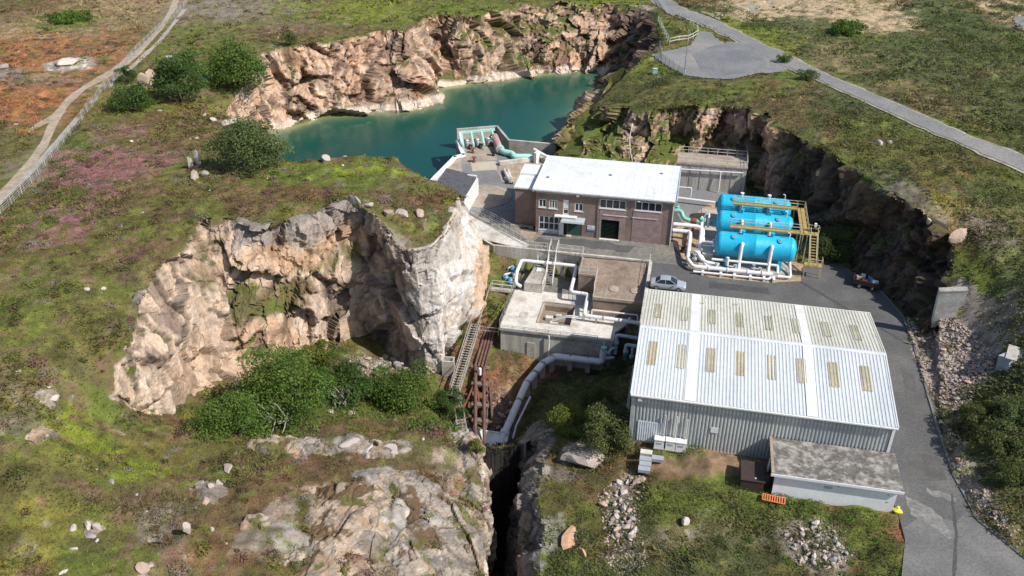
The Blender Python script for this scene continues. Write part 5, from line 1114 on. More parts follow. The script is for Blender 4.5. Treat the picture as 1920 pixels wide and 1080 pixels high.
for y in (96.6,97.5):
    fb.part('rail', MB().tube([(-23.4,y,-1.95),(-20.6,y,-1.95)], .04, 6).tube([(-23.4,y,-2.45),(-20.6,y,-2.45)], .03, 6), 'rail_white')
    for x in (-23.4,-22,-20.6): fb.part('post', MB().tube([(x,y,-3),(x,y,-1.95)], .04, 6), 'rail_white')
railing('railing', 'thin pale railing on the left edge of the concrete tank top', [(-20.5,96.4,-3.42),(-20.5,89.0,-3.42)], m='galvanised')
railing('railing', 'short railing crossing the gully stair beside the tank corner', [(-23.4,90.2,-5.6),(-20.9,90.0,-5.4)], m='rail_white', every=2.4)
pu = Thing('pump_set', 'blue and white pump set with pipes at the top of the gully', 'pump', (-21.6, 100.3, -3))
for x, y, z in ((-21.3,101.0,-2.0),(-21.9,99.2,-2.4),(-21.2,98.8,-2.5)):
    b_ = pu.part('motor', MB().lathe((x,y,z), (0,0,1), [(-.4,.3),(-.35,.38),(.2,.38),(.3,.28),(.45,.2)], 12), 'blue_valve'); pu.part('flange', MB().lathe((x,y,z-.55), (0,0,1), [(0,.42),(.1,.42)], 12), 'galvanised', b_)
pu.part('pipe', MB().tube([(-22.6,99.4,-3.4),(-22.2,99.6,-2.1),(-21.3,100.4,-2.2),(-20.5,99.9,-2.6)], .13, 8, R=.3), 'white_pipe'); pu.part('pipe', MB().tube([(-22.4,101.2,-3.2),(-21.9,100.8,-1.7),(-21.4,101.6,-1.8)], .1, 8, R=.2), 'bluish_pipe')
pu.part('base', MB().box(-22.2,-20.9,98.3,101.8,-3.6,-3.05), 'brown_concrete', smooth=False)
gw = setting('gully_floor_slab', MB().box(-23.4,-20.62,97.7,103.3,-3.8,-3.5), 'wet_concrete')
cb = Thing('concrete_box', 'small open topped concrete box below the foot of the pale buttress', 'box', S(841, 690, -7.6), rot=.15, local=True)
cb.part('wall', MB().box(-.75,.75,-.55,-.38,-1.5,1.35).box(-.75,.75,.38,.55,-1.5,1.35).box(-.75,-.58,-.379,.379,-1.5,1.35).box(.58,.75,-.379,.379,-1.5,1.35), 'concrete', smooth=False); cb.part('floor', MB().box(-.57,.57,-.37,.37,.5,.6), 'dark_void', smooth=False)

# ------------------------------------------------------------------ blue pressure filters
setting('filter_pad', MB().prism([S(1262,457)[:2],S(1262,432)[:2],(4.,123.),(17.8,123.),S(1556,478)[:2],S(1502,503)[:2],S(1502,527)[:2],S(1440,530)[:2],S(1330,520)[:2],S(1290,499)[:2]], -.1, .03), 'sand_slab')
setting('filter_pad', MB().box(3.0,14.6,102.6,121,.031,.12), 'concrete')
TY = (105.2, 111.6, 117.0); TZ = 2.8; TR = 1.6
tl = ['nearest of the three bright blue pressure filters, with two white pipes down its front', 'middle of the three bright blue pressure filters, between the yellow walkways', 'farthest of the three bright blue pressure filters, close to the rear wall']
for i, y in enumerate(TY):
    t = Thing('pressure_filter', tl[i], 'tank', (10, y, 0), 'blue pressure filters')
    x0, x1 = 4.7+.1*i, 15.1
    prof = []
    for k in range(9): a = math.pi/2*k/8; prof.append((x0+.75-.75*math.cos(a), TR*math.sin(a)))
    prof += [(x0+.8,TR),(x0+.82,TR+.02),(x0+.88,TR+.02),(x0+.9,TR),((x0+x1)/2-.03,TR),((x0+x1)/2,TR+.012),((x0+x1)/2+.03,TR),(x1-.9,TR),(x1-.88,TR+.02),(x1-.82,TR+.02),(x1-.8,TR)]
    for k in range(8, -1, -1): a = math.pi/2*k/8; prof.append((x1-.75+.75*math.cos(a), TR*math.sin(a)))
    t.part('shell', MB().lathe((0,y,TZ), (1,0,0), prof, 40), 'tank_blue')
    for x in (6.5, 13.2):
        t.part('saddle', MB().box(x-.25,x+.25,y-1.35,y+1.35,.12,1.75), 'tank_blue', smooth=False); t.part('footing', MB().box(x-.4,x+.4,y-1.6,y+1.6,.03,.119), 'concrete', smooth=False)
    for x in (7.1, 12.9):
        a = .45; d = Vector((0,-math.sin(a),math.cos(a))); p = Vector((x,y,TZ))+d*(TR-.08)
        n = t.part('manway', MB().lathe(p, d, [(0,.3),(.14,.3),(.15,.38),(.22,.38),(.23,.28)], 16), 'tank_blue' if i else 'tank_blue')
        t.part('ring', MB().lathe(p+d*.2, d, [(0,.22),(.06,.22)], 14), 'galvanised', n)
    for x in (8.2, 11.9): t.part('nozzle', MB().lathe((x,y,TZ+TR-.1), (0,0,1), [(0,.16),(.5,.16),(.52,.26),(.64,.26)], 12), 'white_pipe' if i == 2 else 'tank_blue')
    for x in (14.0,): t.part('air_vent', MB().tube([(x,y,TZ+TR-.05),(x,y,TZ+TR+.75),(x-.3,y,TZ+TR+.8)], .06, 8, R=.15), 'white_pipe')
    t.part('end_flange', MB().lathe((x0-.18,y,TZ), (1,0,0), [(0,.5),(.12,.5),(.13,.35),(.3,.35)], 20), 'white_pipe' if i == 0 else 'tank_blue')
    for x in (8.2, 11.9):
        a = 1.0 if i == 0 else .9; d = Vector((0,-math.sin(a),math.cos(a))); p = Vector((x,y,TZ))+d*(TR-.1); e = p+d*.45
        if i == 0: t.part('drop_pipe', MB().tube([p, e, (x-.1,e.y-.12,e.z-.5), (x-.1,e.y-.25,.55)], .24, 14, R=.35), 'white_pipe')
        else: t.part('drop_pipe', MB().tube([p, e+Vector((0,-.1,.0)), (x,e.y-.2,e.z-1.6), (x,e.y-.2,.6)], .22, 14, R=.3), 'white_pipe')
mf = Thing('white_manifold', 'tangle of white manifold pipes along the front and left of the blue filters', 'pipework', (3, 103, 0))
for pts, r in (
  ([(-.8,109.4,1.9),(1.5,109.4,1.9),(1.6,108.6,1.9),(1.55,103.2,1.0),(2.3,101.9,.75),(12.3,101.9,.75)],.27),
  ([(3.0,113.5,2.2),(3.0,108.3,2.2),(2.95,103.9,1.1),(3.8,103.0,.95),(5.6,102.75,.9)],.24),
  ([(-.8,110.3,2.4),(2.4,110.3,2.4),(3.2,110.0,2.2),(3.35,108.4,1.0)],.27),
  ([(2.2,104.4,1.5),(3.4,103.9,1.3),(3.9,102.6,.6),(5.2,102.3,.55),(7.3,102.3,.6)],.2),
  ([(1.5,104.8,1.1),(2.6,104.0,1.9),(3.6,103.2,.8)],.2),
  ([(4.6,103.1,1.45),(12.9,103.1,1.45),(12.9,102.6,1.3),(12.9,101.9,.9)],.16),
  ([(13.0,102.1,.45),(14.6,102.1,.45),(14.6,103.6,.5),(14.5,104.6,1.3)],.17),
  ([(2.4,101.3,.35),(12.0,101.25,.35),(12.2,102.4,.5)],.15),
  ([(4.7,106.8,1.7),(3.1,106.8,1.7)],.22),
  ([(8.1,102.0,.7),(8.1,102.9,1.0),(8.1,103.2,1.6)],.2), ([(11.8,102.0,.7),(11.8,102.9,1.0),(11.8,103.2,1.7)],.2),
  ([(6.6,102.9,.9),(6.6,102.9,2.0)],.2), ([(3.4,113.6,.8),(3.4,113.6,2.7),(3.9,113.6,2.9),(3.9,112.4,2.9),(3.9,112.4,1.4)],.14)):
    mf.part('pipe', MB().tube(pts, r, 12, R=.5), 'white_pipe')
for x in (3.6,5.9,7.6,9.6,11.3,12.5): mf.part('foot', MB().box(x-.16,x+.16,101.0,102.2,.03,.5), 'white_paint', smooth=False)
for x, y, z in ((5.2,102.3,.75),(7.6,102.2,.8),(9.9,102.6,.9),(10.7,102.2,.75),(2.4,103.2,1.2)): mf.part('valve', MB().lathe((x,y,z-.2), (0,0,1), [(0,.25),(.08,.34),(.35,.34),(.42,.18),(.75,.1),(.76,.24),(.82,.24)], 12), 'slab_grey')
for x, y, z in ((4.3,101.9,.75),(6.7,101.9,.75),(9.2,101.9,.75),(11.0,101.9,.75)): mf.part('flange', MB().tube([(x-.06,y,z),(x+.06,y,z)], .38, 14), 'white_pipe')
gr = Thing('green_pipe', 'mint green bent pipe with a red brown valve between pump house and blue filters', 'pipe', (.6, 112.2, 0))
gr.part('pipe', MB().tube([(-.85,112.9,3.2),(.0,112.9,3.3),(.5,112.2,2.5),(1.3,112.0,2.3),(3.0,112.0,2.3)], .3, 12, R=.5), 'mint_pipe'); gr.part('valve', MB().lathe((1.5,112.05,2.3), (1,0,0), [(0,.38),(.1,.42),(.7,.42),(.8,.38)], 14), 'rust_red')
gr.part('valve', MB().lathe((-.5,113.2,3.5), (0,0,1), [(0,.3),(.3,.3),(.35,.1),(.6,.08)], 10), 'mint_pipe'); gr.part('bollard', MB().lathe((3.0,112.0,2.0), (0,0,1), [(0,.32),(.8,.32),(.84,.2)], 12), 'mint_pipe')
gr.part('support', MB().box(1.75,2.05,111.9,112.2,0,1.95), 'rust_red', smooth=False)
wk = Thing('yellow_walkway', 'yellow steel walkway with handrails reaching between the blue filters', 'walkway', (16, 108, 0))
for y, z, xa in ((107.6,4.15,6.6),(114.5,4.35,6.9)):
    wk.part('deck', MB().box(xa,15.55,y-.4,y+.4,z-.05,z), 'walk_yellow', smooth=False)
    for s in (-.42,.42):
        wk.part('toe_board', MB().box(xa,15.5,y+s-.015,y+s+.015,z+.001,z+.16), 'walk_yellow', smooth=False)
        wk.part('rail', MB().tube([(xa,y+s,z+1.0),(15.5,y+s,z+1.0)], .035, 6), 'rail_yellow' if s < 0 else 'rail_white'); wk.part('rail', MB().tube([(xa,y+s,z+.55),(15.5,y+s,z+.55)], .028, 6), 'rail_yellow')
        for k in range(6): x = xa+(15.5-xa)*k/5; wk.part('post', MB().tube([(x,y+s,z),(x,y+s,z+1.0)], .032, 6), 'rail_yellow')
    for x in (xa+.4,11.0,15.2): wk.part('leg', MB().bar((x,y,.1), (x,y,z-.06), .12), 'rail_yellow')
wk.part('deck', MB().hexa([(15.56,107.2,4.1),(16.5,107.2,4.1),(16.5,114.9,4.3),(15.56,114.9,4.3)], [(15.56,107.2,4.16),(16.5,107.2,4.16),(16.5,114.9,4.36),(15.56,114.9,4.36)]), 'walk_yellow', smooth=False)
for x in (16.5,):
    for h in (.55,1.0): wk.part('rail', MB().tube([(x,107.2,4.16+h),(x,114.9,4.36+h),(15.5,114.9,4.36+h)], .035, 6), 'rail_yellow')
    for k in range(6): wk.part('post', MB().tube([(x,107.2+k*1.54,4.16),(x,107.2+k*1.54,5.18)], .032, 6), 'rail_yellow')
for q in ((16.45,107.3),(15.6,107.3),(16.45,114.8),(16.45,111)): wk.part('leg', MB().bar((q[0],q[1],.05), (q[0],q[1],4.1), .12), 'rail_yellow')
for x in (16.75,17.65):
    wk.part('stringer', MB().bar((x,107.4,4.15), (x,104.2,1.75), .07, .22), 'rail_yellow', smooth=False); wk.part('handrail', MB().tube([(x,107.6,5.15),(x,104.2,2.75),(x,103.2,2.75),(x,103.2,1.7)], .04, 6), 'rail_yellow')
for k in range(10): wk.part('tread', MB().box(16.79,17.61,104.25+k*.33,104.45+k*.33,1.82+k*.245,1.86+k*.245), 'walk_yellow', smooth=False)
wk.part('landing', MB().box(16.2,18.3,103.2,104.25,1.66,1.72), 'walk_yellow', smooth=False); wk.part('landing', MB().box(16.51,17.8,107.2,108.2,4.1,4.15), 'walk_yellow', smooth=False)
for a, b in (((16.2,103.2),(18.3,103.2)),((18.3,103.2),(18.3,104.2)),((17.8,107.2),(17.8,108.2)),((16.5,108.2),(17.8,108.2))):
    z = 1.72 if a[1] < 105 else 4.15
    for h in (.5,1.0): wk.part('rail', MB().tube([(*a,z+h),(*b,z+h)], .035, 6), 'rail_yellow')
    wk.part('post', MB().tube([(*b,z),(*b,z+1)], .035, 6), 'rail_yellow')
for q in ((16.25,103.3),(18.25,103.3),(16.25,104.2),(18.25,104.2)): wk.part('leg', MB().bar((q[0],q[1],0), (q[0],q[1],1.66), .1), 'rail_yellow')
wk.part('lamp', MB().box(17.2,17.5,108.1,108.4,4.9,5.4), 'frame_white')
hu = Thing('grey_unit', 'plain grey concrete block between the white pipes at the left of the blue filters', 'block', (3.9, 105, 0))
hu.part('body', MB().box(3.4,4.7,104.2,106.2,.12,1.5), 'concrete', smooth=False); hu.part('lid', MB().box(3.35,4.72,104.15,106.25,1.503,1.6), 'pale_concrete', smooth=False)
single('old_stump', 'dark dead shrub stump on the sandy strip by the right corner of the pump house', 'stump', MB().lathe((.9,107.0,0), (0,0,1), [(0,.5),(.3,.35),(.6,.4),(.8,.1)], 9).tube([(.9,107,.5),(.3,106.6,1.1)], .06, 5).tube([(.9,107,.5),(1.4,106.8,1.2)], .05, 5).tube([(.9,107,.5),(1.0,107.6,1.3)], .05, 5), 'dark_brown', (.9,107,0))
# rear wall behind the filters
rw = Thing('rear_platform', 'tall stained concrete platform with railings behind the blue filters', 'platform', (4, 127.8, 0))
rw.part('wall', MB().box(-1.4,9.1,127.8,128.2,-.2,4.0), 'streaked_concrete', smooth=False); rw.part('wall', MB().box(8.7,9.1,128.21,132.2,-.2,4.0), 'streaked_concrete', smooth=False); rw.part('deck', MB().box(-1.4,9.2,127.7,132.3,4.01,4.2), 'tan_concrete', smooth=False)
for k in range(7): rw.part('buttress_strip', MB().box(-.8+k*1.55,-.7+k*1.55,127.74,127.79,0,4.0), 'concrete', smooth=False)
rw.part('pipe', MB().tube([(-1.2,127.5,3.3),(8.6,127.5,3.5)], .1, 8), 'white_pipe'); rw.part('pipe', MB().tube([(5.3,127.4,3.4),(5.3,127.2,.2)], .1, 8), 'white_pipe'); rw.part('pipe', MB().tube([(-.8,124,1.9),(1.2,124,1.9),(1.2,124,.4)], .1, 8, R=.15), 'white_pipe'); rw.part('pipe', MB().tube([(-.8,122.5,.8),(5.0,122.0,.8)], .18, 8), 'white_pipe')
for y in (127.8,132.1):
    for h in (.5,1.0): rw.part('rail', MB().tube([(-1.3,y,4.2+h),(9.1,y,4.2+h)], .04, 6), 'rail_white')
    for k in range(8): rw.part('post', MB().tube([(-1.3+k*1.485,y,4.2),(-1.3+k*1.485,y,5.2)], .04, 6), 'rail_white')
for h in (.5,1.0): rw.part('rail', MB().tube([(9.1,127.8,4.2+h),(9.1,132.1,4.2+h)], .04, 6), 'rail_white')

# ------------------------------------------------------------------ lakeside intake
cw = Thing('coping_wall', 'white topped retaining wall stepping along the lake edge of the deck', 'wall', S(806,344,.6))
cl = [S(800,349,.6),S(853,295,.6),S(869,291,.6),S(857,265,.6)]
for a, b in zip(cl[:-1], cl[1:]):
    a, b = Vector(a), Vector(b); cw.part('wall', MB().bar(a+Vector((0,0,-2.7)), b+Vector((0,0,-2.7)), .42, 5.0), 'concrete', smooth=False); cw.part('coping', MB().bar(a-(b-a).normalized()*.25, b+(b-a).normalized()*.25, .62, .4), 'white_paint', smooth=False)
setting('deck_wall', MB().bar(tuple(S(857,262,-2.2)), tuple(S(932,256,-2.2)), .4, 4.2).bar(tuple(S(932,256,-2.2)), tuple(S(955,284,-2.2)), .4, 4.2).bar(tuple(S(955,284,-2.2)), tuple(S(1042,292,-2.2)), .5, 4.4), 'concrete')
fi = Thing('steel_gantry', 'mint painted steel frame over the pumps at the corner of the lake deck', 'frame', S(890, 285))
f0, f1, f2, f3 = [Vector(S(*q)) for q in ((866,285),(934,278),(928,262),(862,268))]
up = Vector((0,0,1.9))
fi.part('beam', MB().bar(f3+up, f2+up, .4, .35), 'mint', smooth=False); fi.part('beam', MB().bar(f3+up, f0+up*.9, .3, .3), 'white_paint', smooth=False)
for k, t in enumerate((.05,.33,.62,.92)):
    a = f3+(f2-f3)*t; b = f0+(f1-f0)*t
    fi.part('post', MB().bar(a, a+up*.9, .22), 'mint', smooth=False); fi.part('rafter', MB().bar(a+up*.95, b+up*.55, .3, .22), 'mint', smooth=False); fi.part('post', MB().bar(b, b+up*.5, .25), 'mint', smooth=False)
for k, t in enumerate((.18,.47,.77)):
    c = f3+(f2-f3)*t*1.0+(f0-f3)*.55
    q = Thing('intake_pump', ('pump with pale cap under the mint frame, leftmost bay', 'pump with pale cap under the mint frame, middle bay', 'pump with pale cap under the mint frame, rightmost bay')[k], 'pump', tuple(c), 'pumps under the mint frame')
    q.part('base', MB().box(c.x-.5,c.x+.5,c.y-.6,c.y+.6,0,.25), 'rust_red' if k != 1 else 'dark_brown'); q.part('motor', MB().lathe((c.x,c.y,.25), (0,0,1), [(0,.35),(.6,.35),(.7,.25),(.95,.22)], 12), 'slab_grey'); q.part('cap', MB().lathe((c.x,c.y,1.2), (0,0,1), [(0,.26),(.12,.26),(.2,.05)], 10), 'white_paint'); q.part('pipe', MB().tube([(c.x+.3,c.y,.5),(c.x+.9,c.y-.3,.5),(c.x+.9,c.y-.9,.2)], .12, 8, R=.2), 'dark_brown')
ip = Thing('intake_pipe', 'pink pipe running into a mint green pipe along the lake edge of the deck', 'pipe', S(935, 285))
ip.part('pipe', MB().tube([S(927,256,1.2),S(938,282,.7)], .62, 14), 'pink_pipe', label='dull pink length'); ip.part('pipe', MB().tube([S(936,278,.75),S(944,285,.6),S(961,288,.6),S(963,294,.45),S(980,294,.45),S(1004,294,.4)], .5, 14, R=.6), 'mint', label='mint green length'); ip.part('flange', MB().tube([S(937.2,279,.75),S(937.8,281,.75)], .75, 14), 'mint')
ip.part('saddle', MB().box(S(950,288)[0]-.3,S(950,288)[0]+.3,S(950,288)[1]-.4,S(950,288)[1]+.4,-.05,.2), 'concrete', smooth=False); ip.part('lifting_arm', MB().tube([S(922,262,.5),S(922,256,2.2)], .09, 6), 'white_paint')
single('concrete_beam', 'pale concrete beam lying beside the mint pipe on the deck', 'beam', MB().bar(S(936,306,.35), S(1010,297,.35), .7, .6), 'pale_concrete', S(936,306,0), smooth=False)
sv = Thing('sluice_wall', 'white concrete post wall with a slanting white pipe behind the pump house', 'wall', S(1008, 299))
sv.part('wall', MB().bar(S(1003,297,.9), S(1010,293,.9), .5, 1.9), 'white_paint', smooth=False); sv.part('pipe', MB().tube([S(1001,280,1.7),S(1042,303,.9)], .26, 10), 'white_pipe'); sv.part('leg', MB().tube([S(1022,298,0),S(1022,293,1.1)], .1, 6).tube([S(1012,294,0),S(1012,287,1.3)], .1, 6), 'white_pipe'); sv.part('ledge', MB().bar(S(1010,296,.3), S(1030,304,.3), .8, .6), 'concrete', smooth=False)
va = Thing('scrap_pipework', 'discarded bent pale pipes lying on the deck left of the pump house', 'scrap', S(955, 335))
for pts in ([S(945,318,.3),S(951,330,.5),S(957,342,.3)], [S(952,318,.6),S(955,330,.4),S(961,338,.3)], [S(948,334,.2),S(960,340,.5)]): va.part('pipe', MB().tube(pts, .28, 9, R=.4), 'pale_concrete')
va.part('block', MB().box(S(956,344)[0]-.5,S(956,344)[0]+.5,S(956,344)[1]-.3,S(956,344)[1]+.3,0,.5), 'dark_brown', smooth=False)
for (px, py, lb) in ((887,287,'small red valve on the deck below the mint frame'), (889,304,'small red valve at the corner of the yellow slab on the deck'), (925,292,'small black valve on the deck by the pink pipe')):
    c = S(px, py); v = Thing('deck_valve', lb, 'valve', c); v.part('stem', MB().lathe(c, (0,0,1), [(0,.3),(.3,.26),(.5,.12),(.8,.1)], 10), 'rust_red' if 'red' in lb else 'dark_void'); v.part('wheel', MB().lathe((c[0],c[1],.8), (0,0,1), [(0,.42),(.08,.42)], 12), 'rust_red' if 'red' in lb else 'dark_void')
ds = Thing('deck_kerb', 'dark stepped kerb at the left corner of the pump house wing', 'kerb', S(962,426)); ds.part('kerb', MB().box(-23.4,-20.2,109.4,109.9,-.05,.35), 'tan_concrete', smooth=False); ds.part('grate', MB().box(-21.9,-20.9,109.0,109.39,-.05,.2), 'dark_void', smooth=False)

# ------------------------------------------------------------------ silver saloon car
car = Thing('parked_car', 'silver saloon car parked behind the warehouse', 'car', (-.6, 97.1, 0), local=True)
def loft(secs):
    M = MB(); n = len(secs[0])
    V = [p for s in secs for p in s]; F = []
    for i in range(len(secs)-1):
        for k in range(n-1): F.append((i*n+k, i*n+k+1, (i+1)*n+k+1, (i+1)*n+k))
    F.append(tuple(range(n))); F.append(tuple(range((len(secs)-1)*n, len(secs)*n))[::-1]); return M.add(V, F)
def sec(x, hw, zb, zt, cr=.06): return [(x,-hw*.93,zb),(x,-hw,zb+.18),(x,-hw,zt-.16),(x,-hw*.93,zt-.03),(x,-hw*.6,zt+cr*.7),(x,0,zt+cr),(x,hw*.6,zt+cr*.7),(x,hw*.93,zt-.03),(x,hw,zt-.16),(x,hw,zb+.18),(x,hw*.93,zb)]
car.part('body', loft([sec(-2.2,.66,.34,.72,.02),sec(-2.08,.80,.24,.84),sec(-1.5,.87,.20,.92),sec(-.6,.88,.2,.93),(sec(.6,.88,.2,.92)),sec(1.2,.87,.2,.86),sec(1.9,.82,.22,.76),sec(2.15,.72,.26,.66),sec(2.24,.6,.32,.58,.02)]), 'car_paint', label='silver paint')
def gsec(x, hw, z0, z1, tw): return [(x,-hw,z0),(x,-tw,z1-.05),(x,-tw*.7,z1),(x,0,z1+.03),(x,tw*.7,z1),(x,tw,z1-.05),(x,hw,z0)]
car.part('windows', loft([gsec(-1.62,.76,.88,.92,.70),gsec(-.95,.79,.88,1.36,.60),gsec(-.3,.80,.88,1.42,.60),gsec(.25,.80,.88,1.40,.60),gsec(1.12,.77,.86,.92,.70)]), 'glass')
car.part('roof', loft([[(-1.0,-.60,1.37),(-1.0,0,1.41),(-1.0,.6,1.37),(-1.0,.6,1.36)],[(-.3,-.62,1.43),(-.3,0,1.475),(-.3,.62,1.43),(-.3,.62,1.42)],[(.3,-.60,1.41),(.3,0,1.45),(.3,.6,1.41),(.3,.6,1.40)]]), 'car_paint')
for s in (-1, 1):
    car.part('pillar', MB().bar((-.3,s*.81,.9), (-.32,s*.63,1.42), .07, .05).bar((-1.6,s*.76,.9), (-1.0,s*.62,1.38), .12, .05).bar((1.1,s*.77,.88), (.3,s*.62,1.41), .07, .05), 'car_paint')
    car.part('headlight', MB().box(2.08,2.2,s*.6-.14,s*.6+.14,.5,.64), 'frame_white'); car.part('tail_light', MB().box(-2.18,-2.08,s*.62-.14,s*.62+.14,.58,.76), 'red_lens'); car.part('mirror', MB().box(.72,.88,s*.98-.09,s*.98+.09,.9,1.03), 'car_paint')
    for x in (-1.38,1.35):
        wh = car.part('wheel', MB().lathe((x,s*.70-.0,.31), (0,s,0), [(0,.2),(.02,.31),(.18,.31),(.2,.2)], 18), 'rubber'); car.part('rim', MB().lathe((x,s*.875,.31), (0,s,0), [(0,.2),(.03,.19),(.035,.05)], 14), 'chrome', wh)
car.part('number_plate', MB().box(2.235,2.25,-.26,.26,.36,.48), 'frame_white')

# skip of junk in the corner by the cliff
sk = Thing('skip', 'open trailer skip full of junk in the shade below the dark cliff', 'skip', S(1624, 536), rot=-.25, local=True)
sk.part('side', MB().box(-1.6,1.6,-.95,-.85,.45,1.1).box(-1.6,1.6,.85,.95,.45,1.1).box(-1.6,-1.5,-.849,.849,.45,1.1).box(1.5,1.6,-.849,.849,.45,1.1), 'dark_brown', smooth=False); sk.part('floor', MB().box(-1.49,1.49,-.84,.84,.45,.55), 'dark_brown', smooth=False)  # rusty skip given dark brown: the cliff's shade put into its colour
for x in (-.8,.8):
    for s in (-1, 1): w_ = sk.part('wheel', MB().lathe((x,s*.98,.3), (0,s,0), [(0,.3),(.18,.3)], 14), 'rubber'); sk.part('rim', MB().lathe((x,s*1.165,.3), (0,s,0), [(0,.16),(.02,.14)], 10), 'galvanised', w_)
sk.part('tow_bar', MB().bar((1.6,0,.5), (2.6,0,.45), .1), 'rust')
base = S(1624, 536)
for k, (dx, dy, sx_, sy_, sz_, m_, lb) in enumerate(((-1.0,.3,.4,.35,.5,'pink_pipe','pink box at the left end of the junk skip'),(-.3,-.3,.35,.3,.5,'rust_red','rusty red crate in the middle of the junk skip'),(.3,.35,.3,.4,.6,'blue_valve','blue tub towards the back of the junk skip'),(.9,-.2,.45,.2,.55,'outbuilding_white','white panel at the right end of the junk skip'),(-.6,.5,.25,.2,.75,'frame_white','small white carton standing tall in the junk skip'),(.6,.5,.3,.25,.45,'slab_grey','grey bin in the back right of the junk skip'))):
    a = -.25; x, y = dx*math.cos(a)-dy*math.sin(a), dx*math.sin(a)+dy*math.cos(a); x += base[0]; y += base[1]
    M = MB().hexa([(x-sx_,y-sy_,.56),(x+sx_,y-sy_,.56),(x+sx_,y+sy_,.56),(x-sx_,y+sy_,.56)], [(x-sx_*.9+.06*k,y-sy_*.9,.56+sz_),(x+sx_*.9,y-sy_*.85,.6+sz_),(x+sx_*.85,y+sy_*.9,.52+sz_),(x-sx_*.9,y+sy_*.9,.56+sz_)])
    single('scrap_item', lb, 'scrap', M, m_, (x, y, .56), 'junk in the skip', smooth=False)
c = S(1645, 534); ob2 = Thing('mooring_buoy', 'round rusty red buoy on the ground beside the junk skip', 'buoy', c); ob2.part('body', MB().lathe((c[0],c[1],.0), (0,0,1), [(0,.4),(.15,.8),(.4,.92),(.7,.8),(.85,.45),(.9,.1)], 18), 'rust_red'); ob2.part('eye', MB().lathe((c[0],c[1],.88), (0,0,1), [(0,.12),(.2,.12)], 8), 'rust')

# concrete abutments on the right slope
def slabwall(name, label, q, m='pale_concrete', th=.8):
    w3 = [to_site(P(*k)) for k in q]; cx = sum(p[0] for p in w3)/4; cy = sum(p[1] for p in w3)/4
    d1 = Vector(w3[1])-Vector(w3[0]); nrm = Vector((-d1.y, d1.x, 0)).normalized()*th
    if nrm.y < 0: nrm = -nrm
    fr_ = [Vector(p) for p in w3]; t = Thing(name, label, 'wall', (cx, cy, w3[0][2]))
    fr_[0].z -= 1.5; fr_[1].z -= 1.5
    M = MB().add([*fr_, *[p+nrm for p in fr_]], [(0,1,2,3),(7,6,5,4),(0,4,5,1),(1,5,6,2),(2,6,7,3),(3,7,4,0)])
    t.part('slab', M, m, smooth=False); a, b = fr_[3], fr_[2]; t.part('coping', MB().bar(a+nrm*.5+Vector((0,0,.06)), b+nrm*.5+Vector((0,0,.06)), th*1.1, .12), 'concrete', smooth=False); return t
slabwall('abutment_wall', 'broken wedge of pale concrete wall standing at the foot of the dark cliff', [(1752,594,2.8),(1790,584,3.8),(1816,546,7.0),(1762,548,6.4)])
slabwall('abutment_wall', 'small grey concrete block wall beside the rubble slope at the right edge', [(1868,697,2.7),(1896,703,3.3),(1893,672,5.0),(1872,666,5.0)], 'slab_grey', 2.6)
setting('lane_kerb', (lambda M: [M.bar((*to_site((a[0],a[1],0))[:2],.05), (*to_site((b[0],b[1],0))[:2],.05), .22, .14) for a, b in zip([P(x,y) for x,y in [(1650,545),(1692,592),(1712,645),(1734,720),(1757,800),(1790,895),(1834,976),(1920,1046)]], [P(x,y) for x,y in [(1692,592),(1712,645),(1734,720),(1757,800),(1790,895),(1834,976),(1920,1046),(2060,1130)]])] and M)(MB()), 'dark_patch')
# ------------------------------------------------------------------ leaves
m, nt, b = newmat('leaf'); MATS['leaf'] = m
at = N(nt, 'ShaderNodeAttribute'); at.attribute_name = 'col'; nt.links.new(at.outputs['Color'], b.inputs['Base Color'])
b.inputs['Roughness'].default_value = .65; b.inputs['Specular IOR Level'].default_value = .25
tr = N(nt, 'ShaderNodeBsdfTranslucent'); nt.links.new(at.outputs['Color'], tr.inputs[0]); mx = N(nt, 'ShaderNodeMixShader'); mx.inputs[0].default_value = .38
nt.links.new(b.outputs[0], mx.inputs[1]); nt.links.new(tr.outputs[0], mx.inputs[2]); nt.links.new(mx.outputs[0], nt.nodes['Material Output'].inputs[0])
mat('bark', (.16,.13,.10), .95, c2=(.09,.075,.06), sc=2, fine=6, famt=.3)
mat('dead_wood', (.40,.37,.33), .95, c2=(.26,.24,.21), sc=2, fine=6, famt=.3)
def leaves_mesh(name, cen, nrm, size, col, rng):
    """one small pointed four-cornered leaf at each centre"""
    n = len(cen); nrm = nrm/(np.linalg.norm(nrm, axis=1, keepdims=True)+1e-9)
    r = rng.normal(size=(n, 3)); a = np.cross(nrm, r); a /= np.linalg.norm(a, axis=1, keepdims=True)+1e-9; c = np.cross(nrm, a)
    s = size[:,None]
    V = np.stack([cen-a*s, cen-c*s*.5+nrm*s*.12, cen+a*s, cen+c*s*.5+nrm*s*.12], 1).reshape(-1, 3)
    F = np.arange(4*n).reshape(n, 4)
    return npmesh(name, V, F, np.repeat(col, 4, axis=0))
GREENS = dict(deep=((.055,.105,.028),(.11,.185,.042)), mid=((.080,.145,.030),(.165,.25,.045)), light=((.095,.14,.048),(.17,.21,.075)), olive=((.095,.12,.038),(.165,.19,.062)), lime=((.13,.17,.03),(.23,.24,.045)), dark=((.050,.078,.026),(.10,.14,.04)))
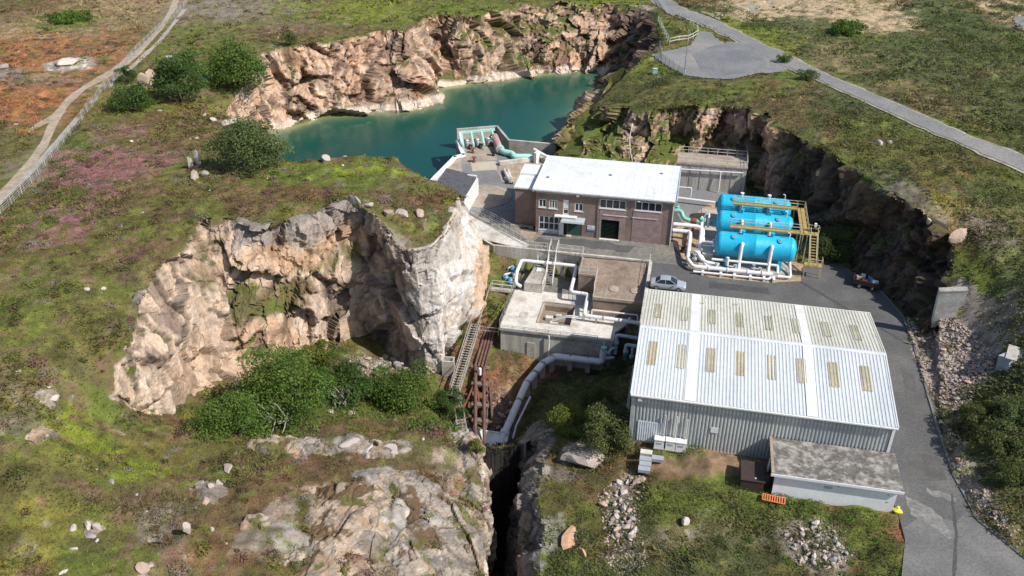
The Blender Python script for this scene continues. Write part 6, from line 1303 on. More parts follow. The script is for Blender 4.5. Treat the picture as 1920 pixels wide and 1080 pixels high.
def shrub(label, px, py, wpx, hpx, kind, group=None, seed=0, dead=False, name='shrub', cat='shrub', dens=1.0, back=.28, leaf=None):
    rng = np.random.default_rng(100+seed)
    g = G(px, py); t = (CAMH-g[2])/(SP+((py-540)/FPX)*CP); mp = t/FPX
    rx = wpx*mp/2; rz = max(.4, hpx*mp*.98); ry = rx*.8
    bx, by = g[0], g[1]+ry*back*2; bz = float(Hf(np.array([bx]), np.array([by]))[0])
    bz = min(bz, g[2]+.6)
    root = bpy.data.objects.new(name, None); COL.objects.link(root); root.location = (bx, by, bz-.1); tag(root, label, cat, group)
    n_cl = int(22+rx*ry*5); th = rng.uniform(0, 2*math.pi, n_cl); ph = np.arccos(rng.uniform(-.6, 1, n_cl)); rr = rng.uniform(.5, 1.05, n_cl)*(1+.22*np.sin(th*3+seed)*np.sin(ph*2+seed*2.1))
    cc = np.stack([np.cos(th)*np.sin(ph)*rx*rr, np.sin(th)*np.sin(ph)*ry*rr, .42*rz+np.cos(ph)*rz*.56*rr], 1)
    cr = rng.uniform(.20, .36, n_cl)*min(rx, rz*.8)+.12
    lo, hi = np.array(GREENS[kind][0]), np.array(GREENS[kind][1]); ck = rng.uniform(0, 1, n_cl)
    ls = leaf or np.clip(.052*math.sqrt(rx*2), .085, .17)*(1 if g[1] < 110 else 1.3)
    nl = int(np.clip(dens*3.0*(rx*ry+rx*rz)*2.4/(ls*ls), 500, 15000)); per = rng.choice(n_cl, nl, p=cr**2/np.sum(cr**2))
    d = rng.normal(size=(nl, 3)); d /= np.linalg.norm(d, axis=1, keepdims=True); d[:,2] = np.abs(d[:,2])*.9-.25*rng.random(nl)
    cen = cc[per]+d*(cr[per]*rng.uniform(.55, 1.08, nl)**.6)[:,None]
    cen += rng.normal(size=(nl, 3))*.05*rx*.3; cen[:,2] = np.maximum(cen[:,2], .02)
    k = np.clip(ck[per]*.75+rng.uniform(-.25, .4, nl), 0, 1)[:,None]; col = (lo*(1-k)+hi*k)*rng.uniform(.75, 1.2, nl)[:,None]
    o = link('crown', leaves_mesh('crown', cen, d*.8+rng.normal(size=(nl, 3))*.55, ls*rng.uniform(.6, 1.25, nl), col, rng), 'leaf', root)
    M = MB()
    for j in range(5):
        a = rng.uniform(0, 6.28); e = (math.cos(a)*rx*.6, math.sin(a)*ry*.6, rz*.7); M.tube([(0,0,-.5),(e[0]*.3,e[1]*.3,rz*.3),e], [.05*rx+.05,.03*rx+.03,.02], 6)
    link('trunk', M.mesh('trunk'), 'bark', root)
    if dead:
        M = MB()
        for j in range(16):
            a = rng.uniform(-2.4, -.5); p0 = Vector((.25*rx*rng.uniform(-1,1), -ry*.75, rz*.35)); p = Vector((math.cos(a)*rx*rng.uniform(.1,.55)+p0.x, -ry*rng.uniform(.9,1.12), rz*rng.uniform(.15,.75)))
            M.tube([p0, (p0+p)/2+Vector((.1,-.2,.1)), p, p+Vector((rng.uniform(-.4,.4),-.1,.35))], [.07,.055,.04,.015], 5)
        link('dead_branches', M.mesh('dead_branches'), 'dead_wood', root)
    return root
SH = [
 ('tall dark green rounded tree by the rock outcrop at the upper left', 338,200,92,92,'deep'),
 ('broad bright green tree in the hollow behind the pale rock fin', 446,182,108,80,'mid'),
 ('low dark bush to the left of the tall dark tree', 246,212,72,50,'deep'),
 ('small dark bush close beside the path fence', 236,158,36,30,'deep'),
 ('tiny bush between the low dark bush and the tall dark tree', 276,200,26,20,'mid'),
 ('large grey green willow like bush on the grassy rim by the lake', 468,328,134,92,'light'),
 ('thin trailing bush on the lake side of the large grey green bush', 536,304,40,26,'olive'),
 ('dark green tree at the left of the thicket in the quarry bay', 424,818,126,112,'mid'),
 ('big mid green tree with grey dead branches in the middle of the quarry bay', 528,815,170,158,'mid'),
 ('dark tree in the quarry bay behind and right of the one with dead branches', 640,758,104,88,'deep'),
 ('yellow green low shrub at the foot of the rear wall of the quarry bay', 590,690,90,40,'lime'),
 ('yellow green shrub behind the big tree in the quarry bay', 520,715,90,46,'lime'),
 ('olive dark shrub in the quarry bay close below the pale buttress', 752,772,116,80,'mid'),
 ('bright green shrub at the front of the quarry bay near the gully stair', 800,820,140,96,'mid'),
 ('green shrub at the very edge of the gully stair', 838,790,56,70,'deep'),
 ('round olive green bush against the left end of the warehouse', 1137,850,112,92,'olive'),
 ('yellowish broad leaved shrub to the left of the round olive bush', 1068,822,86,52,'lime'),
 ('dark ivy like shrub under the pipes left of the warehouse', 1163,698,62,46,'dark'),
 ('wispy pale shrub above the round olive bush', 1120,775,60,46,'olive'),
 ('dark bush on the bank at the right edge below the rubble slope', 1850,800,90,36,'olive'),
 ('large dark bush spreading down to the lane kerb', 1884,850,110,44,'olive'),
 ('olive bush at the right edge above the bend of the lane', 1910,905,80,36,'olive'),
 ('light green bush at the right edge in line with the outbuilding', 1908,800,80,46,'light'),
 ('dark weedy shrub in shade at the foot of the cliff behind the filters', 1560,492,70,50,'dark'),
 ('dark weedy shrub in shade at the foot of the cliff by the junk skip', 1650,512,60,40,'dark'),
 ('shrub growing against the cliff beside the far blue filter', 1500,400,60,56,'dark'),
 ('pale twiggy shrub on the shaded ground between filters and skip', 1610,486,46,28,'olive'),
 ('bush on the ledge in the left part of the lake cliff', 555,168,30,34,'olive'),
 ('bush near the top of the lake cliff', 641,96,26,26,'mid'),
 ('green tuft bush on the upper lake cliff right of the dark cleft', 741,108,30,24,'mid'),
 ('bush hanging low on the lake cliff near the corner', 766,150,28,26,'mid'),
 ('dark bush in the far corner of the lake', 932,140,18,22,'dark'),
 ('round bush on top of the viewpoint bank by the road', 1470,118,26,16,'mid'),
 ('green bramble clump among the heath beside the sandy plateau', 1590,66,70,24,'mid'),
 ('long low green bramble on the dry heath at the upper left', 125,44,80,18,'mid'),
 ('bright green plant on the sandy lip of the pale weir', 893,860,24,42,'lime'),
 ('pale round bush by the end of the viewpoint tarmac', 1517,150,36,18,'light'),
]
for i, (lb, px, py, wp, hp, kd) in enumerate(SH):
    shrub(lb, px, py, wp, hp, kd, None, i, dead=('dead branches' in lb), name='tree' if ' tree ' in lb+' ' else 'shrub', cat='tree' if ' tree ' in lb+' ' else 'shrub')

# ------------------------------------------------------------------ boulders
def rockmesh(seed, sub=2, flat=.7, cols=None):
    import bmesh
    bm = bmesh.new(); bmesh.ops.create_icosphere(bm, subdivisions=sub, radius=1.0); V = np.array([v.co[:] for v in bm.verts]); F = np.array([[v.index for v in f.verts] for f in bm.faces]); bm.free()
    rng = np.random.default_rng(seed)
    for k in range(9):       # shear planes off to get a broken stone
        n = rng.normal(size=3); n /= np.linalg.norm(n); d = rng.uniform(.32, .7); e = V@n-d; V = V-np.maximum(e, 0)[:,None]*n*.92
    V *= np.array([1, rng.uniform(.65, .95), flat*rng.uniform(.75, 1.1)]); V += (np.stack([fbm(V+seed, .5, 2, seed+i) for i in range(3)], 1)-.5)*.14
    return V, F
mat('granite', (.45,.38,.32), .9, c2=(.36,.30,.26), sc=1.2, fine=5, famt=.25, bump=.04)
mat('pale_granite', (.50,.455,.41), .9, c2=(.48,.42,.37), sc=1.2, fine=5, famt=.2, bump=.04)
mat('pink_granite', (.50,.36,.28), .9, c2=(.36,.27,.22), sc=1.2, fine=5, famt=.25, bump=.04)
mat('orange_granite', (.58,.33,.20), .9, c2=(.46,.29,.19), sc=1.2, fine=5, famt=.25, bump=.04)
mat('grey_granite', (.36,.33,.31), .9, c2=(.25,.23,.215), sc=1.2, fine=5, famt=.25, bump=.04)
RM = {}
def rmesh(k, mname, sub=1):
    key = (k, mname, sub)
    if key not in RM:
        V, F = rockmesh(40+k, sub); me = npmesh('boulder', V, F); me.materials.append(MATS[mname]); RM[key] = me
    return RM[key]
def put(name, label, cat, px, py, sx_, sz_, mname, seed, group=None, sy_=None, sub=2, sink=.42, lift=0.):
    if sz_ > sx_*1.15 and sub == 2: sink = .08
    g = G(px, py); o = bpy.data.objects.new(name, rmesh(seed % 7, mname, sub)); COL.objects.link(o)
    t = (CAMH-g[2])/(SP+((py-540)/FPX)*CP); mp = t/FPX
    a = sx_*mp/2; c = sz_*mp/2
    o.location = (g[0], g[1], g[2]+c*(.7-sink)+lift); o.scale = (a*1.15, (sy_*mp/2 if sy_ else a)*1.15, c*1.5); o.rotation_euler = (0, 0, 1.3*seed % 6.28 if not sy_ else 0)
    return tag(o, label, cat, group)
BO = [
 (612,303,26,18,'pale_granite','pale boulder of the cairn at the lake rim, the wider lower one'),(622,297,18,14,'pale_granite','pale boulder lying on top of the cairn at the lake rim'),
 (163,541,18,10,'pale_granite','white stone on the heath, left one of a level pair above the bay'),(193,541,11,9,'pale_granite','white stone on the heath, right one of a level pair above the bay'),
 (103,748,20,18,'pale_granite','big white boulder of the small rock group on the left heath'),(83,740,14,12,'pale_granite','medium white boulder of the small rock group on the left heath'),(92,728,10,7,'pale_granite','smallest white stone of the small rock group on the left heath'),
 (182,994,20,24,'pale_granite','tall white boulder at the lower left, right half of the split pair'),(167,992,18,22,'pale_granite','tall white boulder at the lower left, left half of the split pair'),(137,994,18,14,'pale_granite','single white block standing left of the split boulder pair'),(172,1008,26,14,'grey_granite','grey boulder under the split white pair at the lower left'),(138,1031,16,9,'pale_granite','flat white stone below the single white block at lower left'),(121,1078,18,9,'pale_granite','white stone at the bottom edge near the lower left corner'),
 (428,884,26,18,'granite','lone beige boulder on the foreground heath right of the yellow grass'),(376,912,26,22,'granite','beige boulder at the left of the foreground rock clump'),(398,920,20,34,'granite','upright beige boulder in the middle of the foreground rock clump'),(414,914,16,26,'granite','beige boulder at the right of the foreground rock clump'),(386,938,24,12,'pink_granite','pinkish low boulder under the foreground rock clump'),
 (212,909,18,9,'grey_granite','small grey stone on the yellow grass of the left foreground'),(397,993,9,16,'pale_granite','small upright white stone on the brown foreground heath'),(356,1012,18,46,'granite','long upright pale rock rib in the lower left foreground'),(268,1068,40,18,'pink_granite','pinkish rock at the bottom edge left of the grey heath'),(60,826,16,16,'grey_granite','grey lichened stone on the far left heath'),(84,818,22,12,'grey_granite','grey lichened stone beside the green tuft on the far left heath'),
 (1283,980,24,26,'pale_granite','large rounded pale boulder alone in the green scrub'),(1066,1008,60,16,'orange_granite','flat orange rock slab on the right bank of the dark cutting'),(1093,1038,22,24,'orange_granite','orange rock with a black hollow on the right bank'),(1092,862,84,52,'granite','huge pale rounded rock below the round olive bush'),
 (358,318,16,34,'pale_granite','left spike of the pale outcrop near the big grey green bush'),(374,316,18,42,'pale_granite','tallest spike of the pale outcrop near the big grey green bush'),(364,338,24,26,'granite','lower block of the pale outcrop near the big grey green bush'),(386,332,18,18,'grey_granite','grey block right of the pale outcrop near the big grey green bush'),
 (270,165,20,40,'pink_granite','narrow pink rock face left of the tall dark tree'),(286,160,24,54,'pink_granite','broad pink rock face just left of the tall dark tree'),(318,112,22,14,'pale_granite','white boulder on the heath above the tall dark tree'),(302,128,14,12,'granite','small beige boulder above the pink rock face'),
 (412,142,20,14,'pale_granite','white boulder at the top of the rock fin'),(386,152,10,8,'pale_granite','small white boulder left of the rock fin'),(440,150,50,16,'granite','flat beige rock capping the rock fin'),(457,180,20,76,'granite','tall thin beige rock fin beside the hollow with the bright tree'),(468,228,84,20,'pale_granite','wide white rock slab at the left end of the lake'),(432,232,40,14,'pale_granite','white slab end in the heath left of the lake'),(400,228,18,12,'pale_granite','white boulder on brown heath left of the white slab'),(383,220,12,10,'pale_granite','small white stone next to the boulder left of the slab'),(367,262,14,8,'grey_granite','grey stone on the heath above the pale outcrop'),
 (120,124,50,18,'pale_granite','long white rock lying on the rust coloured heath'),(8,126,26,12,'grey_granite','grey rock at the left edge on the rust coloured heath'),
 (668,380,30,26,'grey_granite','grey block on the rim above the shaded cleft of the bay'),(690,388,22,20,'granite','beige block right of the grey block on the bay rim'),(728,402,34,18,'pink_granite','pink block on the front terrace of the buttress, left'),(756,402,30,20,'granite','beige block on the front terrace of the buttress, middle'),(786,404,28,20,'pink_granite','pink block on the front terrace of the buttress, right'),
 (500,838,44,12,'pale_granite','flat white rock below the dead branches of the big tree'),(655,840,40,14,'pale_granite','flat white rock on the foreground rim'),(690,846,36,20,'pale_granite','slanting white rock on the foreground rim'),(735,848,36,22,'pale_granite','rough white rock on the foreground rim near the grass hump'),(580,830,30,8,'granite','thin beige rock on the foreground rim below the trees'),(620,770,20,10,'pale_granite','white rock at the edge of the grass hump in the bay'),(662,774,22,12,'pale_granite','white wedge shaped rock on the grass hump in the bay'),
 (1646,272,16,18,'pale_granite','pale block on the brown slope above the dark cliff, left'),(1668,270,12,12,'granite','small pale block on the brown slope above the dark cliff, right'),(1795,448,40,42,'pink_granite','pink rock knob at the end of the dark cliff'),(1762,520,16,16,'granite','round beige rock near the abutment wall'),(1740,420,14,16,'granite','small beige rock on the lip of the dark cliff'),
 (1190,125,44,18,'granite','beige ledge rock on the lake rim below the viewpoint railing'),(1112,178,40,24,'orange_granite','orange yellow rock at the far right corner of the lake'),(1098,212,24,22,'pale_granite','pale rock block at the lake edge on the right'),(1056,278,26,22,'granite','beige rock at the corner of lake and deck'),
 (870,545,30,26,'grey_granite','grey rock at the right foot of the pale buttress'),(1198,905,30,18,'pink_granite','pink rock heading the strip of rubble on the right bank'),
]
for i, (px, py, sx_, sz_, mn, lb) in enumerate(BO): put('boulder', lb, 'boulder', px, py, sx_, sz_, mn, i*3+1)
def pile(label, group, n, poly, s0, s1, mats, seed, cat='rock'):
    rng = random.Random(seed); xs = [p[0] for p in poly]; ys_ = [p[1] for p in poly]; pa = np.array(poly); k = 0; PXY = []
    while len(PXY) < n:
        x, y = rng.uniform(min(xs), max(xs)), rng.uniform(min(ys_), max(ys_))
        if inside(pa, np.array([x]), np.array([y]))[0]: PXY.append((x, y))
    for (x, y) in PXY:
        s = s0+(s1-s0)*rng.random()**2; put('rock', label, cat, x, y, s*1.1, s*.8, rng.choice(mats), rng.randrange(100), group, sub=1, sink=.22)
pile('broken grey or beige boulder heaped at the foot of the shaded bay wall', 'boulders heaped at the foot of the bay', 46, [(640,690),(680,665),(740,662),(770,690),(762,715),(700,722),(660,712)], 8, 26, ['granite','grey_granite','granite','pink_granite'], 1)
pile('reddish stone scattered in the gully beside the white outfall pipe', 'stones in the gully', 24, [(915,745),(950,735),(962,760),(945,810),(925,815),(918,780)], 6, 15, ['pink_granite','rust','pink_granite','granite'], 2)
pile('pinkish stone lying on the rubble slope right of the lane', 'stones on the rubble slope', 100, [(1700,600),(1780,590),(1850,640),(1862,680),(1820,740),(1775,765),(1735,720),(1712,650)], 7, 15, ['granite','pink_granite','grey_granite'], 3)
pile('pale stone in the round rubble heap in the scrub before the outbuilding', 'stones in the round rubble heap', 75, [(1475,1005),(1530,980),(1575,1000),(1590,1035),(1560,1065),(1500,1060),(1478,1030)], 8, 20, ['granite','pale_granite','grey_granite'], 4)
pile('pale stone in the rubble strip on the right bank of the cutting', 'stones in the rubble strip', 66, [(1130,930),(1180,890),(1205,900),(1190,960),(1195,1010),(1150,1010),(1135,970)], 8, 20, ['granite','pale_granite','pink_granite','grey_granite'], 5)
pile('pale stone lining the right side of the lane', 'stones lining the lane', 30, [(1752,760),(1768,760),(1815,880),(1870,960),(1915,1010),(1905,1025),(1840,965),(1790,880)], 6, 15, ['granite','pink_granite','grey_granite'], 6)
# finer rubble between them, past counting
def rubble(name, polys, n, seed):
    rng = np.random.default_rng(seed); V0, F0 = rockmesh(77, 0); Vs = []; Fs = []; k = 0
    for poly, nn, s0, s1 in polys:
        pa = np.array([G(*q)[:2] for q in poly]); lo, hi = pa.min(0), pa.max(0)
        p = rng.uniform(lo, hi, (nn*4, 2)); p = p[inside(pa, p[:,0], p[:,1])][:nn]; z = Hf(p[:,0], p[:,1])
        for (x, y), h in zip(p, z):
            s = rng.uniform(s0, s1); a = rng.uniform(0, 6.28); R = np.array([[math.cos(a),-math.sin(a),0],[math.sin(a),math.cos(a),0],[0,0,1]])
            Vs.append(V0@R.T*s*np.array([1,1,.8])*rng.uniform(.7, 1.3, 3)+np.array([x,y,h+s*.2])); Fs.append(F0+k); k += len(V0)
    V = np.concatenate(Vs); F = np.concatenate(Fs); cid = rng.uniform(0, 1, len(Vs))[:,None]; c = np.array((.30,.235,.21))*(1-cid)+np.array((.54,.44,.395))*cid
    return tag(link(name, npmesh(name, V, F, np.repeat(c, len(V0), 0)), 'rock'), kind='stuff')
rubble('loose_rubble', [([(1700,600),(1790,590),(1862,650),(1870,690),(1820,750),(1780,775),(1735,720),(1705,650)], 3600, .11, .27), ([(1465,1000),(1530,972),(1585,995),(1602,1035),(1560,1072),(1495,1066)], 420, .09, .2), ([(1120,930),(1180,880),(1212,900),(1200,960),(1215,1060),(1140,1075),(1128,970)], 700, .07, .2), ([(640,690),(680,660),(745,658),(778,690),(765,722),(700,730)], 260, .1, .25), ([(900,740),(955,730),(965,770),(945,815),(915,815)], 260, .08, .2), ([(1752,760),(1772,760),(1820,880),(1880,960),(1925,1010),(1905,1030),(1840,968),(1786,880)], 420, .06, .16)], 0, 9)

def heath_stones():
    rng = np.random.default_rng(3); V0, F0 = rockmesh(78, 0); n = 420
    X = rng.uniform(-95, 0, n); Y = rng.uniform(46, 190, n); q = np.stack([X, Y, 0*X], 1)
    ok = ~inside(PIT, X, Y) & (abs(X) < .56*(Y*.86+25)) & (rng.random(n) < .12+1.6*np.clip(fbm(q, 9., 3, 7)-.48, 0, 1)*4); X, Y = X[ok], Y[ok]; Z = Hf(X, Y); Vs = []; Fs = []; k = 0; n = len(X)
    for x, y, z in zip(X, Y, Z):
        s = rng.uniform(.08, .34)*(1 if y < 110 else 1.5); a = rng.uniform(0, 6.28); R = np.array([[math.cos(a),-math.sin(a),0],[math.sin(a),math.cos(a),0],[0,0,1]])
        Vs.append(V0@R.T*s*rng.uniform(.6, 1.4, 3)+np.array([x, y, z-s*.1])); Fs.append(F0+k); k += len(V0)
    c = rng.uniform(0, 1, n)[:,None]; c = np.array((.34,.31,.28))*(1-c)+np.array((.58,.52,.46))*c
    tag(link('heath_stones', npmesh('heath_stones', np.concatenate(Vs), np.concatenate(Fs), np.repeat(c, len(V0), 0)), 'rock'), kind='stuff')
heath_stones()

# ------------------------------------------------------------------ heath, grass and scrub as ground cover, past counting
def cover(name, n, ybands, seed):
    rng = np.random.default_rng(seed); Xs = []; Ys = []
    for y0, y1, k in ybands:
        y = y0+(y1-y0)*rng.random(int(n*k)); x = rng.uniform(-1, 1, len(y))*(.56*(y*.86+25)+4); Xs.append(x); Ys.append(y)
    X = np.concatenate(Xs); Y = np.concatenate(Ys)
    bad = inside(YARD, X, Y)|inside(DECKP, X, Y)|inside(LAKEP, X, Y)|inside(SLOT, X, Y)|inside(PAD, X, Y)
    a, b_ = sx(X, Y); bad |= (a > -21.2)&(a < 21.4)&(b_ > 66.6)&(b_ < 104.5)&((b_ > 88.5)|(a > -2.9))
    bad |= (a > 10.2)&(a < 21.6)&(b_ > 61.8)&(b_ < 67.2)
    bad |= (a > 7.7)&(a < 10.2)&(b_ > 61.8)&(b_ < 65)
    bad |= inside(np.array([G(*q)[:2] for q in [(1212,848),(1345,842),(1402,862),(1402,915),(1330,905),(1235,898)]]), X, Y)
    for line, hw in ROADS: bad |= pdist(line, X, Y, False) < hw
    for c in (AMPH, LAKE, RIGHT, TRL, TRR):
        R_ = np.array([p[:2] for p in rim(c)]); Ft = np.array([p[:2] for p in foot(c)]); bad |= inside(np.concatenate([R_, Ft[::-1]]), X, Y)
    X, Y = X[~bad], Y[~bad]; col = paint(X, Y); br = col.mean(1); sat = (col.max(1)-col.min(1))/(col.max(1)+1e-6)
    keep = rng.random(len(X)) < np.where((br > .26)&(sat < .62), .06, np.where(sat < .4, .3, 1.)); X, Y, col = X[keep], Y[keep], col[keep]
    Z = Hf(X, Y); m_ = len(X); p = np.stack([X, Y, 0*X], 1)
    tall = .5+.8*sstep(.5, .68, fbm(p, 4., 3, 91)); right = sstep(8, 18, X-(Y-60)*.12); tall *= (1+right*.12); far = np.clip(Y/95, .8, 2.2)
    V = []; cols = []; B = 4
    for k in range(B):
        ang = rng.uniform(0, 6.28, m_); h = rng.uniform(.06, .24, m_)*tall*far; w_ = rng.uniform(.05, .13, m_)*(.8+.5*tall)*far; ox = rng.normal(0, .14, (m_, 2))*far[:,None]
        cx, cy = X+ox[:,0], Y+ox[:,1]; dx, dy = np.cos(ang)*w_, np.sin(ang)*w_; lx_, ly_ = rng.normal(0, .24, (2, m_))*tall
        V.append(np.stack([np.stack([cx-dx, cy-dy, Z-.05], 1), np.stack([cx+dx, cy+dy, Z-.05], 1), np.stack([cx+lx_, cy+ly_, Z+h], 1)], 1))
        v = rng.uniform(.85, 1.8, m_)[:,None]; hue = rng.uniform(-.12, .12, m_)[:,None]*np.array([1,.3,-.6])
        cols.append(np.repeat((col*v*(1+hue))[:,None], 3, 1))
    V = np.stack(V, 1).reshape(-1, 3); F = np.arange(len(V)).reshape(-1, 3); cols = np.clip(np.stack(cols, 1).reshape(-1, 3), .008, .6)
    return tag(link(name, npmesh(name, V, F, cols), 'leaf'), kind='stuff')
cover('heath_cover', 135000, [(44,70,.30),(70,100,.34),(100,140,.22),(140,240,.14)], 5)
def thicket(name, items, seed):
    """low scrub massed on the banks: leaves over mounded ground"""
    rng = np.random.default_rng(seed); C_ = []; Nn = []; S_ = []; Co = []
    for poly, dens, h, kind, ls in items:
        pa = np.array([G(*q)[:2] for q in poly]); lo, hi = pa.min(0), pa.max(0); area = np.prod(hi-lo); n = int(area*dens)
        p = rng.uniform(lo, hi, (n, 2)); p = p[inside(pa, p[:,0], p[:,1])&~inside(YARD, p[:,0], p[:,1])&(pdist(ROADS[0][0], p[:,0], p[:,1], False) > 2.7)]; q = np.stack([p[:,0], p[:,1], 0*p[:,0]], 1)
        md = np.clip((fbm(q, 1.9, 3, seed+2)-.40)*4, 0, 1); keep = rng.random(len(p)) < .15+md; p = p[keep]; md = md[keep]; q = q[keep]
        z = Hf(p[:,0], p[:,1])+md*h*rng.uniform(.55, 1.05, len(p))+.03
        l, u = np.array(GREENS[kind][0]), np.array(GREENS[kind][1]); k = np.clip(fbm(q, 3., 3, seed+4)*1.6-.4+rng.uniform(-.25, .35, len(p)), 0, 1)[:,None]
        c = (l*(1-k)+u*k)*rng.uniform(.7, 1.25, len(p))[:,None]; br = rng.random(len(p)) < .10; c[br] = np.array((.17,.12,.055))*rng.uniform(.7, 1.3, br.sum())[:,None]
        nn = rng.normal(size=(len(p), 3))*.6; nn[:,2] += 1; C_.append(np.concatenate([p, z[:,None]], 1)); Nn.append(nn); S_.append(ls*rng.uniform(.6, 1.3, len(p))); Co.append(c)
    return tag(link(name, leaves_mesh(name, np.concatenate(C_), np.concatenate(Nn), np.concatenate(S_), np.concatenate(Co), rng), 'leaf'), kind='stuff')
thicket('bank_scrub', [
 ([(1770,770),(1850,740),(1960,720),(2000,1000),(1925,1015),(1850,950),(1800,880)], 34, .9, 'olive', .15), ([(1800,780),(1960,700),(1960,860),(1840,850)], 22, .7, 'mid', .15),
 ([(1830,330),(1960,360),(1960,640),(1880,640),(1830,560),(1810,470)], 20, .6, 'olive', .16), ([(1780,590),(1870,590),(1960,640),(1960,720),(1880,690),(1860,630)], 26, .7, 'olive', .15),
 ([(1200,920),(1300,905),(1420,915),(1680,985),(1690,1075),(1640,1120),(1220,1120),(1190,1000)], 75, .40, 'olive', .075), ([(1420,915),(1560,945),(1680,975),(1670,1000),(1430,945)], 80, .5, 'mid', .085), ([(1190,835),(1340,838),(1330,855),(1210,860)], 50, .45, 'mid', .11),
 ([(1000,880),(1120,880),(1140,990),(1060,1080),(1030,1000)], 16, .35, 'olive', .09), ([(1030,1040),(1120,1020),(1160,1110),(1020,1110)], 60, .4, 'olive', .08),
 ([(1000,740),(1060,690),(1180,690),(1180,830),(1100,830),(1020,850)], 26, .7, 'dark', .13), ([(930,655),(980,660),(1000,690),(960,720)], 40, .4, 'mid', .11),
 ([(1300,40),(1450,90),(1530,130),(1640,190),(1800,280),(1800,300),(1600,200),(1440,110),(1330,60)], 10, .7, 'olive', .2),
 ([(1480,200),(1620,190),(1760,280),(1820,340),(1700,360),(1560,270)], 7, .7, 'olive', .17),
 ([(1370,20),(1600,75),(1800,60),(1960,90),(1960,290),(1800,220),(1600,130),(1450,80)], 3.2, .9, 'olive', .28),
 ([(360,760),(520,690),(720,700),(820,740),(830,800),(640,790),(480,815),(370,812)], 16, .8, 'mid', .14),
 ([(840,600),(880,590),(890,640),(850,650)], 40, .5, 'mid', .11),([(890,480),(930,475),(930,510),(905,515)], 40, .4, 'lime', .1),
 ([(1420,400),(1500,440),(1560,470),(1700,560),(1720,600),(1690,580),(1600,510),(1490,490)], 14, .8, 'dark', .14)], 31)

mat('fence_green', (.20,.28,.24), .6, c2=(.26,.32,.28), sc=2, famt=.15)
mat('fence_grey', (.50,.50,.48), .6, c2=(.38,.37,.35), sc=2, fine=5, famt=.15)
def outcrop(name, px, res, pal, moss, seed, amp=.5, lift=.25):
    """bare rock breaking through the turf: its own fine sheet, sinking under the ground at a ragged edge"""
    poly = np.array([G(*q)[:2] for q in px]); lo, hi = poly.min(0)-.5, poly.max(0)+.5
    gx, gy = np.meshgrid(np.arange(lo[0], hi[0], res), np.arange(lo[1], hi[1], res)); X, Y = gx.ravel(), gy.ravel(); p = np.stack([X, Y, 0*X], 1)
    d = np.where(inside(poly, X, Y), 1, -1)*pdist(poly, X, Y); e = d + (fbm(p, 2.2, 4, seed, .6)-.5)*3.2 + (fbm(p, .6, 3, seed+1)-.5)*.8
    wp = p + np.stack([fbm(p, 1.5, 3, seed+2), fbm(p, 1.5, 3, seed+3), 0*X], 1)*.5
    R = np.array(Matrix.Rotation(.5+seed*.3, 3, 'Z')); q = (wp@R)/np.array([4.6, 2.6, 1]); d1, d2, i1, o1 = worley(q, seed+4); c1, c2_, i2, o2 = worley((wp@R)/np.array([1.2, .7, 1]), seed+5)
    rel = (i1-.5)*.75 + o1[:,0]*.8*np.cos(i1*37)+o1[:,1]*.7*np.sin(i1*37) + (i2-.5)*.22 - np.clip(1-(d2-d1)*16, 0, 1)*.22 - np.clip(1-(c2_-c1)*12, 0, 1)*.07 + (fbm(p, .5, 3, seed+6)-.5)*.14
    z = Hf(X, Y, False) + np.clip(e*.55, -1.2, .35) + lift + rel*amp
    pal = np.array(pal); k = np.clip((fbm(p, 2.6, 5, seed+7, .62)-.3)/.4+(i1-.5)*.5+(i2-.5)*.35, 0, .999)*(len(pal)-1); j = k.astype(int); f = (k-j)[:,None]; col = pal[j]*(1-f)+pal[np.minimum(j+1, len(pal)-1)]*f
    col = col*np.array((.94,.87,.79)); col *= (1-np.clip(np.clip(1-(d2-d1)*16, 0, 1)*.55+np.clip(1-(c2_-c1)*12, 0, 1)*.3, 0, .6))[:,None]
    for s_, sc_, th_, cc, st_ in ((seed+10, 1.3, .56, (.15,.13,.12), .7), (seed+11, .5, .60, (.20,.185,.17), .55), (seed+12, 2.4, moss, (.135,.085,.045), .92), (seed+13, 2.0, moss+.05, (.12,.115,.035), .9)):
        a = (sstep(th_, th_+.035, fbm(p, sc_, 5, s_, .62))*st_)[:,None]; col = col*(1-a)+np.array(cc)*a
    i = np.arange(len(X)).reshape(gx.shape); F = np.stack([i[:-1,:-1], i[:-1,1:], i[1:,1:], i[1:,:-1]], -1).reshape(-1, 4)
    F = F[(e[F].max(1) > -1.2) & (inside(PIT, X, Y)[F].sum(1) == 0)]
    return tag(link(name, npmesh(name, np.stack([X, Y, z], 1), F, col, False), 'rock'), kind='structure')
TAN = [(.25,.2,.155),(.38,.30,.225),(.45,.37,.29),(.40,.29,.20),(.47,.41,.345)]; LICH = [(.27,.24,.21),(.36,.33,.295),(.42,.395,.365),(.34,.285,.235),(.45,.43,.405)]
outcrop('rock_outcrop', [(600,915),(680,905),(735,925),(745,985),(700,1035),(640,1090),(560,1100),(585,1020),(620,970)], .13, TAN[1:]+[(.50,.42,.34)], .565, 3, .42)
outcrop('rock_outcrop', [(690,890),(780,885),(835,905),(890,960),(905,1010),(906,1120),(740,1120),(745,1040),(760,990),(735,930)], .13, LICH[1:]+TAN[2:], .562, 5, .42)
outcrop('rock_outcrop', [(860,835),(893,850),(903,905),(904,960),(880,960),(862,900)], .13, LICH, .54, 7, .45)
outcrop('rock_outcrop', [(470,832),(560,826),(640,838),(700,838),(760,842),(745,858),(660,850),(560,842),(490,848)], .13, LICH[1:]+TAN[2:], .54, 9, .5, .15)
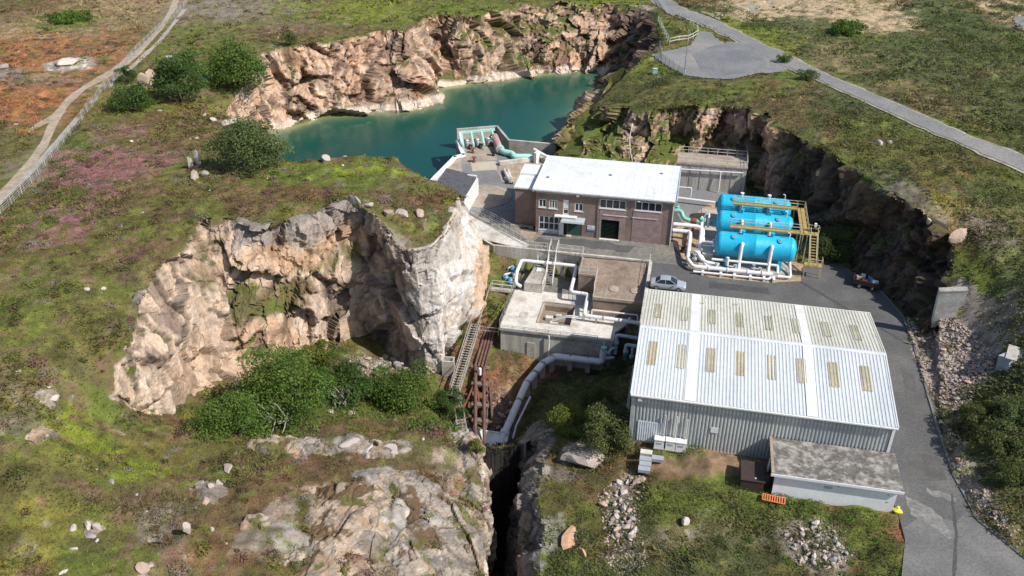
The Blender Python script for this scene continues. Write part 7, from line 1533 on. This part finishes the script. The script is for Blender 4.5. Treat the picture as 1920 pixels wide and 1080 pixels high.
for k, (a, b, r) in enumerate(((357,1015,14),(275,1066,22),(560,1045,24),(395,918,26),(172,1000,20),(100,742,20),(225,735,20),(430,880,12),(480,985,18),(300,1000,14),(205,692,14),(265,560,12),(84,822,16))):
    outcrop('rock_outcrop', [(a-r,b),(a-r*.3,b-r*.6),(a+r*.7,b-r*.5),(a+r,b+r*.3),(a,b+r*.7)], .14, (LICH if k % 2 else TAN), .58, 20+k, .45, .1)
def clumps(name, n, box, rr, kinds, seed, maskf):
    rng = np.random.default_rng(seed); X = rng.uniform(box[0], box[1], n*4); Y = rng.uniform(box[2], box[3], n*4)
    ok = maskf(X, Y) & (abs(X) < .56*(Y*.86+25)+3) & ~inside(YARD, X, Y) & ~inside(PAD, X, Y)
    for line, hw in ROADS: ok &= pdist(line, X, Y, False) > hw+1.4
    X, Y = X[ok][:n], Y[ok][:n]; n = len(X); Z = Hf(X, Y); C_ = []; N_ = []; S_ = []; K_ = []
    for x, y, z in zip(X, Y, Z):
        r = rng.uniform(*rr)*rng.uniform(.6, 1.2); m_ = int(50+70*r); d = rng.normal(size=(m_, 3)); d /= np.linalg.norm(d, axis=1, keepdims=True); d[:,2] = abs(d[:,2])
        st = np.array([r*rng.uniform(.8, 1.7), r*rng.uniform(.7, 1.2), r*rng.uniform(.35, .7)]); c = np.array([x, y, z-.05])+d*st*rng.uniform(.6, 1.1, (m_, 1))
        lo_, hi_ = kinds[rng.integers(len(kinds))]; k = rng.random((m_, 1)); C_.append(c); N_.append(d+rng.normal(size=(m_, 3))*.6); S_.append(rng.uniform(.05, .12, m_)*(1+.4*r)); K_.append((np.array(lo_)*(1-k)+np.array(hi_)*k))
    return tag(link(name, leaves_mesh(name, np.concatenate(C_), np.concatenate(N_), np.concatenate(S_), np.concatenate(K_), rng), 'leaf'), kind='stuff')
HC = [((.10,.075,.04),(.17,.12,.06)), ((.08,.10,.03),(.15,.17,.045)), ((.20,.10,.10),(.32,.16,.17)), ((.07,.085,.028),(.12,.14,.04)), ((.20,.18,.15),(.32,.29,.25)), ((.14,.17,.035),(.21,.24,.05)), ((.13,.075,.05),(.20,.11,.07))]
def hmask(X, Y):
    q = np.stack([X, Y, 0*X], 1); return ~inside(PIT, X, Y) & (fbm(q, 8., 3, 301) > .44)
clumps('heath_clumps', 520, (-100, 5, 46, 185), (.3, .95), HC, 41, hmask)
clumps('gorse_clumps', 520, (10, 130, 75, 240), (.6, 1.9), [GREENS['olive'], GREENS['dark'], GREENS['olive'], ((.10,.085,.045),(.17,.14,.07)), GREENS['light']], 43, lambda X, Y: ~inside(PIT, X, Y) & (fbm(np.stack([X, Y, 0*X], 1), 12., 3, 303) > .47) & ~inside(np.array([G(*q)[:2] for q in [(1330,-20),(1400,30),(1560,72),(1720,70),(1790,-20)]]), X, Y))
clumps('bank_clumps', 150, (0, 40, 44, 68), (.25, .6), [GREENS['olive'], GREENS['mid'], ((.11,.09,.045),(.19,.15,.07)), GREENS['light']], 45, lambda X, Y: inside(np.array([G(*q)[:2] for q in [(1200,925),(1300,915),(1420,925),(1670,985),(1690,1075),(1640,1120),(1060,1120),(1050,960)]]), X, Y))

# ------------------------------------------------------------------ fences, lamp and signs of life on the heath
def wfence(name, label, line, h, every, m, wires, r=.02, pr=.05, mesh=0., cat='fence'):
    pts = []
    for a, b in zip(line[:-1], line[1:]):
        a = np.array(a[:2]); b = np.array(b[:2]); n = max(1, round(np.linalg.norm(b-a)/every)); pts += [a+(b-a)*k/n for k in range(n)]
    pts.append(np.array(line[-1][:2])); pts = np.array(pts); z = Hf(pts[:,0], pts[:,1])
    ps = [to_site((x, y, zz_)) for (x, y), zz_ in zip(pts, z)]
    t = Thing(name, label, cat, ps[0])
    for p in ps: t.part('post', MB().tube([(p[0],p[1],p[2]-.2),(p[0],p[1],p[2]+h)], pr, 6), m)
    for k in range(wires):
        hh = h*(k+1)/wires*.97; t.part('rail' if r > .025 else 'wire', MB().tube([(p[0],p[1],p[2]+hh) for p in ps], r, 4, False), m)
    if mesh:
        M = MB()
        for a, b in zip(ps[:-1], ps[1:]):
            a, b = Vector(a), Vector(b); n = int((b-a).length/mesh)
            for k in range(n): q = a+(b-a)*(k+.5)/n; M.bar(q, q+Vector((0,0,h*.97)), .028)
        t.part('mesh_wire', M, m, smooth=False, kind='stuff')
    return t
wfence('wire_fence', 'long pale wire mesh fence running beside the dirt path', [G(a,b) for a,b in [(-25,430),(2,402),(60,345),(120,268),(165,212),(206,160),(248,108),(300,56),(345,14),(356,-8)]], 1.4, 3.2, 'fence_grey', 5, .018, .05, 1.1)
wfence('railing', 'pale double railing curving round the viewpoint by the road', [G(a,b) for a,b in [(1220,92),(1255,84),(1290,78),(1308,68),(1307,54),(1287,38),(1262,30),(1250,24),(1236,2),(1226,-14)]], 1.25, 2.4, 'rail_white', 2, .06, .06, 0, 'railing')
wfence('green_fence', 'grey green mesh fence along the edge of the viewpoint tarmac', [G(a,b) for a,b in [(1219,99),(1240,114),(1262,129),(1283,143)]], 1.3, 2.0, 'fence_green', 4, .03, .05, .3)
g = to_site(G(1283, 141)); lp = Thing('lamp_post', 'tall thin grey lamp post at the corner of the viewpoint', 'lamp post', g)
lp.part('pole', MB().tube([(g[0],g[1],g[2]-.3),(g[0],g[1],g[2]+8.0)], [.10,.06], 8), 'galvanised'); lp.part('lantern', MB().box(g[0]-.12,g[0]+.12,g[1]-.5,g[1]+.1,g[2]+7.95,g[2]+8.1), 'galvanised')
lp.part('base', MB().box(g[0]-.2,g[0]+.2,g[1]-.2,g[1]+.2,g[2]-.2,g[2]+.9), 'rail_white')
g = to_site(G(1228, 138)); bb = Thing('service_box', 'small pale blue box on the grassy lip below the viewpoint', 'box', g); bb.part('box', MB().box(g[0]-.4,g[0]+.4,g[1]-.3,g[1]+.3,g[2],g[2]+.9), 'mint'); bb.part('lid', MB().box(g[0]-.45,g[0]+.45,g[1]-.35,g[1]+.35,g[2]+.901,g[2]+1.0), 'rail_white')
cl2 = [S(1187,236,5.4),S(1181,262,3.6),S(1182,286,1.6),S(1186,305,.3)]
cr = Thing('cliff_handrail', 'thin white handrail climbing the rock behind the pump house', 'handrail', cl2[-1]); cr.part('rail', MB().tube([(p[0],p[1]-1.2,p[2]+.9) for p in cl2], .07, 6), 'rail_white')
for p in cl2: cr.part('post', MB().tube([(p[0],p[1]-1.2,p[2]-.6),(p[0],p[1]-1.2,p[2]+.9)], .06, 6), 'rail_white')
for i, o in enumerate(list(COL.objects)):      # one material slot check: nothing left without a surface
    if o.type == 'MESH' and len(o.data.materials) == 0: o.data.materials.append(MATS['concrete'])
